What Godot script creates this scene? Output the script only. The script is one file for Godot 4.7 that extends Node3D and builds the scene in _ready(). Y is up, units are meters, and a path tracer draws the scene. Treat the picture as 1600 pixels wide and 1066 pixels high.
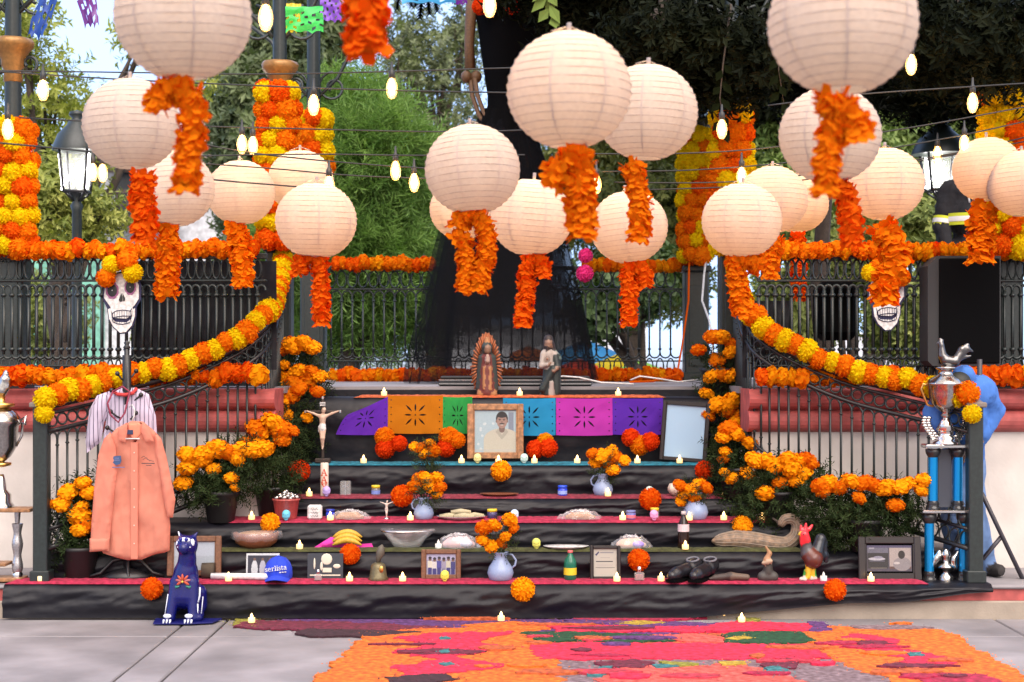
extends Node3D

const FPX := 2500.0      # focal length in photo pixels
const EYE := 1.47
const HZ := 560.0        # photo row of the horizon
const TD := [9.0, 9.26, 9.46, 9.85, 10.15, 10.45]        # front edge of each tier, metres from the lens plane
const TH := [0.196, 0.347, 0.494, 0.603, 0.788, 1.211]   # height of each tier
const DECK := 1.285

var rng := RandomNumberGenerator.new()
var nz := FastNoiseLite.new()
var counts := {}
var M := {}
var K := {}              # shared meshes


func P(px: float, py: float, d: float) -> Vector3:
	return Vector3((px - 800.0) * d / FPX, EYE - (py - HZ) * d / FPX, -d)


func L(px: float, d: float) -> float:
	return px * d / FPX


func gp(px: float, py: float, h := 0.0) -> Vector3:
	var d := (EYE - h) * FPX / (py - HZ)
	return P(px, py, d)


class MB:
	var st := SurfaceTool.new()
	var colored := false
	var color := Color.WHITE
	var xf := Transform3D.IDENTITY

	func _init(use_color := false):
		st.begin(Mesh.PRIMITIVE_TRIANGLES)
		colored = use_color

	func smooth(on: bool) -> void:
		st.set_smooth_group(0 if on else -1)

	func v(p: Vector3) -> void:
		if colored:
			st.set_color(color)
		st.add_vertex(xf * p)

	func tri(a: Vector3, b: Vector3, c: Vector3) -> void:
		v(a); v(c); v(b)

	func quad(a: Vector3, b: Vector3, c: Vector3, d: Vector3) -> void:
		tri(a, b, c); tri(a, c, d)

	func uvquad(a: Vector3, b: Vector3, c: Vector3, d: Vector3) -> void:
		var q := [a, b, c, d]
		var t := [Vector2(0, 1), Vector2(1, 1), Vector2(1, 0), Vector2(0, 0)]
		for i in [0, 2, 1, 0, 3, 2]:
			st.set_uv(t[i])
			v(q[i])

	func box(c: Vector3, s: Vector3, bev := 0.0) -> void:
		st.set_smooth_group(-1)
		var h := s * 0.5
		bev = minf(bev, minf(h.x, minf(h.y, h.z)) * 0.9)
		var pt := func(sg: Vector3, ax: int) -> Vector3:
			var r := Vector3(sg.x * h.x, sg.y * h.y, sg.z * h.z)
			for a in 3:
				if a != ax:
					r[a] -= sg[a] * bev
			return c + r
		for ax in 3:
			var u := (ax + 1) % 3
			var w := (ax + 2) % 3
			for s1 in [-1.0, 1.0]:
				var q := []
				for t in [Vector2(-1, -1), Vector2(1, -1), Vector2(1, 1), Vector2(-1, 1)]:
					var sg := Vector3.ZERO
					sg[ax] = s1; sg[u] = t.x; sg[w] = t.y
					q.append(pt.call(sg, ax))
				if s1 > 0.0:
					quad(q[0], q[1], q[2], q[3])
				else:
					quad(q[3], q[2], q[1], q[0])
		if bev <= 0.0:
			return
		for ax in 3:
			var u := (ax + 1) % 3
			var w := (ax + 2) % 3
			for s1 in [-1.0, 1.0]:
				for s2 in [-1.0, 1.0]:
					var a := Vector3.ZERO
					a[u] = s1; a[w] = s2; a[ax] = -1.0
					var b := a
					b[ax] = 1.0
					if s1 * s2 > 0.0:
						quad(pt.call(a, u), pt.call(a, w), pt.call(b, w), pt.call(b, u))
					else:
						quad(pt.call(a, w), pt.call(a, u), pt.call(b, u), pt.call(b, w))
		for sx in [-1.0, 1.0]:
			for sy in [-1.0, 1.0]:
				for sz in [-1.0, 1.0]:
					var g := Vector3(sx, sy, sz)
					if sx * sy * sz > 0.0:
						tri(pt.call(g, 0), pt.call(g, 1), pt.call(g, 2))
					else:
						tri(pt.call(g, 0), pt.call(g, 2), pt.call(g, 1))

	func tube(pts: Array, rad, sides := 6, caps := true) -> void:
		st.set_smooth_group(0)
		var n := pts.size()
		var rings := []
		var up := Vector3(0.31, 0.92, 0.23)
		for i in n:
			var a: Vector3 = pts[maxi(i - 1, 0)]
			var b: Vector3 = pts[mini(i + 1, n - 1)]
			var t := (b - a).normalized()
			var s := up - t * up.dot(t)
			if s.length() < 0.05:
				s = Vector3.RIGHT - t * t.x
			s = s.normalized()
			up = s
			var w := t.cross(s)
			var r: float = rad[i] if rad is Array else rad
			var ring := []
			for k in sides:
				var an := TAU * k / sides
				ring.append(pts[i] + (s * cos(an) + w * sin(an)) * r)
			rings.append(ring)
		for i in n - 1:
			for k in sides:
				var k2 := (k + 1) % sides
				quad(rings[i][k], rings[i][k2], rings[i + 1][k2], rings[i + 1][k])
		if caps:
			for k in range(1, sides - 1):
				tri(rings[0][0], rings[0][k + 1], rings[0][k])
				tri(rings[n - 1][0], rings[n - 1][k], rings[n - 1][k + 1])

	# profile of (radius, height), from the bottom up
	func lathe(prof: Array, seg := 20, c := Vector3.ZERO, sx := 1.0, sz := 1.0, wob := 0.0) -> void:
		st.set_smooth_group(0)
		var rows := []
		for p in prof:
			var row := []
			for k in seg:
				var an := TAU * k / seg
				var r: float = p.x * (1.0 + wob * sin(an * 7.0 + p.y * 9.0) + wob * 0.6 * sin(an * 13.0 + 1.3))
				row.append(c + Vector3(cos(an) * r * sx, p.y, -sin(an) * r * sz))
			rows.append(row)
		for i in prof.size() - 1:
			for k in seg:
				var k2 := (k + 1) % seg
				if prof[i].x > 1e-6:
					tri(rows[i][k], rows[i][k2], rows[i + 1][k2])
				if prof[i + 1].x > 1e-6:
					tri(rows[i][k], rows[i + 1][k2], rows[i + 1][k])

	func blob(c: Vector3, r: Vector3, seg := 14, rings := 8) -> void:
		var prof := []
		for i in rings + 1:
			var t := -PI / 2 + PI * i / rings
			prof.append(Vector2(0.0 if i == 0 or i == rings else cos(t), sin(t) * r.y))
		lathe(prof, seg, c, r.x, r.z)

	func torus(c: Vector3, nrm: Vector3, R: float, r: float, seg := 16, sides := 5, sq := 1.0) -> void:
		st.set_smooth_group(0)
		var a := nrm.cross(Vector3(0.1, 0.9, 0.3)).normalized()
		if absf(nrm.z) > 0.9:
			a = Vector3.RIGHT
		var b := nrm.cross(a).normalized()
		var rings := []
		for i in seg:
			var t := TAU * i / seg
			var dir := a * cos(t) + b * sin(t) * sq
			var ring := []
			for k in sides:
				var u := TAU * k / sides
				ring.append(c + dir * R + (dir.normalized() * cos(u) + nrm * sin(u)) * r)
			rings.append(ring)
		for i in seg:
			var i2 := (i + 1) % seg
			for k in sides:
				var k2 := (k + 1) % sides
				quad(rings[i][k], rings[i2][k], rings[i2][k2], rings[i][k2])

	# outline in x, y (counterclockwise), from z0 to z0 + depth
	func prism(poly: PackedVector2Array, z0: float, depth: float, at := Vector3.ZERO) -> void:
		st.set_smooth_group(-1)
		if Geometry2D.is_polygon_clockwise(poly):
			poly = poly.duplicate()
			poly.reverse()
		var ix := Geometry2D.triangulate_polygon(poly)
		var n := poly.size()
		for i in range(0, ix.size(), 3):
			var q := []
			for k in 3:
				q.append(poly[ix[i + k]])
			var cr: float = (q[1] - q[0]).cross(q[2] - q[0])
			if cr < 0.0:
				q.reverse()
			tri(at + Vector3(q[0].x, q[0].y, z0 + depth), at + Vector3(q[1].x, q[1].y, z0 + depth), at + Vector3(q[2].x, q[2].y, z0 + depth))
			tri(at + Vector3(q[2].x, q[2].y, z0), at + Vector3(q[1].x, q[1].y, z0), at + Vector3(q[0].x, q[0].y, z0))
		for i in n:
			var a := poly[i]
			var b := poly[(i + 1) % n]
			quad(at + Vector3(a.x, a.y, z0), at + Vector3(b.x, b.y, z0), at + Vector3(b.x, b.y, z0 + depth), at + Vector3(a.x, a.y, z0 + depth))

	func done(normals := true) -> ArrayMesh:
		if normals:
			st.generate_normals()
		return st.commit()


func numbered(parent: Node, called: String) -> String:
	var key := [parent.get_instance_id(), called]
	var n: int = counts.get(key, 0)
	counts[key] = n + 1
	return called if n == 0 else "%s_%03d" % [called, n]


func tag(o: Node, label: String, category := "", group := "", kind := "") -> Node:
	if label: o.set_meta("label", label)
	if category: o.set_meta("category", category)
	if group: o.set_meta("group", group)
	if kind: o.set_meta("kind", kind)
	return o


func thing(called: String, label: String, category: String, at := Vector3.ZERO, group := "") -> Node3D:
	var o := Node3D.new()
	o.name = numbered(self, called)
	add_child(o, true)
	o.position = at
	tag(o, label, category, group)
	return o


func obj(called: String, mesh: Mesh, m: Material, parent: Node = self, at := Vector3.ZERO) -> MeshInstance3D:
	var o := MeshInstance3D.new()
	o.name = numbered(parent, called)
	o.mesh = mesh
	if m: o.material_override = m
	o.position = at
	parent.add_child(o, true)
	return o


func dup(src: Node3D, label: String, at: Vector3, group := "") -> Node3D:
	var c: Node3D = src.duplicate()
	var base := String(src.name)
	c.name = numbered(self, base)
	add_child(c, true)
	c.position = at
	c.set_meta("label", label)
	if group: c.set_meta("group", group)
	return c


func lin(r: float, g: float, b: float) -> Color:
	return Color(r, g, b).linear_to_srgb()


# a material whose colour is given as linear, real-world reflectance
func mat(r: float, g: float, b: float, rough := 0.8, metal := 0.0) -> StandardMaterial3D:
	var m := StandardMaterial3D.new()
	m.albedo_color = lin(r, g, b)
	m.roughness = rough
	m.metallic = metal
	return m


func ntex(freq: float, lo: Color, hi: Color, seed_n: int, oct := 4, kind := FastNoiseLite.TYPE_SIMPLEX_SMOOTH, side := 512) -> NoiseTexture2D:
	var f := FastNoiseLite.new()
	f.seed = seed_n
	f.frequency = freq
	f.noise_type = kind
	f.fractal_octaves = oct
	var t := NoiseTexture2D.new()
	t.width = side; t.height = side
	t.seamless = true
	t.noise = f
	var g := Gradient.new()
	g.set_color(0, lo); g.set_color(1, hi)
	t.color_ramp = g
	return t


func ntri(m: StandardMaterial3D, tex: Texture2D, scale: float, world := true) -> StandardMaterial3D:
	m.albedo_texture = tex
	m.uv1_triplanar = true
	m.uv1_world_triplanar = world
	m.uv1_scale = Vector3.ONE * scale
	return m


func bump(m: StandardMaterial3D, tex: Texture2D, cm: float) -> StandardMaterial3D:
	m.heightmap_enabled = true
	m.heightmap_texture = tex
	m.heightmap_scale = cm
	return m


func through(m: StandardMaterial3D, r: float, g: float, b: float) -> StandardMaterial3D:
	m.backlight_enabled = true
	m.backlight = lin(r, g, b)
	return m


func glow(m: StandardMaterial3D, r: float, g: float, b: float, e: float) -> StandardMaterial3D:
	m.emission_enabled = true
	m.emission = lin(r, g, b)
	m.emission_energy_multiplier = e
	return m


# a body of tapered capsules [a, b, ra, rb, colour] joined smoothly, meshed as surface nets
func sdf_mesh(bones: Array, cell: float, k: float, amp := 0.0, fq := 10.0) -> ArrayMesh:
	var lo := Vector3.INF
	var hi := -Vector3.INF
	for b in bones:
		for j in 2:
			var r: float = b[2 + j]
			lo = lo.min(b[j] - Vector3.ONE * r)
			hi = hi.max(b[j] + Vector3.ONE * r)
	var pad := cell * 2.0 + k * 0.3
	lo -= Vector3.ONE * pad
	hi += Vector3.ONE * pad
	var n := Vector3i(((hi - lo) / cell).ceil()) + Vector3i.ONE
	var total := n.x * n.y * n.z
	var f := PackedFloat32Array()
	f.resize(total); f.fill(10.0)
	var best := PackedFloat32Array()
	best.resize(total); best.fill(10.0)
	var own := PackedByteArray()
	own.resize(total); own.fill(0)
	for bi in bones.size():
		var b: Array = bones[bi]
		var A: Vector3 = b[0]
		var B: Vector3 = b[1]
		var ra: float = b[2]
		var rb: float = b[3]
		var m := k + cell * 2.5
		var l := Vector3i(((A.min(B) - Vector3.ONE * (maxf(ra, rb) + m)) - lo) / cell).clamp(Vector3i.ZERO, n - Vector3i.ONE)
		var h := Vector3i(((A.max(B) + Vector3.ONE * (maxf(ra, rb) + m)) - lo) / cell).clamp(Vector3i.ZERO, n - Vector3i.ONE)
		var AB := B - A
		var q := maxf(AB.length_squared(), 1e-9)
		for z in range(l.z, h.z + 1):
			for y in range(l.y, h.y + 1):
				var row := (z * n.y + y) * n.x
				for x in range(l.x, h.x + 1):
					var p := lo + Vector3(x, y, z) * cell
					var t := clampf((p - A).dot(AB) / q, 0.0, 1.0)
					var d := p.distance_to(A + AB * t) - lerpf(ra, rb, t)
					var at := row + x
					if d < best[at]:
						best[at] = d
						own[at] = bi
					var o := f[at]
					var e := maxf(k - absf(o - d), 0.0) / k
					f[at] = minf(o, d) - e * e * k * 0.25
	if amp > 0.0:
		for z in n.z:
			for y in n.y:
				for x in n.x:
					var at := (z * n.y + y) * n.x + x
					if absf(f[at]) < cell * 3.0:
						var p := (lo + Vector3(x, y, z) * cell) * fq
						f[at] += amp * nz.get_noise_3d(p.x, p.y * 0.6, p.z)
	var vid := PackedInt32Array()
	vid.resize(total); vid.fill(-1)
	var vs := PackedVector3Array()
	var ns := PackedVector3Array()
	var cs := PackedColorArray()
	var ix := PackedInt32Array()
	var sy := n.x
	var sz := n.x * n.y
	var off := [0, 1, sy, sy + 1, sz, sz + 1, sz + sy, sz + sy + 1]
	var edges := [[0, 1], [2, 3], [4, 5], [6, 7], [0, 2], [1, 3], [4, 6], [5, 7], [0, 4], [1, 5], [2, 6], [3, 7]]
	for z in n.z - 1:
		for y in n.y - 1:
			for x in n.x - 1:
				var c := z * sz + y * sy + x
				var inside := 0
				for o in off:
					if f[c + o] < 0.0:
						inside += 1
				if inside == 0 or inside == 8:
					continue
				var s := Vector3.ZERO
				var m := 0
				for e in edges:
					var d0 := f[c + off[e[0]]]
					var d1 := f[c + off[e[1]]]
					if (d0 < 0.0) != (d1 < 0.0):
						var t := d0 / (d0 - d1)
						var p0 := Vector3(e[0] & 1, (e[0] >> 1) & 1, e[0] >> 2)
						var p1 := Vector3(e[1] & 1, (e[1] >> 1) & 1, e[1] >> 2)
						s += p0.lerp(p1, t)
						m += 1
				s /= m
				var g := Vector3.ZERO
				var who := 0
				var near := 99.0
				for i in 8:
					var d := f[c + off[i]]
					g.x += d if i & 1 else -d
					g.y += d if i & 2 else -d
					g.z += d if i & 4 else -d
					if absf(d) < near:
						near = absf(d)
						who = own[c + off[i]]
				vid[c] = vs.size()
				vs.append(lo + (Vector3(x, y, z) + s) * cell)
				ns.append(g.normalized())
				cs.append(bones[who][4])
				# quads round the three edges that leave this cell's first corner
				var f0 := f[c] < 0.0
				for ax in 3:
					var st: int = [1, sy, sz][ax]
					if (f[c + st] < 0.0) == f0:
						continue
					var u: int = [sy, sz, 1][ax]
					var w: int = [sz, 1, sy][ax]
					var q4 := [vid[c], vid[c - u], vid[c - u - w], vid[c - w]]
					if q4.min() < 0:
						continue
					var fn := (vs[q4[1]] - vs[q4[0]]).cross(vs[q4[2]] - vs[q4[0]])
					if fn.dot(ns[q4[0]]) > 0.0:
						q4.reverse()
					ix.append_array([q4[0], q4[1], q4[2], q4[0], q4[2], q4[3]])
	var arr := []
	arr.resize(Mesh.ARRAY_MAX)
	arr[Mesh.ARRAY_VERTEX] = vs
	arr[Mesh.ARRAY_NORMAL] = ns
	arr[Mesh.ARRAY_COLOR] = cs
	arr[Mesh.ARRAY_INDEX] = ix
	var me := ArrayMesh.new()
	me.add_surface_from_arrays(Mesh.PRIMITIVE_TRIANGLES, arr)
	return me


# ball of petals of radius 1
func pompom(n: int, w: float, ln: float, tilt: float, seed_n: int, sq := 1.0) -> ArrayMesh:
	var r := RandomNumberGenerator.new()
	r.seed = seed_n
	var b := MB.new()
	b.blob(Vector3.ZERO, Vector3(0.88, 0.88 * sq, 0.88), 12, 8)
	b.smooth(false)
	for i in n:
		var y := 1.0 - 2.0 * (i + 0.5) / n
		var an := i * 2.39996 + r.randf() * 0.5
		var q := sqrt(1.0 - y * y)
		var dir := Vector3(q * cos(an), y, q * sin(an))
		var tg := dir.cross(Vector3(r.randf() - 0.5, r.randf() - 0.5, r.randf() - 0.5)).normalized()
		var tl := tilt + r.randf_range(-0.35, 0.35)
		var along := (tg * cos(tl) + dir * sin(tl)) * ln * r.randf_range(0.8, 1.25)
		var side := along.cross(dir).normalized() * w * r.randf_range(0.8, 1.2)
		var st := dir * (0.98 - ln * 0.8 * sin(tl))
		var md := st + along * 0.6
		var tp := st + along + dir * 0.02
		var s3 := Vector3(1, sq, 1)
		b.quad((st - side * 0.5) * s3, (st + side * 0.5) * s3, (md + side * 0.62) * s3, (md - side * 0.62) * s3)
		b.quad((md - side * 0.62) * s3, (md + side * 0.62) * s3, (tp + side * 0.25) * s3, (tp - side * 0.25) * s3)
	return b.done()


# frilly crepe paper strip that follows a path: close set wavy discs
func frill(pts: Array, width: float, seed_n: int, step := 0.011) -> ArrayMesh:
	var r := RandomNumberGenerator.new()
	r.seed = seed_n
	var cv := Curve3D.new()
	for i in pts.size():
		var a: Vector3 = pts[maxi(i - 1, 0)]
		var c: Vector3 = pts[mini(i + 1, pts.size() - 1)]
		var tan := (c - a) * 0.2
		cv.add_point(pts[i], -tan, tan)
	cv.bake_interval = 0.01
	var ln := cv.get_baked_length()
	var b := MB.new()
	var core := []
	var cn := maxi(4, int(ln / 0.03))
	for i in cn + 1:
		core.append(cv.sample_baked(ln * i / cn))
	b.tube(core, width * 0.33, 10)
	b.smooth(false)
	var s := 0.0
	while s < ln:
		var p := cv.sample_baked(s)
		var t := (cv.sample_baked(minf(s + 0.01, ln)) - cv.sample_baked(maxf(s - 0.01, 0.0))).normalized()
		var u := t.cross(Vector3(0.2, 0.1, 0.97)).normalized()
		var w := t.cross(u)
		var R := width * 0.38 * r.randf_range(0.86, 1.12)
		var ph := r.randf() * TAU
		for k in 11:
			var an := TAU * k / 11.0 + ph
			var dir := u * cos(an) + w * sin(an)
			var tl := r.randf_range(0.25, 0.95)
			var al := ((t * (1.0 if r.randf() < 0.6 else -1.0) + dir.cross(t) * r.randfn(0, 0.5)).normalized() * cos(tl) + dir * sin(tl)) * width * r.randf_range(0.24, 0.4)
			var side := al.cross(dir).normalized() * width * r.randf_range(0.2, 0.34)
			var st := p + dir * (R * 0.86)
			var md := st + al * 0.6
			var tp := st + al + dir * width * 0.03
			b.quad(st - side * 0.5, st + side * 0.5, md + side * 0.6, md - side * 0.6)
			b.quad(md - side * 0.6, md + side * 0.6, tp + side * 0.4, tp - side * 0.4)
		s += step * r.randf_range(0.8, 1.2)
	return b.done()


# a spray of leaves of length 1 along +y
func sprig(n: int, lw: float, ll: float, spread: float, seed_n: int) -> ArrayMesh:
	var r := RandomNumberGenerator.new()
	r.seed = seed_n
	var b := MB.new()
	b.smooth(false)
	for i in n:
		var t := (i + 0.3) / n
		var base := Vector3(r.randfn(0, 0.03), t * 0.8, r.randfn(0, 0.03))
		var an := i * 2.4 + r.randf()
		var dir := Vector3(cos(an) * spread, 0.6, sin(an) * spread).normalized()
		dir = (dir + Vector3(r.randfn(0, 0.15), r.randfn(0, 0.15), r.randfn(0, 0.15))).normalized()
		var side := dir.cross(Vector3(r.randf() - 0.5, 1.0, r.randf() - 0.5)).normalized() * lw
		var l := ll * r.randf_range(0.7, 1.2)
		var md := base + dir * l * 0.5
		var tp := base + dir * l + Vector3(0, -l * 0.15, 0)
		b.tri(base, md + side, tp)
		b.tri(base, tp, md - side)
	b.tri(Vector3(-0.01, 0, 0), Vector3(0.01, 0, 0), Vector3(0, 0.85, 0))
	return b.done()


# copies of a sprig spread through ellipsoids [centre, radii]
func scatter(called: String, mesh: Mesh, m: Material, blobs: Array, count: int, smin: float, smax: float, c0: Color, c1: Color, parent: Node, droop := 0.0, shell := 0.35) -> MultiMeshInstance3D:
	c0 = c0.srgb_to_linear()
	c1 = c1.srgb_to_linear()
	var mm := MultiMesh.new()
	mm.transform_format = MultiMesh.TRANSFORM_3D
	mm.use_colors = true
	mm.mesh = mesh
	mm.instance_count = count
	var tot := 0.0
	for b in blobs:
		tot += b[1].x * b[1].y
	var i := 0
	for bi in blobs.size():
		var b: Array = blobs[bi]
		var part := int(ceil(count * b[1].x * b[1].y / tot))
		for k in part:
			if i >= count:
				break
			var d := Vector3(rng.randfn(), rng.randfn(), rng.randfn()).normalized()
			var rad := pow(rng.randf(), shell) * (1.0 + rng.randfn(0, 0.08))
			var p: Vector3 = b[0] + d * rad * b[1]
			var y := (d + Vector3(rng.randfn(0, 0.5), rng.randfn(0, 0.5) + 0.2 - droop, rng.randfn(0, 0.5))).normalized()
			var x := y.cross(Vector3(rng.randfn(), rng.randfn(), rng.randfn())).normalized()
			var s := rng.randf_range(smin, smax)
			mm.set_instance_transform(i, Transform3D(Basis(x, y, x.cross(y)) * s, p))
			mm.set_instance_color(i, c0.lerp(c1, clampf(rng.randf() * 0.7 + 0.3 * nz.get_noise_3dv(p * 3.0), 0, 1)))
			i += 1
	mm.visible_instance_count = -1
	while i < count:
		mm.set_instance_transform(i, mm.get_instance_transform(i % maxi(i - 1, 1)))
		mm.set_instance_color(i, c0)
		i += 1
	var o := MultiMeshInstance3D.new()
	o.multimesh = mm
	o.material_override = m
	o.name = numbered(parent, called)
	parent.add_child(o, true)
	o.set_meta("kind", "stuff")
	return o


func pv(a: Array) -> PackedVector2Array:
	var r := PackedVector2Array()
	for i in range(0, a.size(), 2):
		r.append(Vector2(a[i], a[i + 1]))
	return r


# photo outline to metres round (cx, cy), y up
func outline(a: Array, cx: float, cy: float, d: float) -> PackedVector2Array:
	var r := PackedVector2Array()
	for i in range(0, a.size(), 2):
		r.append(Vector2(a[i] - cx, cy - a[i + 1]) * d / FPX)
	return r


# soft closed shape with a cloth like front and back: outline in x, y, swelling to depth at the middle
func puff(poly: PackedVector2Array, depth: float, cell: float, fold := 0.0, fold_f := 20.0, seed_n := 1, flat := 1.6) -> ArrayMesh:
	var lo := poly[0]
	var hi := poly[0]
	for p in poly:
		lo = lo.min(p); hi = hi.max(p)
	var n := nz.duplicate()
	n.seed = seed_n
	n.frequency = fold_f
	var pts := PackedVector2Array()
	# densified rim
	var m := poly.size()
	for i in m:
		var a := poly[i]
		var c := poly[(i + 1) % m]
		var k := maxi(1, int((c - a).length() / cell))
		for j in k:
			pts.append(a.lerp(c, float(j) / k))
	var rim := pts.size()
	var y := lo.y
	while y < hi.y:
		var x := lo.x
		while x < hi.x:
			var q := Vector2(x + rng.randf_range(-0.2, 0.2) * cell, y + rng.randf_range(-0.2, 0.2) * cell)
			if Geometry2D.is_point_in_polygon(q, poly):
				var dd := 9.0
				for i in m:
					dd = minf(dd, q.distance_to(Geometry2D.get_closest_point_to_segment(q, poly[i], poly[(i + 1) % m])))
				if dd > cell * 0.45:
					pts.append(q)
			x += cell
		y += cell
	var zs := PackedFloat32Array()
	for i in pts.size():
		var q := pts[i]
		var dd := 0.0
		if i >= rim:
			dd = 9.0
			for j in m:
				dd = minf(dd, q.distance_to(Geometry2D.get_closest_point_to_segment(q, poly[j], poly[(j + 1) % m])))
		var t := clampf(dd / (depth * flat), 0.0, 1.0)
		var z := depth * sqrt(1.0 - (1.0 - t) * (1.0 - t))
		z += fold * n.get_noise_2d(q.x, q.y * 0.28) * (0.4 + 0.6 * t)
		zs.append(z)
	var ix := Geometry2D.triangulate_delaunay(pts)
	var b := MB.new()
	b.smooth(true)
	for i in range(0, ix.size(), 3):
		var a := ix[i]
		var c := ix[i + 1]
		var e := ix[i + 2]
		if not Geometry2D.is_point_in_polygon((pts[a] + pts[c] + pts[e]) / 3.0, poly):
			continue
		if (pts[c] - pts[a]).cross(pts[e] - pts[a]) < 0.0:
			var s := c
			c = e; e = s
		b.tri(Vector3(pts[a].x, pts[a].y, zs[a]), Vector3(pts[c].x, pts[c].y, zs[c]), Vector3(pts[e].x, pts[e].y, zs[e]))
		b.tri(Vector3(pts[a].x, pts[a].y, -zs[a] * 0.4), Vector3(pts[e].x, pts[e].y, -zs[e] * 0.4), Vector3(pts[c].x, pts[c].y, -zs[c] * 0.4))
	return b.done()


func ell(im: Image, cx: float, cy: float, rx: float, ry: float, c: Color) -> void:
	var w := im.get_width()
	var h := im.get_height()
	for y in range(maxi(0, int((cy - ry) * h)), mini(h, int((cy + ry) * h) + 1)):
		for x in range(maxi(0, int((cx - rx) * w)), mini(w, int((cx + rx) * w) + 1)):
			var u := ((x + 0.5) / w - cx) / rx
			var v := ((y + 0.5) / h - cy) / ry
			if u * u + v * v <= 1.0:
				im.set_pixel(x, y, c)


func fillp(im: Image, a: Array, c: Color) -> void:
	var poly := pv(a)
	var w := im.get_width()
	var h := im.get_height()
	for y in h:
		for x in w:
			if Geometry2D.is_point_in_polygon(Vector2((x + 0.5) / w, (y + 0.5) / h), poly):
				im.set_pixel(x, y, c)


func rect(im: Image, x: float, y: float, w: float, h: float, c: Color) -> void:
	im.fill_rect(Rect2i(int(x * im.get_width()), int(y * im.get_height()), maxi(1, int(w * im.get_width())), maxi(1, int(h * im.get_height()))), c)


func grainy(im: Image, amount: float) -> void:
	for y in im.get_height():
		for x in im.get_width():
			var c := im.get_pixel(x, y)
			var g := rng.randfn(0, amount)
			im.set_pixel(x, y, Color(clampf(c.r + g, 0, 1), clampf(c.g + g, 0, 1), clampf(c.b + g, 0, 1), c.a))


func print_mat(im: Image, rough := 0.35) -> StandardMaterial3D:
	var m := StandardMaterial3D.new()
	m.albedo_texture = ImageTexture.create_from_image(im)
	m.albedo_color = lin(0.62, 0.62, 0.62)
	m.roughness = rough
	return m


func lettering(text: String, height: float, serif := false, depth := 0.0012) -> TextMesh:
	var t := TextMesh.new()
	var f := SystemFont.new()
	f.font_names = PackedStringArray(["Droid Serif" if serif else "Droid Sans"])
	t.font = f
	t.text = text
	t.font_size = 32
	t.pixel_size = height / 32.0
	t.depth = depth
	t.curve_step = 2.0
	return t


func _ready() -> void:
	rng.seed = 2024
	nz.seed = 7
	nz.frequency = 1.0
	nz.noise_type = FastNoiseLite.TYPE_SIMPLEX_SMOOTH
	# camera
	var cam := Camera3D.new()
	cam.name = "camera"
	add_child(cam)
	cam.position = Vector3(0, EYE, 0)
	var ca := CameraAttributesPhysical.new()
	ca.frustum_focal_length = 36.8
	ca.frustum_focus_distance = 9.4
	ca.frustum_near = 0.1
	ca.frustum_far = 400.0
	ca.exposure_aperture = 2.2
	cam.attributes = ca
	cam.set_frustum(0.1 * 1066.0 / FPX, Vector2(0, 0.1 * (HZ - 533.0) / FPX), 0.1, 400.0)
	cam.current = true
	# dusk sky, still bright
	var we := WorldEnvironment.new()
	we.name = "world"
	var env := Environment.new()
	env.background_mode = Environment.BG_SKY
	var sky := Sky.new()
	var sm := ProceduralSkyMaterial.new()
	sm.sky_top_color = Color(0.60, 0.70, 0.88)
	sm.sky_horizon_color = Color(0.66, 0.77, 0.93)
	sm.sky_curve = 0.2
	sm.ground_horizon_color = Color(0.55, 0.55, 0.55)
	sm.ground_bottom_color = Color(0.5, 0.48, 0.45)
	sky.sky_material = sm
	env.sky = sky
	env.tonemap_mode = Environment.TONE_MAPPER_LINEAR
	env.tonemap_exposure = 2.55
	env.sdfgi_enabled = true
	env.ssao_enabled = true
	env.ssil_enabled = true
	we.environment = env
	add_child(we)
	var sun := DirectionalLight3D.new()
	sun.name = "sun"
	sun.light_energy = 0.66
	sun.light_color = Color(1.0, 0.955, 0.93)
	sun.light_angular_distance = 60.0
	sun.shadow_enabled = true
	sun.rotation_degrees = Vector3(-48, 12, 0)
	add_child(sun)

	materials()
	shapes()
	ground()
	bandstand()
	railings()
	altar_tiers()
	backdrop()
	trees()
	giant_figure()
	garlands()
	lanterns()
	string_lights()
	street_lamps()
	potted_marigolds()
	altar_things()
	trophies()
	clothes_stand()
	statues()
	people()
	carpet()


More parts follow.
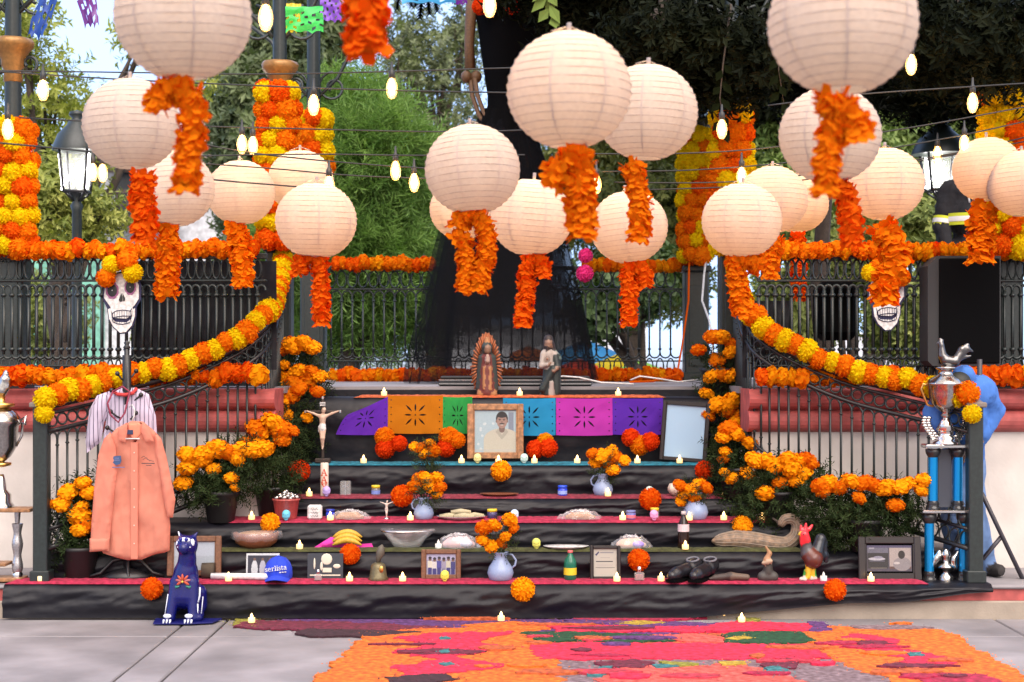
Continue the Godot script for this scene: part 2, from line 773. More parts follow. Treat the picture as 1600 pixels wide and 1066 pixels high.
func materials() -> void:
	var grain := ntex(0.02, Color(0.72, 0.72, 0.72), Color(1, 1, 1), 3, 5)
	var fine := ntex(0.12, Color(0.4, 0.4, 0.4), Color(1, 1, 1), 5, 4)
	var speck := ntex(0.3, Color(0.8, 0.8, 0.8), Color(1, 1, 1), 8, 2)
	var blotch := ntex(0.008, Color(0.86, 0.86, 0.86), Color(1, 1, 1), 11, 6)
	var mottle := ntex(0.03, Color(0.55, 0.5, 0.5), Color(1, 1, 1), 14, 6)
	K.grain = grain; K.fine = fine; K.speck = speck
	M.concrete = bump(ntri(mat(0.31, 0.29, 0.305, 0.85), ntex(0.008, Color(0.68, 0.68, 0.68), Color(1, 1, 1), 12, 7), 0.3), fine, 0.1)
	M.joint = mat(0.12, 0.115, 0.12, 0.95)
	M.kerb = bump(ntri(mat(0.36, 0.30, 0.24, 0.9), blotch, 0.9), fine, 0.2)
	M.redpaint = ntri(mat(0.52, 0.105, 0.095, 0.65), grain, 0.9)
	M.cream = bump(ntri(mat(0.68, 0.62, 0.57, 0.85), blotch, 0.5), fine, 0.1)
	M.iron = bump(ntri(mat(0.017, 0.026, 0.026, 0.42), grain, 3.0), fine, 0.03)
	M.blackiron = mat(0.010, 0.010, 0.012, 0.4)
	M.bronze = ntri(mat(0.36, 0.18, 0.05, 0.4, 0.35), grain, 3.0)
	M.plastic = mat(0.006, 0.006, 0.010, 0.46)
	M.plastic.metallic_specular = 0.38
	M.plastic.uv1_triplanar = true
	M.plastic.uv1_world_triplanar = true
	M.plastic.uv1_scale = Vector3(1.6, 2.0, 1.6)
	bump(M.plastic, ntex(0.012, Color.BLACK, Color.WHITE, 31, 2), 0.2)
	M.tulle = mat(0.008, 0.008, 0.010, 0.9)
	M.tulle.metallic_specular = 0.15
	M.veil = mat(0.010, 0.010, 0.012, 0.95)
	M.veil.transparency = BaseMaterial3D.TRANSPARENCY_ALPHA
	M.veil.albedo_color.a = 0.44
	M.veil.metallic_specular = 0.1
	M.orange = through(ntri(mat(1.0, 0.30, 0.008, 0.85), speck, 6.0, false), 1.0, 0.28, 0.004)
	M.deep = through(ntri(mat(1.0, 0.19, 0.008, 0.85), speck, 6.0, false), 1.0, 0.17, 0.004)
	M.red = through(ntri(mat(0.90, 0.075, 0.008, 0.85), speck, 6.0, false), 0.8, 0.04, 0.004)
	M.yellow = through(ntri(mat(0.98, 0.78, 0.008, 0.85), speck, 6.0, false), 0.9, 0.55, 0.004)
	M.amber = through(ntri(mat(0.98, 0.42, 0.008, 0.85), speck, 6.0, false), 0.9, 0.28, 0.004)
	M.marigold = ntri(mat(0.98, 0.34, 0.006, 0.8), speck, 8.0, false)
	for c in [M.orange, M.deep, M.red, M.yellow, M.amber, M.marigold]:
		c.metallic_specular = 0.08
	M.leaf = mat(1, 1, 1, 0.6)
	M.leaf.vertex_color_use_as_albedo = true
	through(M.leaf, 0.42, 0.52, 0.08)
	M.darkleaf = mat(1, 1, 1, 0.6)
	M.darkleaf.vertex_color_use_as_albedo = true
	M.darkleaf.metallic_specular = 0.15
	M.bark = bump(ntri(mat(0.075, 0.055, 0.042, 0.95), grain, 2.0), fine, 1.0)
	M.paper = through(mat(0.50, 0.465, 0.46, 0.85), 0.92, 0.83, 0.74)
	M.paper.metallic_specular = 0.2
	M.paper = bump(ntri(M.paper, ntex(0.02, Color(0.93, 0.92, 0.92), Color.WHITE, 44, 4), 4.0, false), fine, 0.04)
	M.wire = mat(0.28, 0.23, 0.22, 0.7)
	M.seam = through(mat(0.34, 0.29, 0.29, 0.85), 0.30, 0.25, 0.22)
	M.bulb = glow(mat(1, 0.9, 0.7, 0.3), 1.0, 0.74, 0.36, 9.0)
	M.bulbglass = glow(mat(1, 0.7, 0.3, 0.05), 1.0, 0.42, 0.07, 0.75)
	M.bulbglass.transparency = BaseMaterial3D.TRANSPARENCY_ALPHA
	M.bulbglass.albedo_color.a = 0.25
	M.socket = mat(0.02, 0.02, 0.02, 0.5)
	M.cable = mat(0.012, 0.012, 0.012, 0.6)
	M.tube = glow(mat(0.9, 0.9, 1.0, 0.3), 0.95, 0.92, 1.0, 9.0)
	M.white = ntri(mat(0.78, 0.78, 0.78, 0.6), grain, 3.0, false)
	M.black = mat(0.012, 0.012, 0.013, 0.5)
	M.matte = bump(ntri(mat(0.012, 0.012, 0.013, 0.85), fine, 4.0), fine, 0.05)
	M.matte.metallic_specular = 0.15
	M.matte.albedo_color = lin(0.007, 0.007, 0.008)
	M.silver = mat(0.72, 0.70, 0.68, 0.16, 1.0)
	M.chrome = ntri(mat(0.62, 0.60, 0.58, 0.2, 1.0), grain, 6.0, false)
	M.gold = mat(0.72, 0.42, 0.12, 0.3, 1.0)
	M.bluefoil = mat(0.01, 0.30, 0.72, 0.22, 0.7)
	M.wood = ntri(mat(0.42, 0.20, 0.085, 0.45), ntex(0.01, Color(0.6, 0.6, 0.6), Color.WHITE, 23, 3), 5.0, false)
	M.brownwood = ntri(mat(0.20, 0.085, 0.04, 0.5), grain, 5.0, false)
	M.blackframe = mat(0.02, 0.016, 0.016, 0.3)
	M.vcol = mat(1, 1, 1, 0.6)
	M.vcol.vertex_color_use_as_albedo = true
	M.vgloss = mat(1, 1, 1, 0.28)
	M.vgloss.vertex_color_use_as_albedo = true
	M.cloth = mat(1, 1, 1, 0.9)
	M.cloth.vertex_color_use_as_albedo = true
	bump(M.cloth, fine, 0.1)
	M.cloth.uv1_triplanar = true
	M.cloth.uv1_scale = Vector3.ONE * 5.0
	M.salmon = ntri(mat(0.86, 0.36, 0.25, 0.9), ntex(0.3, Color(0.9, 0.88, 0.88), Color.WHITE, 51, 1), 6.0, false)
	through(M.salmon, 0.8, 0.26, 0.16)
	M.film = mat(0.9, 0.9, 0.95, 0.12)
	M.film.transparency = BaseMaterial3D.TRANSPARENCY_ALPHA
	M.film.albedo_color.a = 0.12
	M.glass = mat(0.9, 0.95, 0.95, 0.03)
	M.glass.transparency = BaseMaterial3D.TRANSPARENCY_ALPHA
	M.glass.albedo_color.a = 0.12
	M.vase = bump(ntri(mat(0.40, 0.47, 0.60, 0.25), ntex(0.05, Color(0.62, 0.7, 0.85), Color.WHITE, 61, 4), 9.0, false), speck, 0.15)
	M.clay = ntri(mat(0.30, 0.10, 0.045, 0.5), grain, 6.0, false)
	M.bread = bump(ntri(mat(0.52, 0.27, 0.10, 0.6), ntex(0.02, Color(0.6, 0.55, 0.5), Color.WHITE, 71, 4), 9.0, false), fine, 0.2)
	M.candle = glow(mat(0.75, 0.6, 0.34, 0.5), 1.0, 0.55, 0.16, 0.42)
	M.pale_candle = mat(0.8, 0.8, 0.76, 0.5)
	M.flame = glow(mat(1, 0.85, 0.5, 0.5), 1.0, 0.6, 0.2, 3.0)
	M.cat = bump(ntri(mat(0.009, 0.013, 0.22, 0.22), fine, 3.0, false), fine, 0.04)
	for c in [["teal_dust", 0.012, 0.20, 0.30], ["wine_dust", 0.26, 0.028, 0.055], ["red_dust", 0.46, 0.02, 0.075], ["green_dust", 0.075, 0.085, 0.022], ["rose_dust", 0.62, 0.05, 0.085], ["rust_dust", 0.60, 0.13, 0.035], ["orange_dust", 0.86, 0.19, 0.015], ["pink_dust", 0.80, 0.025, 0.085], ["coral_dust", 0.78, 0.13, 0.10], ["purple_dust", 0.13, 0.045, 0.20], ["maroon_dust", 0.18, 0.02, 0.05], ["plum_dust", 0.055, 0.02, 0.03], ["forest_dust", 0.01, 0.085, 0.03], ["mauve_dust", 0.26, 0.19, 0.21], ["aqua_dust", 0.05, 0.24, 0.26], ["lemon_dust", 0.55, 0.40, 0.04], ["lime_dust", 0.32, 0.32, 0.04], ["lime_white", 0.75, 0.74, 0.72]]:
		M[c[0]] = bump(ntri(mat(c[1] * 1.15, c[2] * 1.15, c[3] * 1.15, 0.98), mottle, 1.3), fine, 0.05)


func shapes() -> void:
	K.pom = []
	for i in 3:
		K.pom.append(pompom(200, 0.24, 0.27, 0.42, 100 + i))
	K.puff = [pompom(330, 0.14, 0.2, 0.62, 310), pompom(300, 0.15, 0.22, 0.7, 311), pompom(330, 0.15, 0.18, 0.5, 312)]
	K.bloom = []
	for i in 3:
		K.bloom.append(pompom(110, 0.3, 0.26, 0.45, 200 + i, 0.72))
	K.fluff = pompom(420, 0.12, 0.2, 0.7, 300)
	K.petal = []
	for i in 2:
		K.petal.append(pompom(60, 0.55, 0.42, 0.55, 400 + i))
	K.sprig = sprig(16, 0.035, 0.34, 0.9, 1)
	K.spray = sprig(14, 0.06, 0.36, 1.0, 2)
	K.needle = sprig(22, 0.016, 0.42, 0.6, 3)
	K.broad = sprig(9, 0.13, 0.42, 1.1, 4)
	# LED tea light
	var b := MB.new()
	b.lathe([Vector2(0, 0), Vector2(0.0185, 0), Vector2(0.0195, 0.002), Vector2(0.0195, 0.026), Vector2(0.017, 0.028), Vector2(0, 0.025)], 16)
	K.tea_cup = b.done()
	b = MB.new()
	b.lathe([Vector2(0, 0.024), Vector2(0.006, 0.027), Vector2(0.0085, 0.034), Vector2(0.006, 0.042), Vector2(0.002, 0.05), Vector2(0, 0.052)], 10)
	K.tea_flame = b.done()


# ---------------------------------------------------------------- ground and bandstand

func slab(x0: float, x1: float, d0: float, d1: float, parent: Node, top: float) -> void:
	var b := MB.new()
	b.box(Vector3((x0 + x1) / 2, top - 0.03, -(d0 + d1) / 2), Vector3(x1 - x0 - 0.012, 0.06, d1 - d0 - 0.012), 0.006)
	obj("paving_slab", b.done(), M.concrete, parent)


func ground() -> void:
	var b := MB.new()
	b.box(Vector3(0, -0.55, -60), Vector3(400, 1.0, 330))
	var g := obj("ground", b.done(), M.joint)
	tag(g, "", "", "", "structure")
	var p := Node3D.new()
	p.name = "pavement"
	add_child(p)
	tag(p, "", "", "", "structure")
	var xs := [-9.0, -6.4, -4.1, -1.82, -1.60, 0.55, 2.72, 4.9, 7.2, 9.5]
	var ds := [1.5, 3.7, 6.1, 8.46, 10.6]
	for i in xs.size() - 1:
		for j in ds.size() - 1:
			slab(xs[i], xs[i + 1], ds[j], ds[j + 1], p, rng.randf_range(-0.003, 0.0))
	b = MB.new()
	b.box(Vector3(0, -0.1, -65.6), Vector3(200, 0.19, 110))
	tag(obj("plaza", b.done(), M.concrete), "", "", "", "structure")


func run_x(b: MB, prof: Array, x0: float, x1: float, d: float) -> void:
	# profile of (towards the camera, height) drawn out along x, closed at both ends
	b.smooth(false)
	for i in prof.size() - 1:
		var a: Vector2 = prof[i]
		var c: Vector2 = prof[i + 1]
		b.quad(Vector3(x0, a.y, -d + a.x), Vector3(x1, a.y, -d + a.x), Vector3(x1, c.y, -d + c.x), Vector3(x0, c.y, -d + c.x))
	var poly := PackedVector2Array(prof)
	var ix := Geometry2D.triangulate_polygon(poly)
	for i in range(0, ix.size(), 3):
		var q := []
		for k in 3:
			q.append(poly[ix[i + k]])
		if (q[1] - q[0]).cross(q[2] - q[0]) < 0.0:
			q.reverse()
		b.tri(Vector3(x1, q[2].y, -d + q[2].x), Vector3(x1, q[1].y, -d + q[1].x), Vector3(x1, q[0].y, -d + q[0].x))
		b.tri(Vector3(x0, q[0].y, -d + q[0].x), Vector3(x0, q[1].y, -d + q[1].x), Vector3(x0, q[2].y, -d + q[2].x))


const WALL := 9.78        # face of the plinth
const CHEEK := 1.47      # half width of the stair well


func bandstand() -> void:
	var t := thing("bandstand", "cream walled bandstand with red moulding and dark iron columns", "bandstand", Vector3(0, 0, -12))
	t.position = Vector3.ZERO
	for s in [-1.0, 1.0]:
		var b := MB.new()
		b.box(Vector3(s * (CHEEK + 3.5), 0.5, -WALL - 1.75), Vector3(7.0, 1.1, 3.5))
		obj("wall", b.done(), M.cream, t)
		# red double roll moulding
		b = MB.new()
		var prof := [Vector2(0.002, 1.02)]
		for i in 9:
			var a := -PI / 2 + PI * i / 8.0
			prof.append(Vector2(0.02 + 0.05 * cos(a), 1.09 + 0.062 * sin(a)))
		prof.append(Vector2(0.02, 1.155))
		for i in 9:
			var a := -PI / 2 + PI * i / 8.0
			prof.append(Vector2(0.035 + 0.062 * cos(a), 1.222 + 0.06 * sin(a)))
		prof.append(Vector2(-0.3, 1.283))
		prof.append(Vector2(-0.3, 1.02))
		prof.append(Vector2(0.002, 1.02))
		var x0 := minf(s * (CHEEK - 0.03), s * 8.5)
		var x1 := maxf(s * (CHEEK - 0.03), s * 8.5)
		run_x(b, prof, x0, x1, WALL)
		obj("moulding", b.done(), M.redpaint, t)
		b = MB.new()
		b.box(Vector3((x0 + x1) / 2, 1.27, -WALL - 2.2), Vector3(x1 - x0 + 0.02, 0.04, 4.0 - 0.2))
		obj("floor", b.done(), M.concrete, t)
	var b := MB.new()
	b.box(Vector3(0, 0.64, -13.3), Vector3(2 * CHEEK + 0.02, 1.28, 5.1 - 0.02))
	obj("floor", b.done(), M.concrete, t)
	# columns: [x pixel, depth, has a pedestal]
	for c in [[20, 9.95, 0.088], [437, 10.72, 0.085], [1143, 10.72, 0.085], [1572, 9.95, 0.085], [490, 13.2, 0.1], [1087, 13.2, 0.1]]:
		var o := P(c[0], 0, c[1])
		var r: float = c[2]
		var base := Node3D.new()
		base.name = numbered(t, "column")
		t.add_child(base, true)
		base.position = Vector3(o.x, DECK, o.z)
		b = MB.new()
		b.box(Vector3(0, 0.45, 0), Vector3(r * 2.0, 0.9, r * 2.0), 0.012)
		b.box(Vector3(0, 0.03, 0), Vector3(r * 2.4, 0.08, r * 2.4), 0.01)
		b.box(Vector3(0, 0.92, 0), Vector3(r * 2.4, 0.05, r * 2.4), 0.01)
		for s in [-1.0, 1.0]:
			b.box(Vector3(0, 0.45, s * r), Vector3(r * 1.3, 0.66, 0.012), 0.004)
		obj("pedestal", b.done(), M.iron, base)
		b = MB.new()
		var prof := []
		var y := 0.945
		prof.append(Vector2(r * 0.95, y))
		prof.append(Vector2(r * 0.95, y + 0.04))
		prof.append(Vector2(r * 0.7, y + 0.07))
		prof.append(Vector2(r * 0.62, y + 0.2))
		prof.append(Vector2(r * 0.55, 2.02))
		prof.append(Vector2(r * 0.55, 3.3))
		b.lathe(prof, 28, Vector3.ZERO, 1, 1, 0.035)
		obj("shaft", b.done(), M.iron, base)
		b = MB.new()
		b.lathe([Vector2(r * 0.55, 1.9), Vector2(r * 0.66, 1.91), Vector2(r * 0.62, 1.97), Vector2(r * 0.8, 2.0), Vector2(r * 0.84, 2.04), Vector2(r * 1.1, 2.09), Vector2(r * 1.4, 2.12), Vector2(r * 1.45, 2.15), Vector2(r * 1.3, 2.17), Vector2(r * 0.6, 2.18)], 24, Vector3.ZERO, 1, 1, 0.03)
		obj("capital", b.done(), M.iron if c[0] > 800 else M.bronze, base)
		# scrolled brackets under the eaves
		b = MB.new()
		for s in [-1.0, 1.0]:
			for q in [[0.16, 2.42, 0.13], [0.1, 2.02, 0.085]]:
				var pts := []
				for i in 22:
					var u := i / 21.0
					var an: float = PI * 0.5 + u * TAU * 1.4
					var rr: float = q[2] * (1.0 - u * 0.75)
					pts.append(Vector3(s * (q[0] + rr * cos(an)), q[1] + rr * sin(an), 0))
				b.tube(pts, 0.011, 5)
			b.tube([Vector3(0, 2.3, 0), Vector3(s * 0.2, 2.5, 0), Vector3(s * 0.35, 2.8, 0), Vector3(s * 0.62, 3.0, 0)], 0.016, 6)
		obj("bracket", b.done(), M.iron, base)
	# stair blocks under the black sheeting
	var st := Node3D.new()
	st.name = "stairs"
	add_child(st)
	tag(st, "", "", "", "structure")
	var xr := [[-6.0, 6.0], [-2.72, 2.62], [-2.1, 1.88], [-1.44, 1.44], [-1.44, 1.44], [-1.44, 1.44]]
	for k in 6:
		b = MB.new()
		var top: float = TH[k] - 0.006
		var front: float = TD[k] + 0.015
		var back: float = 10.74 if k >= 3 else WALL - 0.004 * (k + 1)
		if k == 0:
			back = WALL - 0.001
			b.box(Vector3(0, top - 0.011, -(front + back) / 2), Vector3(12, 0.022, back - front), 0.008)
			obj("stair_tread", b.done(), M.concrete, st)
			b = MB.new()
			b.box(Vector3(0, 0.134, -(front + 0.014 + back) / 2), Vector3(12, 0.066, back - front - 0.028))
			obj("red_band", b.done(), M.redpaint, st)
			b = MB.new()
			b.box(Vector3(0, 0.04, -(front + 0.006 + back) / 2), Vector3(12, 0.12, back - front - 0.012), 0.008)
			obj("kerb", b.done(), M.kerb, st)
			continue
		var low: float = TH[k - 1] - 0.02
		b.box(Vector3((xr[k][0] + xr[k][1]) / 2, (top + low) / 2, -(front + back) / 2), Vector3(xr[k][1] - xr[k][0], top - low, back - front))
		obj("stair_block", b.done(), M.concrete, st)


# ---------------------------------------------------------------- railings

# one panel member: bar, arch to the next bar, rings above and ovals below
func bar_unit(sp: float, y: Array, heavy := 1.0) -> ArrayMesh:
	var b := MB.new()
	var r := 0.0075 * heavy
	b.tube([Vector3(0, y[1], 0), Vector3(0, y[3], 0)], r, 5)
	b.blob(Vector3(0, y[3] - 0.03, 0), Vector3(1, 0.7, 1) * r * 1.9, 6, 4)
	b.blob(Vector3(0, y[1] + 0.03, 0), Vector3(1, 0.7, 1) * r * 1.9, 6, 4)
	var up := []
	var dn := []
	for i in 7:
		var a := PI * i / 6.0
		up.append(Vector3(sp / 2 - sp / 2 * cos(a), y[3] + sp * 0.62 * sin(a), 0))
		dn.append(Vector3(sp / 2 - sp / 2 * cos(a), y[1] - sp * 0.5 * sin(a), 0))
	b.tube(up, r * 0.9, 5, false)
	b.tube(dn, r * 0.9, 5, false)
	b.torus(Vector3(0, (y[4] + y[5]) / 2, 0), Vector3(0, 0, 1), sp * 0.45, r * 0.85, 12, 4, (y[5] - y[4]) * 0.5 / (sp * 0.47))
	b.torus(Vector3(0, (y[0] + y[1] - sp * 0.5) / 2, 0), Vector3(0, 0, 1), sp * 0.34, r * 0.85, 12, 4, (y[1] - sp * 0.5 - y[0]) * 0.5 / (sp * 0.36))
	return b.done()


func flat_railing(label: String, x0: float, x1: float, d: float, h: float, sp: float, heavy: float) -> void:
	var t := thing("railing", label, "railing", Vector3((x0 + x1) / 2, DECK, -d))
	var w := x1 - x0
	var y := [0.05, 0.05 + h * 0.19, 0, h * 0.72, h * 0.8, h * 0.95]
	var n := int(w / sp)
	var u := bar_unit(w / n, y, heavy)
	for i in n:
		obj("baluster", u, M.iron, t, Vector3(-w / 2 + (i + 0.02) * w / n, 0, 0))
	for q in [[0.03, 0.03], [h * 0.2 - 0.03, 0.012], [h * 0.79, 0.014], [h * 0.97, 0.035]]:
		var b := MB.new()
		b.box(Vector3(0, q[0], 0), Vector3(w + 0.02, q[1], 0.03 + q[1] * 0.4), 0.004)
		obj("rail", b.done(), M.iron, t)


func stair_path(s: float) -> Array:
	var px := [[1.475, 10.66, 2.07], [1.46, 10.2, 1.81], [1.455, 9.88, 1.71], [1.50, 9.71, 1.625], [1.68, 9.62, 1.50], [2.0, 9.53, 1.36], [2.35, 9.36, 1.265], [2.60, 9.1, 1.197]]
	var c := Curve3D.new()
	for i in px.size():
		var p := Vector3(px[i][0] * s - (0.045 if s < 0 else 0.0), px[i][2], -px[i][1])
		var a: Array = px[maxi(i - 1, 0)]
		var e: Array = px[mini(i + 1, px.size() - 1)]
		var tg := Vector3((e[0] - a[0]) * s, e[2] - a[2], -(e[1] - a[1])) * 0.17
		c.add_point(p, -tg, tg)
	c.bake_interval = 0.02
	return [c, c.get_baked_length()]


func stair_railing(s: float, label: String) -> void:
	var pc := stair_path(s)
	var c: Curve3D = pc[0]
	var ln: float = pc[1]
	var foot := c.sample_baked(ln)
	var t := thing("stair_railing", label, "railing", Vector3(foot.x, TH[0], foot.z))
	var o := t.position
	var n := int(ln / 0.066)
	var at := func(i: float) -> Vector3: return c.sample_baked(clampf(i / n, 0, 1) * ln) - o
	for i in n:
		var p: Vector3 = at.call(i)
		var q: Vector3 = at.call(i + 1)
		var mid := (p + q) / 2
		var b := MB.new()
		var r := 0.0075
		var bot := -0.66
		b.tube([p + Vector3(0, bot, 0), p + Vector3(0, -0.2, 0)], r, 5)
		b.blob(p + Vector3(0, -0.235, 0), Vector3(0.013, 0.008, 0.013), 6, 4)
		b.blob(p + Vector3(0, bot + 0.035, 0), Vector3(0.013, 0.008, 0.013), 6, 4)
		var up := []
		var dn := []
		var sc := []
		for k in 7:
			var a := PI * k / 6.0
			var e := p.lerp(q, 0.5 - 0.5 * cos(a))
			up.append(e + Vector3(0, -0.2 + 0.045 * sin(a), 0))
			dn.append(e + Vector3(0, bot - 0.04 * sin(a), 0))
		b.tube(up, r * 0.9, 5, false)
		b.tube(dn, r * 0.9, 5, false)
		var dir := (q - p)
		dir.y = 0
		var nr := dir.normalized().cross(Vector3.UP)
		b.torus(mid + Vector3(0, -0.09, 0), nr, 0.032, r * 0.85, 12, 4)
		b.torus(mid + Vector3(0, bot - 0.1, 0), nr, 0.03, r * 0.85, 12, 4, 1.5)
		obj("baluster", b.done(), M.iron, t)
	for q in [[0.0, 0.021], [-0.045, 0.01], [-0.145, 0.013], [-0.70, 0.011], [-0.81, 0.016]]:
		var pts := []
		for i in 31:
			pts.append(c.sample_baked(ln * i / 30.0) - o + Vector3(0, q[0], 0))
		var b := MB.new()
		b.tube(pts, q[1], 6)
		obj("handrail" if q[0] == 0.0 else "rail", b.done(), M.blackiron, t)
	# newel post
	var b := MB.new()
	var x := 0.03 * s
	b.box(Vector3(x, 0.5, 0), Vector3(0.082, 1.0, 0.082), 0.006)
	b.box(Vector3(x, 0.035, 0), Vector3(0.11, 0.07, 0.11), 0.006)
	obj("newel_post", b.done(), M.iron, t)
	b = MB.new()
	b.box(Vector3(x, 1.01, 0), Vector3(0.115, 0.03, 0.115), 0.006)
	b.lathe([Vector2(0.05, 1.025), Vector2(0.022, 1.045), Vector2(0.018, 1.055), Vector2(0.027, 1.075), Vector2(0.022, 1.098), Vector2(0, 1.108)], 14, Vector3(x, 0, 0))
	obj("newel_cap", b.done(), mat(0.16, 0.13, 0.11, 0.5), t)


func railings() -> void:
	flat_railing("dark iron railing along the left wall, painted skull hung on it", -5.0, -1.52, 9.86, 0.84, 0.05, 1.5)
	flat_railing("dark iron railing along the right wall behind the skull and loudspeaker", 1.52, 5.0, 9.86, 0.84, 0.05, 1.5)
	flat_railing("thin iron railing at the back of the bandstand behind the black dress", -1.5, 1.4, 13.25, 0.96, 0.087, 1.05)
	# further back railings seen either side through the front ones
	stair_railing(-1.0, "curved iron stair railing on the left, ending at the post by the silver cups")
	stair_railing(1.0, "curved iron stair railing on the right, ending at the post by the blue trophy")
	# black cloth hung behind the left railing
	for q in [[205, 432, 408, 578, 9.93, "black glossy cloth hung behind the left bandstand railing"], [1160, 1236, 470, 590, 9.93, "small black cloth tied behind the right railing beside the stair"]]:
		var b := MB.new()
		var a := P(q[0], q[2], q[4])
		var e := P(q[1], q[3], q[4])
		b.smooth(true)
		var nx := 40
		var f := func(i: int, j: int, off: float) -> Vector3:
			var u := i / float(nx)
			var v := j / 10.0
			return Vector3(lerpf(a.x, e.x, u), lerpf(a.y, e.y, v), a.z + 0.03 * nz.get_noise_2d(u * 4.0 * (e.x - a.x) / 0.9, v * 0.8 + 3.0) - off)
		for i in nx:
			for j in 10:
				b.quad(f.call(i, j + 1, 0.0), f.call(i + 1, j + 1, 0.0), f.call(i + 1, j, 0.0), f.call(i, j, 0.0))
				b.quad(f.call(i, j, 0.006), f.call(i + 1, j, 0.006), f.call(i + 1, j + 1, 0.006), f.call(i, j + 1, 0.006))
		tag(obj("black_cloth", b.done(), M.plastic), q[5], "cloth")


# ---------------------------------------------------------------- altar tiers

func altar_tiers() -> void:
	var t := thing("black_sheeting", "black plastic sheeting draped over all the altar steps", "plastic sheet", Vector3.ZERO)
	var xr := [[-2.86, 2.70], [-2.74, 2.60], [-2.12, 1.90], [-1.45, 1.45], [-1.45, 1.45], [-1.45, 1.45]]
	for k in 6:
		var b := MB.new()
		b.smooth(true)
		var nx := 200
		var np := 16
		var h: float = TH[k]
		var low: float = TH[k - 1] + 0.004 if k > 0 else 0.012
		var back: float = (TD[k + 1] if k < 5 else 10.74) + 0.01
		var f := func(i: int, j: int) -> Vector3:
			var u := i / float(nx)
			var x := lerpf(xr[k][0], xr[k][1], u)
			if j <= 4:
				var d := lerpf(back, TD[k] + 0.012, j / 4.0)
				return Vector3(x, h + 0.004 + 0.006 * nz.get_noise_2d(x * 2.0, d * 4.0 + k * 9.0) - (0.004 if j == 4 else 0.0), -d)
			var v := (j - 4) / float(np - 4)
			var lo := low
			if k == 0 and x > 1.0:
				lo = low + 0.085 * clampf((x - 1.0) / 0.9, 0, 1) + 0.06 * smoothstep(2.1, 2.7, x)
			var drop := h - lo
			var bulge := 0.03 * (nz.get_noise_2d(x * 1.3 + k * 17.0, v * 1.2) + 0.5) + 0.014 * nz.get_noise_2d(x * 5.0 + v * 2.0, v * 3.0 + k * 5.0)
			var y := h - 0.012 - v * (drop - 0.012) + 0.014 * nz.get_noise_2d(x * 2.2, k * 3.0) * sin(v * PI)
			var z := bulge * sin(clampf(v * 1.15, 0, 1) * PI) + 0.012 * v + 0.012 * sqrt(minf(v * 6.0, 1.0))
			return Vector3(x, y, -TD[k] + z)
		for i in nx:
			for j in np:
				b.quad(f.call(i, j + 1), f.call(i + 1, j + 1), f.call(i + 1, j), f.call(i, j))
		obj("step_cover", b.done(), M.plastic, t)
	var kb := MB.new()
	kb.box(Vector3(-0.02, 1.235, -10.73), Vector3(2.86, 0.05, 0.012), 0.004)
	obj("step_cover", kb.done(), M.plastic, t)
	# coloured sawdust along each tread: tier, x from, x to, material, label
	for q in [[0, 6, 1452, "red_dust", "red sawdust strip along the lowest and widest altar step"], [1, 330, 1262, "green_dust", "olive green sawdust strip on the second altar step"], [2, 328, 1206, "red_dust", "red sawdust strip on the third altar step, below the vases"], [3, 428, 1172, "wine_dust", "dull wine red sawdust strip on the fourth altar step"], [4, 478, 1118, "teal_dust", "teal sawdust strip in front of the framed portrait"], [5, 552, 1042, "rust_dust", "orange sawdust strip on the top tier above the paper flags"]]:
		var k: int = q[0]
		var d0: float = TD[k] + 0.004
		var d1: float = (TD[k + 1] if k < 5 else 10.72) - 0.05
		var x0 := P(q[1], 0, d0).x
		var x1 := P(q[2], 0, d0).x
		var b := MB.new()
		b.smooth(false)
		var nx := int((x1 - x0) / 0.012)
		var g := func(i: int, j: int) -> Vector3:
			var x := lerpf(x0, x1, i / float(nx))
			var v := j / 7.0
			var edge := 0.012 * nz.get_noise_2d(x * 9.0, k * 4.0) + 0.007 * nz.get_noise_2d(x * 40.0, k)
			var d := lerpf(d0 + edge * 0.5 + 0.004, d1 + edge, v)
			var m := sin(clampf(v, 0.0, 1.0) * PI)
			var en := clampf(minf(i, nx - i) / 4.0, 0, 1)
			return Vector3(x, TH[k] + 0.002 + en * (0.016 * sqrt(maxf(m, 0.0)) + (0.004 * nz.get_noise_2d(x * 22.0, d * 22.0) if m > 0.05 else 0.0)), -d)
		for i in nx:
			for j in 7:
				b.quad(g.call(i, j), g.call(i + 1, j), g.call(i + 1, j + 1), g.call(i, j + 1))
		tag(obj("sawdust_strip", b.done(), M[q[3]]), q[4], "sawdust")
	# cut paper flags hung from the top tier
	var im := Image.create(192, 128, false, Image.FORMAT_RGBA8)
	im.fill(Color.WHITE)
	var clear := Color(1, 1, 1, 0)
	for a in 8:
		var an := a * PI / 4
		var dir := Vector2(cos(an), sin(an))
		for s in 40:
			var u := s / 39.0
			var w := 0.022 * sin(u * PI)
			var c := Vector2(0.5, 0.5) + Vector2(dir.x * 0.667, dir.y) * lerpf(0.1, 0.3, u) * (1.25 if a % 2 else 1.0)
			ell(im, c.x, c.y, w * 0.667 + 0.002, w + 0.002, clear)
	ell(im, 0.5, 0.5, 0.014, 0.022, clear)
	for s in 5:
		for x in [0.06, 0.94]:
			ell(im, x, 0.12 + 0.19 * s, 0.012, 0.017, clear)
	var cut := ImageTexture.create_from_image(im)
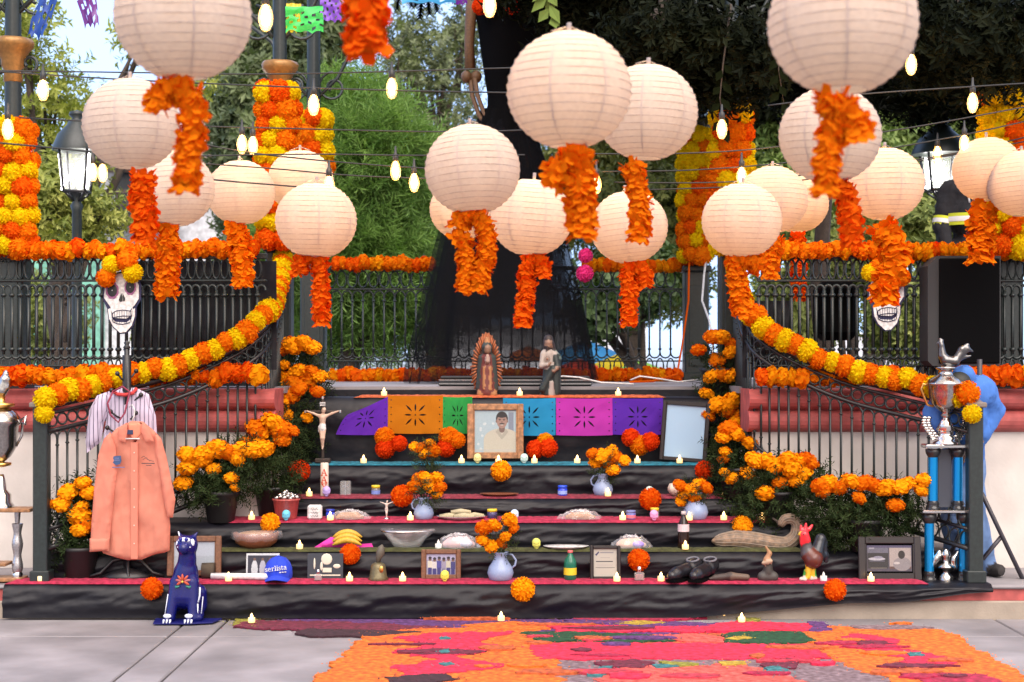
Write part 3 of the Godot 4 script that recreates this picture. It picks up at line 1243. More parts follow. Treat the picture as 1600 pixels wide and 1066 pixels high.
	var flags := [[525, 606, 620, 679, 0.13, 0.03, 0.45, "purple paper flag with cut star, folded over at the left end"], [606, 692, 618, 677, 0.62, 0.22, 0.01, "golden orange paper flag with a cut star, second from the left"], [692, 738, 620, 677, 0.03, 0.33, 0.07, "green paper flag with cut star, half hidden by the framed portrait"], [786, 868, 622, 680, 0.03, 0.34, 0.62, "sky blue paper flag with cut star, right of the framed portrait"], [869, 957, 622, 680, 0.52, 0.05, 0.45, "magenta paper flag with a cut star between blue and purple"], [957, 1036, 622, 679, 0.11, 0.03, 0.42, "deep purple paper flag at the right end of the row"]]
	for i in flags.size():
		var q: Array = flags[i]
		var m := mat(q[4] * 0.8, q[5] * 0.75, q[6] * 0.8, 0.75)
		m.metallic_specular = 0.2
		m.albedo_texture = cut
		m.transparency = BaseMaterial3D.TRANSPARENCY_ALPHA_SCISSOR
		m.alpha_scissor_threshold = 0.5
		through(m, q[4], q[5], q[6])
		var b := MB.new()
		b.smooth(true)
		var d := 10.385
		var a := P(q[0], q[2], d)
		var e := P(q[1], q[3], d)
		var f := func(u: float, v: float) -> Array:
			var sk := 0.0
			var yy := lerpf(a.y, e.y, v)
			if i == 0:
				sk = (1.0 - u) * (1.0 - v) * 0.09
				yy -= (1.0 - u) * (1.0 - v) * (1.0 - v) * 0.11
			return [Vector3(lerpf(a.x, e.x, u) + sk, yy - 0.004 * sin(u * PI), -d + 0.012 * v + 0.01 * nz.get_noise_2d(u * 2.5 + i * 5.0, v * 1.5)), Vector2(u, v)]
		for ui in 16:
			for vi in 10:
				var c := [f.call(ui / 16.0, (vi + 1) / 10.0), f.call((ui + 1) / 16.0, (vi + 1) / 10.0), f.call((ui + 1) / 16.0, vi / 10.0), f.call(ui / 16.0, vi / 10.0)]
				for w in [0, 2, 1, 0, 3, 2]:
					b.st.set_uv(c[w][1])
					b.v(c[w][0])
		tag(obj("paper_flag", b.done(), m), q[7], "paper flag", "cut paper flags on the altar")
	# thin plastic bags and boards on the deck edge
	var b := MB.new()
	b.box(P(805, 597, 10.95) + Vector3(0, -0.01, 0), Vector3(L(238, 10.95), 0.03, 0.25), 0.008)
	b.box(P(805, 590, 10.97), Vector3(L(232, 10.95), 0.02, 0.22), 0.006)
	var bx := obj("equipment_case", b.done(), M.black)
	tag(bx, "long flat black equipment case lying behind the two statuettes", "case")
	b = MB.new()
	for s in [-1, 1]:
		b.box(P(805, 597 - s * 3, 10.82), Vector3(L(236, 10.95), 0.004, 0.004))
	obj("metal_trim", b.done(), M.silver, bx)
	for q in [[[[850, 592], [880, 588], [905, 590], [940, 598], [990, 600]], "white cable looping over the deck behind the bearded statuette"], [[[985, 594], [1000, 588], [1030, 592], [1060, 597], [1095, 593], [1110, 575]], "white cable on the deck near the right column"]]:
		var pts := []
		for p in q[0]:
			pts.append(P(p[0], p[1], 10.78))
		b = MB.new()
		b.tube(pts, 0.006, 5)
		tag(obj("white_cable", b.done(), M.white), q[1], "cable")
	b = MB.new()
	b.tube([P(1077, 398, 13.0), P(1076, 470, 13.0), P(1066, 540, 12.8), P(1058, 585, 12.4), P(1020, 596, 11.6), P(985, 597, 11.0)], 0.008, 5)
	tag(obj("orange_cable", b.done(), M.deep), "orange power cable running down the right back column", "cable")
	b = MB.new()
	b.tube([P(1104, 398, 13.0), P(1100, 430, 12.9), P(1097, 470, 12.7), P(1108, 500, 12.2), P(1114, 530, 11.6), P(1114, 590, 11.0)], 0.009, 5)
	tag(obj("white_cable", b.done(), M.white), "white power cable hanging beside the right back column", "cable")


# ---------------------------------------------------------------- beyond the bandstand

func backdrop() -> void:
	# pale house with a balcony, behind the left railing
	var d := 30.0
	var t := thing("house", "pale green and white house with a dark balcony beyond the left trees", "house", P(230, 560, d) * Vector3(1, 0, 1))
	var o := t.position
	var wall := func(x0: float, y0: float, x1: float, y1: float, dd: float, m: Material, called: String, thick := 0.3) -> void:
		var a := P(x0, y0, dd) - o
		var e := P(x1, y1, dd) - o
		var b := MB.new()
		b.box(Vector3((a.x + e.x) / 2, (a.y + e.y) / 2, a.z - thick / 2), Vector3(absf(e.x - a.x), absf(a.y - e.y), thick))
		obj(called, b.done(), m, t)
	wall.call(-60, 306, 159, 680, d, ntri(mat(0.22, 0.55, 0.42, 0.9), K.grain, 0.6), "wall", 3.0)
	wall.call(159, 150, 420, 680, d + 0.2, ntri(mat(0.80, 0.82, 0.86, 0.9), K.grain, 0.6), "wall", 4.0)
	wall.call(-60, 300, 160, 306, d - 0.1, mat(0.5, 0.52, 0.5, 0.9), "parapet", 3.2)
	wall.call(150, 338, 262, 346, d - 0.9, mat(0.10, 0.07, 0.06, 0.8), "balcony_floor", 1.1)
	wall.call(150, 296, 262, 302, d - 0.9, mat(0.05, 0.03, 0.03, 0.7), "balcony_rail", 0.08)
	wall.call(150, 318, 262, 322, d - 0.9, mat(0.05, 0.03, 0.03, 0.7), "balcony_rail", 0.08)
	for i in 8:
		wall.call(152 + i * 15, 300, 155 + i * 15, 340, d - 0.88, mat(0.05, 0.03, 0.03, 0.7), "balcony_post", 0.08)
	wall.call(150, 230, 330, 262, d - 0.6, mat(0.22, 0.17, 0.14, 0.8), "eave", 0.9)
	for q in [[60, 470, 100, 560], [275, 470, 320, 560], [180, 262, 230, 338]]:
		wall.call(q[0], q[1], q[2], q[3], d + 0.15 if q[0] > 159 else d - 0.03, mat(0.03, 0.04, 0.05, 0.2), "window", 0.06)
		wall.call(q[0] - 3, q[3], q[2] + 3, q[3] + 4, d - 0.1, M.white, "window_sill", 0.2)
	# long white wall and coloured sunshades at the far side of the square
	for q in [[640, 1010, 508, 32.0, 0.82, 0.85, 0.90, "bright white wall seen through the back railing"], [1180, 1490, 520, 34.0, 0.74, 0.76, 0.84, "low white wall beyond the right railing"]]:
		var a := P(q[0], q[2], q[3])
		var e := P(q[1], 640, q[3])
		var b := MB.new()
		b.box(Vector3(0, a.y / 2, 0), Vector3(e.x - a.x, a.y, 0.4), 0.03)
		tag(obj("garden_wall", b.done(), ntri(mat(q[4], q[5], q[6], 0.9), K.grain, 0.8), self, Vector3((a.x + e.x) / 2, 0, -q[3])), q[7], "wall")
	for q in [[915, 530, 66, 22, [0.08, 0.42, 0.75], "blue sunshade in the distance right of the bearded statuette"], [965, 553, 40, 21, [0.80, 0.62, 0.03], "yellow sunshade half hidden below the blue one"], [1000, 562, 34, 20.5, [0.30, 0.62, 0.10], "small lime green sunshade beside the yellow one"], [905, 560, 30, 20, [0.75, 0.07, 0.03], "red sunshade low behind the back railing"], [826, 540, 30, 23, [0.8, 0.22, 0.03], "orange sunshade seen between the two statuettes"]]:
		var top := P(q[0], q[1], q[3])
		var r := L(q[2], q[3])
		var u := thing("sunshade", q[5], "sunshade", Vector3(top.x, 0, top.z), "distant coloured sunshades")
		var b := MB.new()
		b.smooth(false)
		for k in 8:
			var a0 := TAU * k / 8
			var a1 := TAU * (k + 1) / 8
			var e0 := Vector3(cos(a0) * r, top.y - r * 0.42, sin(a0) * r)
			var e1 := Vector3(cos(a1) * r, top.y - r * 0.42, sin(a1) * r)
			b.tri(Vector3(0, top.y, 0), e1, e0)
			b.quad(e0, e1, e1 - Vector3(0, 0.12, 0), e0 - Vector3(0, 0.12, 0))
		obj("canopy", b.done(), through(mat(q[4][0], q[4][1], q[4][2], 0.8), q[4][0], q[4][1], q[4][2]), u)
		b = MB.new()
		b.tube([Vector3.ZERO, Vector3(0, top.y, 0)], 0.025, 6)
		obj("pole", b.done(), M.white, u)


func tree(called: String, label: String, at: Vector3, blobs: Array, count: int, mesh: Mesh, smin: float, smax: float, c0: Color, c1: Color, trunk_r: float, lean := Vector3.ZERO, droop := 0.0, shell := 0.35, group := "", lm: Material = null) -> void:
	var t := thing(called, label, "tree", at, group)
	var top := Vector3.ZERO
	var hi := 0.0
	for b in blobs:
		top += b[0] / blobs.size()
		hi = maxf(hi, b[0].y)
	top -= at
	var b := MB.new()
	var bend := Vector3(rng.randfn(0, 0.15), 0, rng.randfn(0, 0.15))
	b.tube([Vector3.ZERO, top * 0.2 + bend + Vector3(0, 0.1, 0), top * 0.5 - bend * 0.6, top * 0.85 + bend, top + lean], [trunk_r * 1.3, trunk_r, trunk_r * 0.85, trunk_r * 0.55, trunk_r * 0.2], 9)
	obj("trunk", b.done(), M.bark, t)
	b = MB.new()
	for q in blobs:
		var e: Vector3 = q[0] - at
		var s := top * rng.randf_range(0.45, 0.75)
		if lm:
			s = e + Vector3(rng.randfn(0, 0.5), 0.7, -0.3)
		b.tube([s, s.lerp(e, 0.5) + Vector3(rng.randfn(0, 0.12), 0.1, rng.randfn(0, 0.12)), e], [trunk_r * 0.5, trunk_r * 0.3, trunk_r * 0.08], 6)
		for k in 4:
			var w: Vector3 = e + Vector3(rng.randfn(), rng.randfn(), rng.randfn()).normalized() * q[1] * 0.9
			b.tube([e.lerp(s, 0.3), e.lerp(w, 0.5) + Vector3(0, 0.05, 0), w], [trunk_r * 0.16, trunk_r * 0.1, trunk_r * 0.03], 5)
	obj("limb", b.done(), M.bark, t)
	var lb := []
	for q in blobs:
		lb.append([q[0] - at, q[1]])
	scatter("crown", mesh, lm if lm else M.leaf, lb, count, smin, smax, c0, c1, t, droop, shell)


func blobs_at(list: Array, d: float) -> Array:
	# [x pixel, y pixel, rx pixel, ry pixel, depth offset] round a depth
	var r := []
	for q in list:
		var dd: float = d + q[4]
		r.append([P(q[0], q[1], dd), Vector3(L(q[2], dd), L(q[3], dd), L(minf(q[2], q[3]) * 0.9 + 10.0, dd))])
	return r


func trees() -> void:
	var fl := func(x: float, d: float) -> Vector3: return P(x, 560, d) * Vector3(1, 0, 1)
	# airy yellow green tree at upper left
	tree("leafy_tree", "airy yellow green tree with sky showing through at upper left", fl.call(70, 17.0), blobs_at([[60, 150, 70, 70, 0], [110, 270, 60, 60, 0.6], [30, 40, 50, 60, -0.5], [150, 190, 50, 50, 1], [220, 60, 30, 40, 0.5], [300, 120, 34, 50, 1.5], [60, 330, 70, 40, -0.3]], 17.0), 800, K.spray, 0.18, 0.34, lin(0.18, 0.22, 0.03), lin(0.5, 0.52, 0.10), 0.14, Vector3.ZERO, 0.1, 0.6)
	tree("leafy_tree", "pale leafy shrub tree behind the left street lamp", fl.call(95, 14.5), blobs_at([[75, 330, 45, 50, 0], [150, 345, 30, 35, 0.3], [95, 285, 30, 30, 0.2]], 14.5), 420, K.spray, 0.18, 0.32, lin(0.16, 0.20, 0.03), lin(0.42, 0.42, 0.10), 0.05)
	# feathery bright green tree in the middle
	tree("feathery_tree", "bright green feathery tree left of the black dress", fl.call(545, 17.0), blobs_at([[545, 190, 65, 60, 0], [590, 250, 85, 75, -0.5], [500, 300, 75, 75, 0.3], [560, 380, 95, 80, -0.4], [630, 330, 60, 70, 0.4], [480, 400, 70, 60, 0.2], [600, 480, 90, 70, 0], [520, 500, 70, 60, 0.3]], 17.0), 6500, K.needle, 0.22, 0.42, lin(0.09, 0.19, 0.035), lin(0.30, 0.46, 0.12), 0.13, Vector3.ZERO, -0.3, 0.45)
	# grey green trees behind
	tree("old_tree", "grey green tree with bare twigs behind the bony arm", fl.call(700, 23.0), blobs_at([[690, 330, 80, 90, 0], [640, 240, 60, 70, 0.8], [720, 210, 70, 60, 1.2], [680, 120, 60, 60, 1.5], [640, 60, 60, 60, 2], [730, 60, 50, 70, 2], [620, 140, 40, 60, 1.0], [720, 460, 80, 70, 0]], 23.0), 2000, K.spray, 0.2, 0.36, lin(0.09, 0.11, 0.06), lin(0.27, 0.32, 0.15), 0.2, Vector3.ZERO, 0.0, 0.7)
	tree("old_tree", "dull olive tree rising behind the left iron columns", fl.call(380, 22.0), blobs_at([[390, 190, 60, 80, 0], [430, 120, 70, 80, 0.6], [390, 300, 45, 60, 0.3], [450, 260, 60, 80, 1.0], [420, 420, 70, 60, 0.4], [480, 60, 60, 60, 1.4], [420, 20, 70, 50, 1.0]], 22.0), 4200, K.spray, 0.26, 0.5, lin(0.06, 0.09, 0.04), lin(0.2, 0.25, 0.10), 0.2)
	# right hand trees
	tree("bushy_tree", "mid green bushy tree behind the lanterns at right", fl.call(1370, 19.0), blobs_at([[1300, 230, 90, 80, 0], [1400, 190, 80, 70, 0.5], [1450, 260, 70, 70, 0.2], [1250, 330, 80, 60, -0.3], [1380, 330, 110, 70, 0.3], [1180, 250, 60, 70, 0.6], [1550, 260, 70, 80, 0.8]], 19.0), 5200, K.spray, 0.2, 0.4, lin(0.10, 0.17, 0.035), lin(0.34, 0.44, 0.13), 0.16)
	tree("bushy_tree", "yellow green tree between the dress and the right column", fl.call(1000, 21.0), blobs_at([[1000, 330, 90, 70, 0], [950, 250, 70, 60, 0.5], [1060, 260, 60, 80, 0.6], [1010, 430, 90, 60, 0.2], [900, 300, 60, 80, 0.5]], 21.0), 3600, K.spray, 0.2, 0.4, lin(0.11, 0.13, 0.03), lin(0.38, 0.40, 0.12), 0.16, Vector3.ZERO, 0.1)
	tree("leaning_tree", "small tree with a leaning dark trunk behind the right of the back railing", fl.call(1040, 17.5), blobs_at([[960, 455, 50, 40, 0], [1010, 440, 45, 45, 0.4], [925, 500, 30, 22, 0]], 17.5), 700, K.broad, 0.16, 0.3, lin(0.04, 0.08, 0.025), lin(0.12, 0.18, 0.06), 0.1)
	# shrubs seen through the railings
	for q in [[60, 500, 70, 60, 20.0, "leafy shrub behind the far left railing", 500], [330, 520, 100, 60, 17.5, "dark shrub behind the black cloth on the left railing", 900], [1235, 500, 60, 70, 15.5, "yellow green shrub behind the right railing beside the hanging tail", 800], [1420, 500, 60, 60, 16.5, "shrub behind the right railing near the loudspeaker", 700], [1330, 390, 60, 50, 15.0, "pale shrub above the right railing behind the hanging tails", 500], [1450, 360, 45, 40, 14.5, "bright leafy sprays below the right street lamp", 350]]:
		var d: float = q[4]
		var at: Vector3 = fl.call(q[0], d)
		var t := thing("shrub", q[5], "shrub", at)
		var c := P(q[0], q[1], d) - at
		var b := MB.new()
		for k in 6:
			var e := c + Vector3(rng.randfn(0, 0.4) * L(q[2], d), rng.randf_range(-0.2, 0.6) * L(q[3], d), rng.randfn(0, 0.1))
			b.tube([Vector3(rng.randfn(0, 0.05), 0, rng.randfn(0, 0.05)), e * Vector3(0.5, 0.6, 0.5), e], [0.03, 0.02, 0.006], 5)
		obj("stem", b.done(), M.bark, t)
		scatter("crown", K.spray, M.leaf, [[c, Vector3(L(q[2], d), L(q[3], d), L(q[2], d) * 0.6)]], q[6], 0.16, 0.32, lin(0.11, 0.15, 0.03), lin(0.46, 0.5, 0.14), t)
	# tall dark trees that shade the right of the square
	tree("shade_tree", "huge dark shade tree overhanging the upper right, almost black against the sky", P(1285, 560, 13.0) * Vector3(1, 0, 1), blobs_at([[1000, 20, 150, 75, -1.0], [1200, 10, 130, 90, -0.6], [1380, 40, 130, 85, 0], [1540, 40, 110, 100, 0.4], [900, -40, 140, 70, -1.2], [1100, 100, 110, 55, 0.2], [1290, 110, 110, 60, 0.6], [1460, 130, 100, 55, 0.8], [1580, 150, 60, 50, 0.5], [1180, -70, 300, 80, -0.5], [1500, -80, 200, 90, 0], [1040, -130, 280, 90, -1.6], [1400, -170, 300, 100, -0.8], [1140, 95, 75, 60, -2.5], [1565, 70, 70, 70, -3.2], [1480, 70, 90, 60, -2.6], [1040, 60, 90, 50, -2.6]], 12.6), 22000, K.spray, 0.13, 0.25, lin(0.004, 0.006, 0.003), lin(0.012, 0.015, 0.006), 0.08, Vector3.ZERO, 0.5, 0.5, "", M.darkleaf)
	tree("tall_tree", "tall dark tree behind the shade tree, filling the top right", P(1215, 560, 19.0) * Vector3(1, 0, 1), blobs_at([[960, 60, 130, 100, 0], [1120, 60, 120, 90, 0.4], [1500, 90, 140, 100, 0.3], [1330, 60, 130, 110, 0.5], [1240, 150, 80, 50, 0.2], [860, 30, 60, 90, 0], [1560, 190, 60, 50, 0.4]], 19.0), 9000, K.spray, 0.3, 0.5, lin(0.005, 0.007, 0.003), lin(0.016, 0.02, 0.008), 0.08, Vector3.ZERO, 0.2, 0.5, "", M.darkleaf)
	# hanging sprays in front
	for q in [[1130, 175, 9.8, 0.006, "dark hanging leaf spray beside the pompom covered right column"], [1222, 130, 9.5, 0.006, "dark leaf spray hanging left of the large right lantern"], [862, 25, 7.6, 0.15, "pale green leaf twig hanging over the top of the centre lantern"]]:
		var at := P(q[0], q[1] - 75, q[2])
		var t := thing("hanging_twig", q[4], "twig", at)
		var ln := L(105 if q[3] < 0.1 else 75, q[2])
		var b := MB.new()
		b.tube([Vector3(0.05, ln * 0.9, -0.02), Vector3(0, 0, 0), Vector3(-0.02, -ln * 0.5, 0), Vector3(0.01, -ln, 0)], [0.008, 0.006, 0.004, 0.002], 5)
		obj("stem", b.done(), M.bark, t)
		b = MB.new()
		b.smooth(false)
		for k in 13:
			var u := k / 12.0
			var p := Vector3(-0.02 * sin(u * PI), -ln * u, 0)
			var an := k * 2.2
			var dir := Vector3(cos(an) * 0.8, -0.7 - 0.3 * rng.randf(), sin(an) * 0.4).normalized()
			var s := dir.cross(Vector3(0, 0.2, 1)).normalized() * 0.026
			var l := 0.105 * rng.randf_range(0.7, 1.2)
			var md := p + dir * l * 0.5 + Vector3(0, 0, 0.008)
			b.tri(p, md - s, p + dir * l); b.tri(p, p + dir * l, md + s)
		var hm := mat(q[3] * 0.7, q[3], q[3] * 0.25, 0.8)
		hm.metallic_specular = 0.12
		obj("leaf", b.done(), hm, t)


# ---------------------------------------------------------------- giant dressed figure

func giant_figure() -> void:
	var d := 12.2
	var base := P(790, 0, d)
	base.y = DECK
	var t := thing("giant_figure", "giant figure in a black dress with wide tulle skirt and bony arms", "giant figure", base)
	var yy := func(py: float) -> float: return EYE - (py - HZ) * d / FPX - DECK
	# bodice
	var b := MB.new()
	var prof := []
	for q in [[300, 30], [185, 42], [165, 36], [150, 36], [90, 44], [40, 50], [0, 56], [-50, 60], [-90, 40], [-100, 14]]:
		prof.append(Vector2(L(q[1] * 1.12, d), yy.call(q[0])))
	b.lathe(prof, 26, Vector3(L(12, d), 0, 0), 1.0, 0.72)
	obj("bodice", b.done(), M.matte, t)
	# inner skirt with folds
	b = MB.new()
	prof = []
	for q in [[440, 60], [400, 72], [330, 74], [250, 60], [205, 48], [172, 36]]:
		prof.append(Vector2(L(q[1], d), yy.call(q[0])))
	b.lathe(prof, 72, Vector3(L(-2, d), 0, 0), 1.0, 0.8, 0.05)
	obj("skirt", b.done(), M.matte, t)
	# tulle layers
	for lay in 6:
		b = MB.new()
		b.smooth(true)
		var seg := 90
		var rows := []
		for j in 13:
			var v := j / 12.0
			var py := lerpf(178, 598 - lay * 26, v)
			var R := L(lerpf(34, 150 - lay * 15, pow(v, 0.72)), d)
			var row := []
			for k in seg:
				var an := TAU * k / seg
				var rr := R * (1.0 + (0.05 + 0.06 * v) * nz.get_noise_3d(cos(an) * 2.5, v * 0.8 + lay * 3.0, sin(an) * 2.5) + 0.035 * v * sin(an * 17.0 + lay))
				row.append(Vector3(L(-4, d) + cos(an) * rr, yy.call(py + 16.0 * v * nz.get_noise_2d(cos(an) * 3.0 + lay, sin(an) * 3.0)), -sin(an) * rr * 0.8))
			rows.append(row)
		for j in 12:
			for k in seg:
				var k2 := (k + 1) % seg
				b.quad(rows[j + 1][k], rows[j + 1][k2], rows[j][k2], rows[j][k])
		obj("tulle_layer", b.done(), M.veil, t)
	# bony arms
	for s in [-1.0, 1.0]:
		var X := func(px: float, py: float, zz := 0.0) -> Vector3: return Vector3(L((px - 790.0) * (1.0 if s < 0 else -1.0) + (0.0 if s < 0 else 36.0), d), yy.call(py), zz)
		b = MB.new()
		b.tube([X.call(742, -40), X.call(736, 20), X.call(733, 70), X.call(735, 108)], [0.05, 0.046, 0.038, 0.044], 10)
		b.blob(X.call(729, 120), Vector3(0.045, 0.05, 0.05), 10, 6)
		b.blob(X.call(744, 120), Vector3(0.045, 0.05, 0.05), 10, 6)
		b.tube([X.call(735, 124), X.call(738, 150, 0.02), X.call(748, 180, 0.05), X.call(760, 200, 0.1)], [0.022, 0.018, 0.017, 0.02], 8)
		b.tube([X.call(742, 124, 0.03), X.call(746, 150, 0.06), X.call(756, 178, 0.09), X.call(766, 198, 0.13)], [0.02, 0.016, 0.016, 0.018], 8)
		obj("bony_arm", b.done(), ntri(mat(0.17, 0.085, 0.035, 0.6), K.grain, 4.0), t)
	# bouquet at the breast, feathers and spiky skirt flowers
	for q in [[752, 20, 13, "red"], [770, 12, 11, "red"], [800, 20, 12, "red"], [758, 4, 10, "deep"]]:
		var f := obj("red_flower", K.pom[0], M.red, t, Vector3(L(q[0] - 790, d), yy.call(q[1]), 0.22))
		f.scale = Vector3.ONE * L(q[2], d)
	var fm := [mat(0.02, 0.035, 0.22, 0.8), mat(0.01, 0.16, 0.22, 0.8), mat(0.62, 0.01, 0.16, 0.8)]
	for q in [[893, 342, 17, 0], [908, 372, 13, 1], [911, 405, 11, 2], [910, 432, 13, 2], [776, 240, 12, 2]]:
		var f := obj("skirt_flower", K.fluff, fm[q[3]], t, Vector3(L(q[0] - 790, d), yy.call(q[1]), 0.42 if q[0] > 800 else 0.30))
		f.scale = Vector3.ONE * L(q[2], d)
	b = MB.new()
	b.smooth(false)
	for q in [[626, -14, 622, 18], [640, -14, 644, 14], [655, -12, 650, 14], [668, -10, 672, 26], [662, -10, 657, 32], [678, -12, 684, 22]]:
		var a := Vector3(L(q[0] - 790, d), yy.call(q[1]), 0.1)
		var e := Vector3(L(q[2] - 790, d), yy.call(q[3]), 0.1)
		for k in 9:
			var u := k / 9.0
			var p := a.lerp(e, u)
			for s in [-1.0, 1.0]:
				var tip := p + (e - a).normalized() * 0.05 + Vector3(s * 0.045 * (1.0 - u * 0.4), 0, 0)
				b.tri(p, p + (e - a) * 0.14, tip)
				b.tri(p, tip, p + (e - a) * 0.14)
	obj("hat_feathers", b.done(), M.tulle, t)
	# arched cut paper banners overhead
	for q in [[628, 712, -30, 7, 11.4, [0.05, 0.35, 0.62], "sky blue cut paper banner hanging from the top edge, left of the figure"], [706, 730, -20, 8, 11.5, [0.20, 0.03, 0.36], "small purple cut paper banner at the top edge beside the bony arm"], [68, 106, -40, 64, 9.0, [0.01, 0.05, 0.24], "dark blue cut paper strip hanging at upper left"], [110, 145, -40, 46, 9.1, [0.10, 0.02, 0.16], "dark purple cut paper strip hanging at upper left"], [446, 505, 10, 52, 9.4, [0.05, 0.55, 0.10], "shiny green foil banner at the top, beside the golden capital"], [500, 533, -10, 36, 9.5, [0.16, 0.05, 0.40], "small violet foil banner at the top beside the green one"], [447, 470, 5, 53, 9.42, [0.7, 0.5, 0.03], "narrow yellow foil strip left of the green banner"]]:
		b = MB.new()
		b.smooth(true)
		var a := P(q[0], q[2], q[4])
		var e := P(q[1], q[3], q[4])
		var lean := -0.12 if q[0] < 100 else (0.06 if q[0] < 200 else 0.0)
		var f := func(i: int, j: int) -> Vector3:
			var u := i / 10.0
			var v := j / 10.0
			var nar := 1.0 - 0.35 * v if q[0] < 200 else 1.0
			return Vector3(lerpf(a.x, e.x, 0.5 + (u - 0.5) * nar) + lean * v, lerpf(a.y, e.y, v * (1.0 - 0.12 * absf(sin(u * 9.0)))), a.z + 0.04 * nz.get_noise_2d(u * 2.0 + q[0], v * 2.0))
		for i in 10:
			for j in 10:
				if (i + 2 * j) % 5 == 3 and j > 1 and j < 9:
					continue
				b.quad(f.call(i, j + 1), f.call(i + 1, j + 1), f.call(i + 1, j), f.call(i, j))
		var c: Array = q[5]
		tag(obj("paper_banner", b.done(), through(mat(c[0], c[1], c[2], 0.4), c[0], c[1], c[2])), q[6], "banner")


# ---------------------------------------------------------------- paper flower garlands

func flower(t: Node3D, p: Vector3, r: float, which: int) -> void:
	var ms := [M.orange, M.yellow, M.amber, M.deep]
	var o := obj("paper_flower", K.puff[rng.randi() % 3], ms[which], t, p - t.position)
	o.basis = Basis.from_euler(Vector3(rng.randf() * TAU, rng.randf() * TAU, rng.randf() * TAU)).scaled(Vector3(1, 1, 1) * r)


func garlands() -> void:
	# along rails and the edge of the deck: frilly orange flowers threaded side by side
	for q in [[-3.32, -1.56, 9.82, 391, 0.048, "orange paper flower garland along the top of the left railing"], [1.58, 3.32, 9.82, 391, 0.05, "orange paper flower garland along the top of the right railing"], [-1.45, -0.66, 13.2, 413, 0.055, "orange garland on the back railing, left of the black dress"], [0.62, 1.42, 13.2, 415, 0.055, "orange garland on the back railing, right of the black dress"], [-3.32, -1.50, 9.63, 586, 0.058, "orange garland along the deck edge under the left railing"], [1.50, 2.36, 9.63, 588, 0.055, "orange garland along the deck edge between right stair and trophy"], [2.62, 3.34, 9.63, 588, 0.064, "large orange garland on the deck edge at far right"], [-1.45, 1.38, 13.05, 587, 0.058, "orange garland at the foot of the back railing"]]:
		var y := P(0, q[3], q[2]).y
		var t := thing("flower_garland", q[5], "garland", Vector3((q[0] + q[1]) / 2, y, -q[2]))
		var x: float = q[0]
		var i := 0
		while x < q[1]:
			var o := obj("paper_flower", K.petal[i % 2], [M.orange, M.deep, M.orange, M.amber][rng.randi() % 4], t, Vector3(x - t.position.x, rng.randfn(0, 0.008), rng.randf_range(-0.01, 0.03)))
			o.basis = Basis.from_euler(Vector3(rng.randf() * TAU, rng.randfn(0, 0.4), rng.randfn(0, 0.3))) * Basis.from_scale(Vector3(0.8, 1.08, 1.08) * q[4] * rng.randf_range(0.9, 1.1))
			x += q[4] * rng.randf_range(0.95, 1.2)
			i += 1
	# yellow and orange pompoms down the stair rails
	for s in [-1.0, 1.0]:
		var pc := stair_path(s)
		var c: Curve3D = pc[0]
		var ln: float = pc[1]
		var t := thing("pompom_garland", "yellow and orange pompom garland sloping down the left stair rail" if s < 0 else "yellow and orange pompom garland sloping down the right stair rail", "garland", c.sample_baked(ln))
		var u := 0.0
		var i := 0
		while u < ln:
			var p := c.sample_baked(u) + Vector3(0, 0.055 + rng.randfn(0, 0.01), 0.035)
			flower(t, p, 0.067 * rng.randf_range(0.9, 1.12), 1 if i % 2 == 0 else 0)
			u += 0.078 * rng.randf_range(0.9, 1.1)
			i += 1
		flower(t, c.sample_baked(ln) + Vector3(0.0, -0.04, 0.06), 0.055, 1)
	# pompoms bunched round the columns
	for q in [[24, 180, 384, 30, 9.84, 0.072, "yellow and orange pompoms wrapped round the column at far left"], [433, 128, 372, 30, 10.6, 0.085, "yellow and orange pompoms wrapped round the front left column"], [490, 190, 262, 24, 13.05, 0.1, "pompom cluster on the back left column"], [1086, 210, 396, 22, 13.05, 0.085, "pompoms wrapped round the back right column above two cables"], [1143, 168, 384, 28, 10.6, 0.085, "yellow and orange pompoms wrapped round the front right column"], [1572, 140, 384, 38, 9.82, 0.08, "yellow and orange pompoms wrapped round the column at far right"]]:
		var c := P(q[0], (q[1] + q[2]) / 2.0, q[4])
		var t := thing("pompom_wrap", q[6], "garland", c)
		var y0 := P(0, q[2], q[4]).y
		var y1 := P(0, q[1], q[4]).y
		var y := y0
		var row := 0
		var R := L(q[3], q[4]) * 0.72
		while y < y1:
			for k in 6:
				var an := TAU * k / 6.0 + row * 0.5
				flower(t, Vector3(c.x + cos(an) * R, y + rng.randfn(0, 0.012), c.z + sin(an) * R * 0.8), q[5] * rng.randf_range(0.75, 1.02), 1 if rng.randf() < 0.45 else [0, 0, 3][rng.randi() % 3])
			y += q[5] * 1.25
			row += 1


# ---------------------------------------------------------------- lanterns

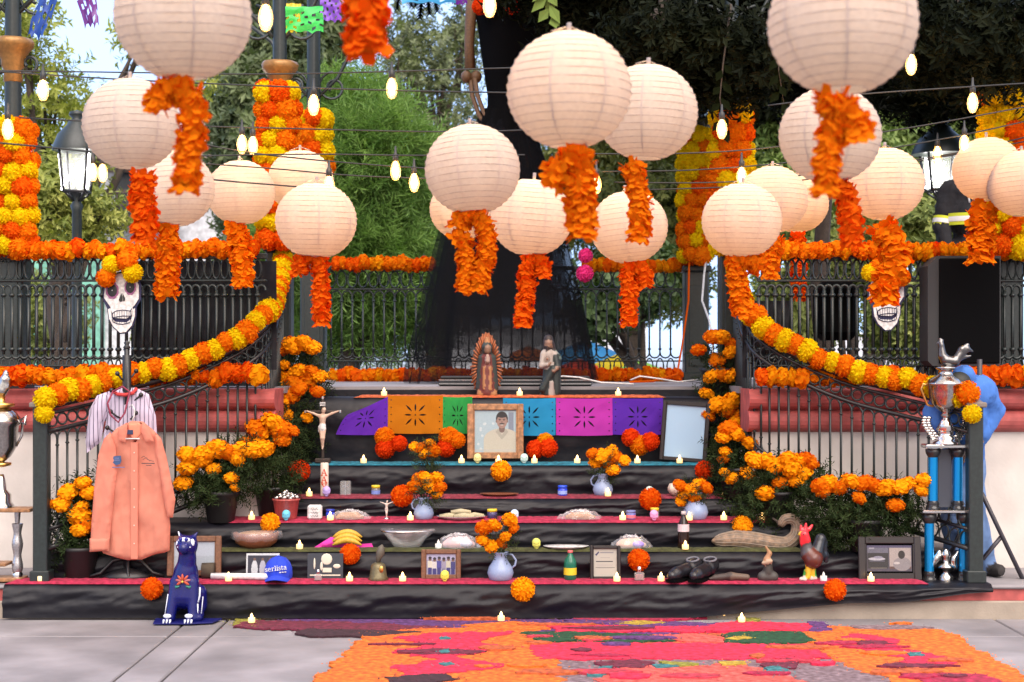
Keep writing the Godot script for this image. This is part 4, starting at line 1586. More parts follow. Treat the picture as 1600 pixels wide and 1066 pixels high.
func lantern_parts() -> void:
	var b := MB.new()
	var prof := []
	var ribs := 17
	var t0 := deg_to_rad(-72)
	for i in ribs * 2 + 1:
		var t := t0 - 2.0 * t0 * i / (ribs * 2.0)
		var k := 1.0 if i % 2 == 0 else 0.982
		prof.append(Vector2(0.2 * cos(t) * k, 0.188 * sin(t) * (1.0 if i % 2 == 0 else 0.985)))
	b.lathe(prof, 40, Vector3.ZERO, 1, 1, 0.004)
	K.shade = b.done()
	b = MB.new()
	for i in ribs + 1:
		var t := t0 - 2.0 * t0 * i / float(ribs)
		b.torus(Vector3(0, 0.188 * sin(t), 0), Vector3.UP, 0.2 * cos(t) + 0.0002, 0.0009, 40, 4)
	K.ribs = b.done()
	b = MB.new()
	b.smooth(true)
	for s in 1:
		var an := 0.0
		for i in ribs:
			var q := []
			for j in 2:
				var t := t0 - 2.0 * t0 * (i + j) / float(ribs)
				for w in [-1.0, 1.0]:
					var a2: float = an + w * 0.013
					q.append(Vector3(cos(a2) * cos(t) * 0.2008, sin(t) * 0.1885, sin(a2) * cos(t) * 0.2008))
			b.quad(q[0], q[2], q[3], q[1])
	K.seams = b.done()
	b = MB.new()
	b.blob(Vector3(0, 0.132, 0), Vector3(0.022, 0.03, 0.022), 10, 6)
	K.inner_bulb = b.done()
	b = MB.new()
	b.tube([Vector3(0, 0.158, 0), Vector3(0, 0.2, 0), Vector3(0, 0.215, 0)], 0.008, 6)
	b.tube([Vector3(-0.06, 0.185, 0), Vector3(0, 0.205, 0), Vector3(0.06, 0.185, 0)], 0.002, 4)
	K.hanger = b.done()


func lanterns() -> void:
	lantern_parts()
	# centre x, y, radius in pixels, warmth, label
	var list := [
		[286, 26, 107, 0.55, "largest paper lantern at upper left, cut by the top edge"],
		[205, 194, 76, 0.55, "pinkish paper lantern at left, right of the street lamp"],
		[271, 295, 64, 0.7, "paper lantern at left, mostly hidden behind the pinkish one with two tails"],
		[376, 301, 54, 1.0, "paper lantern at left centre with a short straight tail"],
		[470, 283, 52, 1.05, "paper lantern half hidden, in front of the pompom wrapped left column"],
		[494, 345, 64, 1.0, "warm paper lantern hanging low at left over the end of the back railing"],
		[738, 265, 75, 0.7, "pinkish paper lantern at centre with a forked tail"],
		[722, 327, 51, 1.0, "paper lantern peeking out behind the centre lantern with forked tail"],
		[830, 340, 65, 1.0, "warm paper lantern low at centre before the black dress"],
		[889, 141, 98, 0.8, "big paper lantern at centre top with glowing crown"],
		[1011, 176, 80, 0.7, "paper lantern overlapped by the big one at centre top"],
		[983, 355, 61, 1.0, "warm paper lantern right of centre with a thin tail over the back railing"],
		[1159, 345, 63, 1.05, "peach paper lantern in front of the right column"],
		[1207, 312, 56, 1.2, "orange tinted paper lantern behind the peach one at right"],
		[1246, 318, 49, 1.3, "small deep orange paper lantern behind two others at right"],
		[1317, 38, 117, 0.6, "largest paper lantern at upper right, cut by the top edge"],
		[1297, 211, 80, 0.6, "pale paper lantern at right, crossed by a long orange tail"],
		[1383, 288, 61, 1.25, "orange tinted paper lantern above the right skull"],
		[1543, 265, 54, 1.3, "orange tinted paper lantern in front of the dark jacketed person"],
		[1598, 287, 55, 1.2, "orange tinted paper lantern cut by the right edge"],
		[572, -105, 90, 0.7, "paper lantern above the top edge, only its broad tail showing"]]
	for i in list.size():
		var q: Array = list[i]
		var d: float = 0.2 * FPX / q[2]
		var t := thing("paper_lantern", q[4], "paper lantern", P(q[0], q[1], d), "paper lanterns strung over the square")
		t.rotation = Vector3(rng.randfn(0, 0.05), rng.randf() * TAU, rng.randfn(0, 0.05))
		obj("shade", K.shade, M.paper, t)
		obj("ribs", K.ribs, M.wire, t)
		for k in 7:
			obj("seam", K.seams, M.seam, t).rotation.y = TAU * k / 7.0
		obj("bulb", K.inner_bulb, M.bulb, t)
		obj("hanger", K.hanger, M.wire, t)
		var o := OmniLight3D.new()
		o.name = "lantern_light"
		o.light_color = Color(1.0, lerpf(0.88, 0.72, clampf(q[3] - 0.5, 0, 0.8) / 0.8), lerpf(0.72, 0.38, clampf(q[3] - 0.5, 0, 0.8) / 0.8))
		o.light_energy = 0.055 * q[3]
		o.light_size = 0.02
		o.omni_range = 12.0
		o.omni_attenuation = 2.0
		o.shadow_enabled = true
		o.position = Vector3(0, 0.132, 0)
		t.add_child(o, true)
	# ruffled tails: depth pixels follow the lantern they hang from
	var tails := [
		[286, 107, 44, 0, [[245, 168], [255, 142], [278, 134], [298, 158], [299, 200], [293, 250], [290, 292]], "long hooked orange tail under the largest lantern at upper left"],
		[205, 76, 38, 0, [[224, 272], [222, 310], [226, 350], [222, 378]], "red orange tail under the pinkish lantern at left"],
		[262, 64, 34, 3, [[261, 352], [262, 400], [260, 464]], "straight orange tail hanging over the left railing"],
		[376, 54, 32, 0, [[362, 353], [372, 368], [379, 410], [380, 444]], "short orange tail against the left railing top"],
		[494, 64, 27, 0, [[468, 428], [474, 404], [496, 402], [500, 440], [503, 506]], "thin orange tail under the low left lantern, hooked at the top"],
		[738, 75, 33, 3, [[714, 356], [735, 334], [755, 352], [760, 395], [752, 425], [748, 452]], "right strand of the forked tail under the centre lantern"],
		[738, 75, 28, 0, [[712, 375], [722, 372], [728, 410], [724, 455]], "left strand of the forked tail under the centre lantern"],
		[830, 65, 28, 0, [[848, 430], [845, 408], [826, 412], [822, 460], [817, 506]], "orange tail under the low centre lantern, pointing at the statuettes"],
		[889, 98, 48, 0, [[862, 280], [884, 262], [903, 240], [907, 290], [909, 372]], "broad ragged orange tail under the big centre lantern"],
		[1011, 80, 34, 3, [[986, 255], [992, 280], [1000, 320], [998, 378]], "orange tail crossing the low right centre lantern"],
		[983, 61, 27, 0, [[1008, 446], [1002, 420], [984, 420], [983, 460], [982, 506]], "thin orange tail in front of the back railing, right of centre"],
		[1159, 63, 30, 0, [[1190, 418], [1170, 408], [1150, 412], [1154, 450], [1160, 492]], "orange tail under the peach lantern beside the sloping garland"],
		[1207, 56, 26, 0, [[1212, 372], [1206, 400], [1203, 432]], "short orange tail against the right railing top"],
		[1246, 49, 24, 3, [[1247, 368], [1247, 410], [1249, 466]], "straight orange tail hanging over the right railing"],
		[1317, 117, 56, 0, [[1300, 150], [1305, 170], [1325, 180], [1340, 216]], "hooked upper end of the orange tail under the largest right lantern"],
		[1317, 117, 42, 0, [[1322, 176], [1300, 205], [1293, 250], [1288, 302]], "long orange tail hanging from the largest lantern at upper right"],
		[1297, 80, 36, 3, [[1305, 285], [1322, 310], [1328, 345], [1332, 380]], "red orange tail under the pale lantern at right"],
		[1383, 61, 42, 0, [[1378, 354], [1390, 375], [1398, 410], [1384, 440], [1384, 472]], "orange tail hanging over the right skull's face"],
		[1543, 54, 40, 0, [[1540, 320], [1534, 350], [1533, 404]], "red orange tail in front of the dark jacketed person"],
		[572, 88, 66, 0, [[566, -30], [570, 10], [574, 50], [571, 80]], "very broad blurred orange tail at top, left of centre"]]
	for i in tails.size():
		var q: Array = tails[i]
		var d: float = 0.2 * FPX / q[1] - 0.02
		if q[0] == 572:
			d = 4.1
		var top := P(q[4][0][0], q[4][0][1], d)
		var pts := []
		for p in q[4]:
			pts.append(P(p[0], p[1], d) - top)
		var m: Material = [M.orange, M.deep, M.orange][i % 3]
		tag(obj("ruffled_tail", frill(pts, L(q[2], d), 50 + i), m, self, top), q[5], "paper tail", "orange ruffled tails under the lanterns")


func string_lights() -> void:
	# cables: [depth, points in pixels]
	var cables := [
		[8.6, [[-60, 110], [180, 113], [400, 116], [600, 112], [800, 106]], "upper string light cable from the left column"],
		[8.2, [[-60, 108], [170, 123], [380, 133], [600, 141], [860, 146]], "string light cable carrying the bulb above the feathery tree"],
		[9.0, [[30, 184], [250, 195], [420, 200], [700, 206], [900, 200]], "string light cable passing behind the pinkish left lantern"],
		[7.6, [[-40, 220], [60, 229], [130, 236], [220, 246]], "short low cable in front of the far left pompoms"],
		[8.8, [[300, 244], [480, 241], [650, 243], [820, 242]], "cable level with the top of the centre lantern"],
		[8.9, [[300, 222], [400, 240], [560, 256], [700, 265]], "sloping cable over the hidden left lantern"],
		[9.1, [[260, 252], [420, 263], [560, 275], [720, 280]], "lowest cable left of the centre lantern"],
		[8.4, [[300, 278], [390, 286], [480, 293]], "short cable in front of the left centre lantern"],
		[9.0, [[880, 240], [1060, 240], [1210, 230], [1420, 200], [1640, 160]], "cable rising to the right past the peach lantern"],
		[9.2, [[940, 268], [1100, 265], [1300, 246], [1500, 212], [1660, 176]], "cable carrying two bulbs beside the right street lamp"],
		[9.4, [[960, 285], [1150, 284], [1340, 262], [1500, 238], [1660, 200]], "lower cable crossing the right lanterns"],
		[9.6, [[1000, 297], [1200, 288], [1400, 258], [1640, 214]], "lowest cable at right, crossing the orange tinted lanterns"],
		[8.5, [[1200, 165], [1340, 148], [1480, 138], [1640, 128]], "high cable at right among the dark leaves"],
		[7.0, [[700, -6], [765, -14], [860, -30]], "cable just above the top edge at centre"],
		[6.4, [[330, -20], [415, -16], [560, -40]], "cable just above the top edge at left"]]
	for q in cables:
		var b := MB.new()
		var cv := Curve3D.new()
		var n: int = q[1].size()
		for i in n:
			var p := P(q[1][i][0], q[1][i][1], q[0])
			var a := P(q[1][maxi(i - 1, 0)][0], q[1][maxi(i - 1, 0)][1], q[0])
			var e := P(q[1][mini(i + 1, n - 1)][0], q[1][mini(i + 1, n - 1)][1], q[0])
			cv.add_point(p, (a - e) * 0.17, (e - a) * 0.17)
		var pts := []
		for i in 25:
			pts.append(cv.sample_baked(cv.get_baked_length() * i / 24.0))
		b.tube(pts, 0.0042, 5)
		tag(obj("light_cable", b.done(), M.cable), q[2], "cable")
	var b := MB.new()
	b.lathe([Vector2(0.008, -0.07), Vector2(0.016, -0.066), Vector2(0.026, -0.045), Vector2(0.030, -0.02), Vector2(0.026, 0.008), Vector2(0.016, 0.03), Vector2(0.012, 0.036)], 14)
	var glass := b.done()
	b = MB.new()
	b.lathe([Vector2(0, -0.052), Vector2(0.012, -0.045), Vector2(0.018, -0.02), Vector2(0.013, 0.01), Vector2(0.005, 0.034), Vector2(0, 0.036)], 12)
	var fil := b.done()
	b = MB.new()
	b.lathe([Vector2(0.013, 0.034), Vector2(0.016, 0.036), Vector2(0.016, 0.07), Vector2(0.008, 0.08), Vector2(0.005, 0.12), Vector2(0, 0.12)], 12)
	var sock := b.done()
	for q in [[415, 21, 6.4, "large bright bulb at the top left, nearest the camera"], [67, 136, 8.2, "bulb hanging against the airy tree at upper left"], [12, 197, 8.3, "bulb in front of the far left pompoms"], [378, 221, 8.9, "left bulb of a pair beside the front left column"], [395, 223, 9.2, "right bulb of a pair beside the front left column"], [490, 159, 8.2, "bulb in front of the back left column"], [612, 133, 8.2, "bulb in front of the feathery green tree's top"], [618, 262, 8.9, "bulb left of the centre lantern, the higher of two"], [647, 281, 9.1, "bulb just left of the centre lantern, the lower of two"], [514, 286, 8.4, "bulb at the top of the low left lantern"], [145, 265, 9.6, "left bulb of two beside the left street lamp"], [160, 266, 9.4, "right bulb of two beside the left street lamp"], [1128, 197, 8.8, "bulb in front of the front right column's pompoms"], [1159, 271, 9.2, "bulb just above the peach lantern"], [932, 284, 9.2, "bulb beside the broad ragged tail at centre"], [1424, 96, 8.3, "bulb at the edge of the largest right lantern"], [1520, 156, 8.6, "bulb beside the far right column's pompoms"], [1507, 221, 9.2, "bulb to the right of the right street lamp"], [1465, 238, 9.8, "higher of two bulbs seen through the right street lamp's glass"], [1467, 259, 9.9, "lower of two bulbs seen through the right street lamp's glass"], [765, 2, 7.0, "bulb at the top edge above the red flowers"]]:
		var t := thing("light_bulb", q[3], "light bulb", P(q[0], q[1], q[2]), "bulbs on the string lights")
		obj("glass", glass, M.bulbglass, t)
		obj("filament", fil, M.bulb, t)
		obj("socket", sock, M.socket, t)
		var o := OmniLight3D.new()
		o.name = "bulb_light"
		o.light_color = Color(1.0, 0.72, 0.40)
		o.light_energy = 0.03
		o.light_size = 0.025
		o.omni_range = 12.0
		o.omni_attenuation = 2.0
		o.shadow_enabled = true
		o.position = Vector3(0, -0.02, 0)
		t.add_child(o, true)


func street_lamps() -> void:
	for q in [[120, 13.2, 175, 232, 300, 31, 23, "dark street lamp with lit tubes at left, in front of the pale house"], [1470, 13.6, 184, 238, 298, 37, 26, "dark street lamp at right behind the orange tinted lanterns"]]:
		var d: float = q[1]
		var at := P(q[0], 0, d)
		at.y = 0.0
		var t := thing("street_lamp", q[7], "street lamp", at)
		var Y := func(py: float) -> float: return P(0, py, d).y
		var b := MB.new()
		b.lathe([Vector2(0.11, 0), Vector2(0.11, 0.12), Vector2(0.07, 0.2), Vector2(0.06, 0.9), Vector2(0.045, 1.0), Vector2(0.04, Y.call(330)), Vector2(0.055, Y.call(322)), Vector2(0.03, Y.call(314)), Vector2(0.07, Y.call(q[4] + 2))], 14)
		obj("post", b.done(), M.iron, t)
		var r1 := L(q[5], d)
		var r0 := L(q[6], d)
		b = MB.new()
		b.smooth(false)
		var y0: float = Y.call(q[4])
		var y1: float = Y.call(q[3])
		# tapered cage
		for s in 4:
			var a := PI / 4 + s * PI / 2
			var dir := Vector3(cos(a), 0, sin(a))
			b.tube([dir * r0 + Vector3(0, y0, 0), dir * r1 + Vector3(0, y1, 0)], 0.012, 5)
			var a2 := a + PI / 2
			var dir2 := Vector3(cos(a2), 0, sin(a2))
			b.tube([dir * r0 + Vector3(0, y0, 0), dir2 * r0 + Vector3(0, y0, 0)], 0.014, 5)
			b.tube([dir * r1 + Vector3(0, y1, 0), dir2 * r1 + Vector3(0, y1, 0)], 0.014, 5)
			b.tube([dir * r0 + Vector3(0, y0, 0), Vector3(0, y0 - 0.1, 0)], 0.01, 5)
		obj("cage", b.done(), M.blackiron, t)
		b = MB.new()
		b.smooth(false)
		for s in 4:
			var a := PI / 4 + s * PI / 2
			var d0 := Vector3(cos(a), 0, sin(a)) * 0.985
			var d1 := Vector3(cos(a + PI / 2), 0, sin(a + PI / 2)) * 0.985
			b.quad(d1 * r0 + Vector3(0, y0, 0), d0 * r0 + Vector3(0, y0, 0), d0 * r1 + Vector3(0, y1, 0), d1 * r1 + Vector3(0, y1, 0))
		obj("pane", b.done(), M.glass, t)
		b = MB.new()
		var ph: float = Y.call(q[2] + 14) - y1
		b.lathe([Vector2(r1 * 1.22, y1 - 0.02), Vector2(r1 * 1.2, y1 + 0.01), Vector2(r1 * 0.95, y1 + ph * 0.5), Vector2(r1 * 0.5, y1 + ph * 0.85), Vector2(r1 * 0.4, y1 + ph), Vector2(r1 * 0.22, y1 + ph * 1.08), Vector2(r1 * 0.4, y1 + ph * 1.2), Vector2(r1 * 0.36, y1 + ph * 1.32), Vector2(0, y1 + ph * 1.4)], 20)
		b.lathe([Vector2(0, y1 - 0.018), Vector2(r1 * 1.2, y1 - 0.018)], 20)
		obj("roof", b.done(), M.iron, t)
		b = MB.new()
		var sx := 0.075 if q[0] < 800 else -0.03
		b.tube([Vector3(sx, y0 + 0.03, 0), Vector3(sx + 0.015, y1 - 0.04, 0)], 0.018, 8)
		obj("tube", b.done(), M.tube, t)
		b = MB.new()
		b.tube([Vector3(-0.11, y0 + 0.03, 0.03), Vector3(-0.14, y1 - 0.05, 0.03)], 0.008, 6)
		b.tube([Vector3(-0.13, y0 + 0.02, 0.0), Vector3(0.03, y0 + 0.24, 0.04)], 0.008, 6)
		obj("tube", b.done(), M.tube, t)
		var o := OmniLight3D.new()
		o.name = "lamp_light"
		o.light_color = Color(1.0, 0.97, 0.9)
		o.light_energy = 0.12
		o.light_size = 0.04
		o.omni_range = 20.0
		o.omni_attenuation = 2.0
		o.shadow_enabled = true
		o.position = Vector3(sx + 0.007, (y0 + y1) / 2, 0)
		t.add_child(o, true)


# ---------------------------------------------------------------- marigolds in pots

func potted_marigolds() -> void:
	# depth, floor height, label, foliage blobs [x, y, rx, ry], flowers (x, y, r triples)
	var list := [
		[10.56, 1.20, "marigold plant at top left beside the front left column", [[470, 565, 34, 24], [475, 610, 36, 30]], [460, 540, 15, 443, 546, 13, 478, 537, 14, 491, 543, 13, 452, 592, 14, 470, 580, 14, 489, 582, 13, 501, 588, 12, 446, 602, 14, 463, 597, 14, 481, 597, 15, 447, 570, 9, 466, 610, 13]],
		[10.34, 0.80, "marigold plant left of the crucifix, second from the top on the left", [[445, 640, 42, 28], [455, 690, 40, 40]], [424, 622, 15, 441, 620, 15, 456, 618, 14, 470, 607, 12, 498, 612, 11, 420, 636, 14, 439, 634, 14, 411, 651, 13, 450, 646, 11, 430, 655, 13, 482, 652, 9, 444, 672, 12]],
		[9.8, 0.50, "marigold plant on the left stair side, third from the top", [[425, 690, 45, 30], [430, 740, 45, 45]], [430, 659, 17, 441, 668, 16, 405, 668, 16, 413, 677, 15, 461, 672, 9, 390, 690, 13, 409, 694, 16, 444, 684, 13, 400, 712, 12, 420, 700, 14]],
		[9.52, 0.496, "wide marigold plant in a black pot at left, beside the salmon shirt", [[345, 745, 62, 42], [370, 720, 50, 28], [320, 770, 38, 26]], [298, 711, 16, 316, 708, 14, 331, 706, 16, 346, 700, 17, 362, 706, 15, 381, 703, 17, 400, 702, 15, 298, 730, 14, 291, 752, 14, 339, 731, 11, 366, 745, 11, 374, 714, 14, 416, 700, 14, 320, 718, 14, 372, 760, 7]],
		[9.23, 0.2, "marigold plant at far left, half hidden by the salmon shirt", [[125, 800, 45, 40], [110, 850, 40, 32], [140, 770, 24, 22]], [137, 752, 12, 147, 768, 13, 113, 767, 14, 88, 786, 8, 104, 786, 14, 130, 804, 17, 141, 815, 14, 132, 825, 13, 133, 792, 12]],
		[10.6, 1.22, "marigold plant at top right beside the front right column", [[1120, 560, 32, 24], [1125, 610, 36, 34]], [1112, 527, 14, 1123, 527, 13, 1138, 536, 10, 1088, 547, 11, 1138, 550, 11, 1118, 562, 12, 1110, 588, 13, 1125, 584, 13, 1138, 587, 12, 1101, 615, 11]],
		[10.36, 0.80, "marigold plant beside the leaning blank framed picture", [[1130, 660, 36, 24], [1135, 700, 34, 36]], [1116, 632, 14, 1128, 632, 14, 1140, 626, 14, 1133, 642, 13, 1103, 648, 11, 1153, 647, 11, 1150, 660, 14, 1166, 657, 13]],
		[9.9, 0.61, "marigold plant on the right stair side above the wide pots", [[1150, 710, 36, 34], [1150, 750, 38, 40]], [1136, 668, 15, 1146, 676, 13, 1128, 682, 12, 1168, 691, 12, 1130, 704, 9, 1128, 716, 9, 1129, 736, 8, 1140, 745, 10, 1164, 738, 12]],
		[9.52, 0.496, "wide marigold plant at right, behind the curved gourd", [[1215, 770, 58, 42], [1235, 745, 55, 26], [1190, 800, 42, 30]], [1175, 717, 14, 1192, 719, 15, 1210, 727, 15, 1226, 716, 14, 1241, 721, 15, 1256, 716, 13, 1264, 724, 10, 1192, 769, 14, 1217, 752, 13, 1250, 737, 15, 1240, 750, 12, 1232, 730, 14]],
		[9.3, 0.35, "widest marigold plant at right, behind the double photo frame", [[1350, 800, 68, 44], [1290, 800, 40, 40], [1410, 795, 40, 36], [1340, 840, 72, 22]], [1276, 757, 13, 1290, 752, 13, 1306, 761, 13, 1325, 750, 14, 1345, 753, 14, 1361, 756, 13, 1379, 759, 14, 1400, 758, 14, 1414, 753, 12, 1437, 748, 13, 1281, 766, 11, 1337, 776, 11, 1392, 787, 13, 1433, 764, 11, 1372, 762, 13]]]
	for q in list:
		var d: float = q[0]
		var c := P(q[3][0][0], 0, d)
		var t := thing("potted_marigold", q[2], "marigold plant", Vector3(c.x, q[1], c.z), "marigold plants up both stair sides")
		var blobs := []
		var area := 0.0
		for f in q[3]:
			blobs.append([P(f[0], f[1], d) - t.position, Vector3(L(f[2], d), L(f[3], d), 0.06 if d < 9.25 else 0.11)])
			area += f[2] * f[3]
		var b := MB.new()
		b.lathe([Vector2(0.075, 0), Vector2(0.08, 0.004), Vector2(0.105, 0.16), Vector2(0.115, 0.165), Vector2(0.115, 0.185), Vector2(0.10, 0.185), Vector2(0.095, 0.165), Vector2(0, 0.16)], 22)
		obj("pot", b.done(), M.black, t)
		scatter("foliage", K.sprig, M.darkleaf, blobs, int(area * 0.11) + 40, 0.07, 0.125, lin(0.012, 0.022, 0.008), lin(0.045, 0.07, 0.025), t, 0.0, 0.5)
		b = MB.new()
		for i in range(0, q[4].size(), 3):
			var r := L(q[4][i + 2], d)
			var p := P(q[4][i], q[4][i + 1], d) - t.position + Vector3(0, 0, 0.075 + rng.randf_range(0, 0.05))
			var o := obj("marigold", K.bloom[rng.randi() % 3], M.marigold if rng.randf() < 0.7 else M.orange, t, p)
			o.basis = Basis.from_euler(Vector3(rng.randf_range(-0.1, 0.7), rng.randf() * TAU, rng.randfn(0, 0.3))).scaled(Vector3.ONE * r * 1.16)
			b.tube([p + Vector3(0, -r * 0.5, -0.01), p * Vector3(0.85, 0.8, 0.6), p * Vector3(0.3, 0.0, 0.2) + Vector3(0, 0.17, 0)], 0.0025, 4, false)
		obj("stem", b.done(), mat(0.03, 0.05, 0.015, 0.7), t)


# ---------------------------------------------------------------- small things on the altar

func on_tier(px: float, k: int, back := 0.1) -> Vector3:
	var d: float = TD[k] + back
	return Vector3((px - 800.0) * d / FPX, TH[k] + 0.014, -d)


func tea_light(px: float, k: int, back: float, label: String, lit := true) -> void:
	var at := on_tier(px, k, back) if k >= 0 else gp(px, back, 0.016)
	var t := thing("tea_light", label, "tea light", at, "battery tea lights on and before the altar")
	obj("cup", K.tea_cup, M.candle if lit else M.pale_candle, t)
	obj("flame", K.tea_flame, M.flame if lit else M.pale_candle, t)


func picture(called: String, label: String, cx: float, y0: float, y1: float, w: float, d: float, frame: Material, fw: float, pic: Material, mount := 0.0, yaw := 0.0, roll := 0.0, tilt := 0.1) -> Node3D:
	var base := P(cx, y1, d)
	var t := thing(called, label, "framed picture", base)
	var W := L(w, d)
	var H := L(y1 - y0, d)
	var F := L(fw, d)
	t.rotation = Vector3(-tilt, yaw, roll)
	var b := MB.new()
	for s in [-1, 1]:
		b.box(Vector3(s * (W / 2 - F / 2), H / 2, 0), Vector3(F, H, 0.022), 0.004)
		b.box(Vector3(0, H / 2 + s * (H / 2 - F / 2), -0.001), Vector3(W - F * 2 + 0.001, F, 0.021), 0.004)
		# inner lip
		b.box(Vector3(s * (W / 2 - F * 1.06), H / 2, -0.002), Vector3(F * 0.2, H - F * 2, 0.014), 0.001)
	obj("frame", b.done(), frame, t)
	b = MB.new()
	b.box(Vector3(0, H / 2, -0.009), Vector3(W - F, H - F, 0.004))
	obj("backing", b.done(), M.matte, t)
	b = MB.new()
	var pw := W / 2 - F * (1.0 + mount)
	var ph := H / 2 - F * (1.0 + mount)
	b.uvquad(Vector3(-pw, H / 2 - ph, -0.004), Vector3(pw, H / 2 - ph, -0.004), Vector3(pw, H / 2 + ph, -0.004), Vector3(-pw, H / 2 + ph, -0.004))
	obj("print", b.done(), pic, t)
	b = MB.new()
	b.tube([Vector3(0, H * 0.8, -0.012), Vector3(0, 0.0, -0.012 - H * 0.3)], 0.004, 5)
	obj("easel_leg", b.done(), M.black, t)
	return t


func portrait(im: Image, cx: float, cy: float, s: float, shirt: Color, hair: Color, skin: Color) -> void:
	# flat print: head and shoulders of a smiling man with moustache
	ell(im, cx, cy + 1.05 * s, 0.95 * s, 0.62 * s, shirt)
	rect(im, cx - 0.95 * s, cy + 1.05 * s, 1.9 * s, 1.0 * s, shirt)
	ell(im, cx, cy + 0.45 * s, 0.16 * s, 0.22 * s, skin.darkened(0.25))
	fillp(im, [cx - 0.2 * s, cy + 0.46 * s, cx, cy + 0.8 * s, cx + 0.2 * s, cy + 0.46 * s, cx + 0.34 * s, cy + 0.62 * s, cx, cy + 1.05 * s, cx - 0.34 * s, cy + 0.62 * s], shirt.darkened(0.12))
	ell(im, cx, cy - 0.1 * s, 0.31 * s, 0.38 * s, hair)
	ell(im, cx, cy + 0.06 * s, 0.27 * s, 0.37 * s, skin)
	ell(im, cx, cy - 0.26 * s, 0.28 * s, 0.12 * s, hair)
	for e in [-1, 1]:
		ell(im, cx + e * 0.29 * s, cy + 0.05 * s, 0.04 * s, 0.08 * s, skin.darkened(0.2))
		ell(im, cx + e * 0.11 * s, cy - 0.06 * s, 0.075 * s, 0.02 * s, hair)
		ell(im, cx + e * 0.11 * s, cy - 0.01 * s, 0.045 * s, 0.022 * s, hair.lightened(0.1))
	ell(im, cx, cy + 0.1 * s, 0.045 * s, 0.06 * s, skin.darkened(0.18))
	ell(im, cx, cy + 0.19 * s, 0.14 * s, 0.035 * s, hair)
	ell(im, cx, cy + 0.245 * s, 0.085 * s, 0.022 * s, Color(0.82, 0.8, 0.78))


func pot_of_flowers(label: String, px: float, k: int, back: float, hpx: float, blooms: Array, handle := 1.0) -> void:
	# speckled pale blue glass jug; blooms as (x, y, r) in pixels
	var at := on_tier(px, k, back)
	var d := -at.z
	var h := L(hpx, d)
	var t := thing("jug", label, "jug", at)
	var b := MB.new()
	b.lathe([Vector2(0, 0), Vector2(0.36, 0), Vector2(0.40, 0.03), Vector2(0.47, 0.25), Vector2(0.42, 0.45), Vector2(0.27, 0.68), Vector2(0.22, 0.8), Vector2(0.26, 0.94), Vector2(0.30, 1.0), Vector2(0.27, 0.99), Vector2(0.2, 0.8), Vector2(0.2, 0.5)].map(func(v): return v * h), 24)
	obj("body", b.done(), M.vase, t)
	b = MB.new()
	b.tube([Vector3(0.24, 0.92, 0), Vector3(0.42, 0.88, 0), Vector3(0.55, 0.7, 0), Vector3(0.52, 0.52, 0), Vector3(0.4, 0.42, 0)].map(func(v): return v * h * Vector3(handle, 1, 1)), h * 0.04, 6)
	obj("handle", b.done(), M.vase, t)
	var f := thing("marigold_bunch", "", "flower bunch", at + Vector3(0, h * 0.9, 0))
	f.set_meta("label", "marigolds in the " + label)
	var mid := Vector3.ZERO
	var n := blooms.size() / 3
	b = MB.new()
	for i in n:
		var r := L(blooms[i * 3 + 2], d)
		var p := P(blooms[i * 3], blooms[i * 3 + 1], d - 0.03) - f.position
		mid += p / n
		var o := obj("marigold", K.bloom[i % 3], M.marigold if i % 3 else M.orange, f, p + Vector3(0, 0, rng.randf_range(-0.03, 0.03)))
		o.basis = Basis.from_euler(Vector3(rng.randf_range(0.2, 0.9), rng.randf() * TAU, rng.randfn(0, 0.3))).scaled(Vector3.ONE * r * 1.05)
		b.tube([p, p * Vector3(0.4, 0.45, 0.4), Vector3(0, -h * 0.5, 0)], 0.003, 4)
	obj("stem", b.done(), mat(0.03, 0.05, 0.015, 0.7), f)
	scatter("foliage", K.sprig, M.darkleaf, [[mid * 0.6, Vector3(0.075, absf(mid.y) * 0.6 + 0.035, 0.05)]], 60, 0.05, 0.09, lin(0.02, 0.03, 0.012), lin(0.06, 0.085, 0.035), f)


func pompom_pin(px: float, py: float, r: float, d: float, m: Material, label: String) -> void:
	var p := P(px, py, d)
	var t := thing("pompom", label, "pompom", p, "big round pompoms pinned on the black sheeting")
	var o := obj("ball", K.fluff, m, t)
	o.basis = Basis.from_euler(Vector3(rng.randf(), rng.randf() * 6, rng.randf())).scaled(Vector3.ONE * L(r, d) * 1.02)
	var b := MB.new()
	b.tube([Vector3(0, 0, 0), Vector3(0, 0, -0.09)], 0.003, 4)
	obj("pin", b.done(), M.wire, t)


func skull_candy(px: float, k: int, back: float, m: Material, label: String) -> void:
	if not K.has("skull"):
		var w := Color.WHITE
		K.skull = sdf_mesh([[Vector3(0, 0.036, -0.004), Vector3(0, 0.036, 0.002), 0.025, 0.024, w], [Vector3(0, 0.014, 0.006), Vector3(0, 0.009, 0.007), 0.015, 0.013, w], [Vector3(-0.014, 0.022, 0.01), Vector3(0.014, 0.022, 0.01), 0.009, 0.009, w]], 0.003, 0.008)
		var b := MB.new()
		for s in [-1, 1]:
			b.blob(Vector3(s * 0.0095, 0.034, 0.0195), Vector3(0.006, 0.0065, 0.004), 8, 5)
		b.blob(Vector3(0, 0.023, 0.0205), Vector3(0.003, 0.004, 0.003), 6, 4)
		b.box(Vector3(0, 0.012, 0.0205), Vector3(0.014, 0.002, 0.002))
		K.skullface = b.done()
	var t := thing("sugar_skull", label, "sugar skull", on_tier(px, k, back))
	obj("skull", K.skull, m, t)
	obj("face", K.skullface, M.black, t)


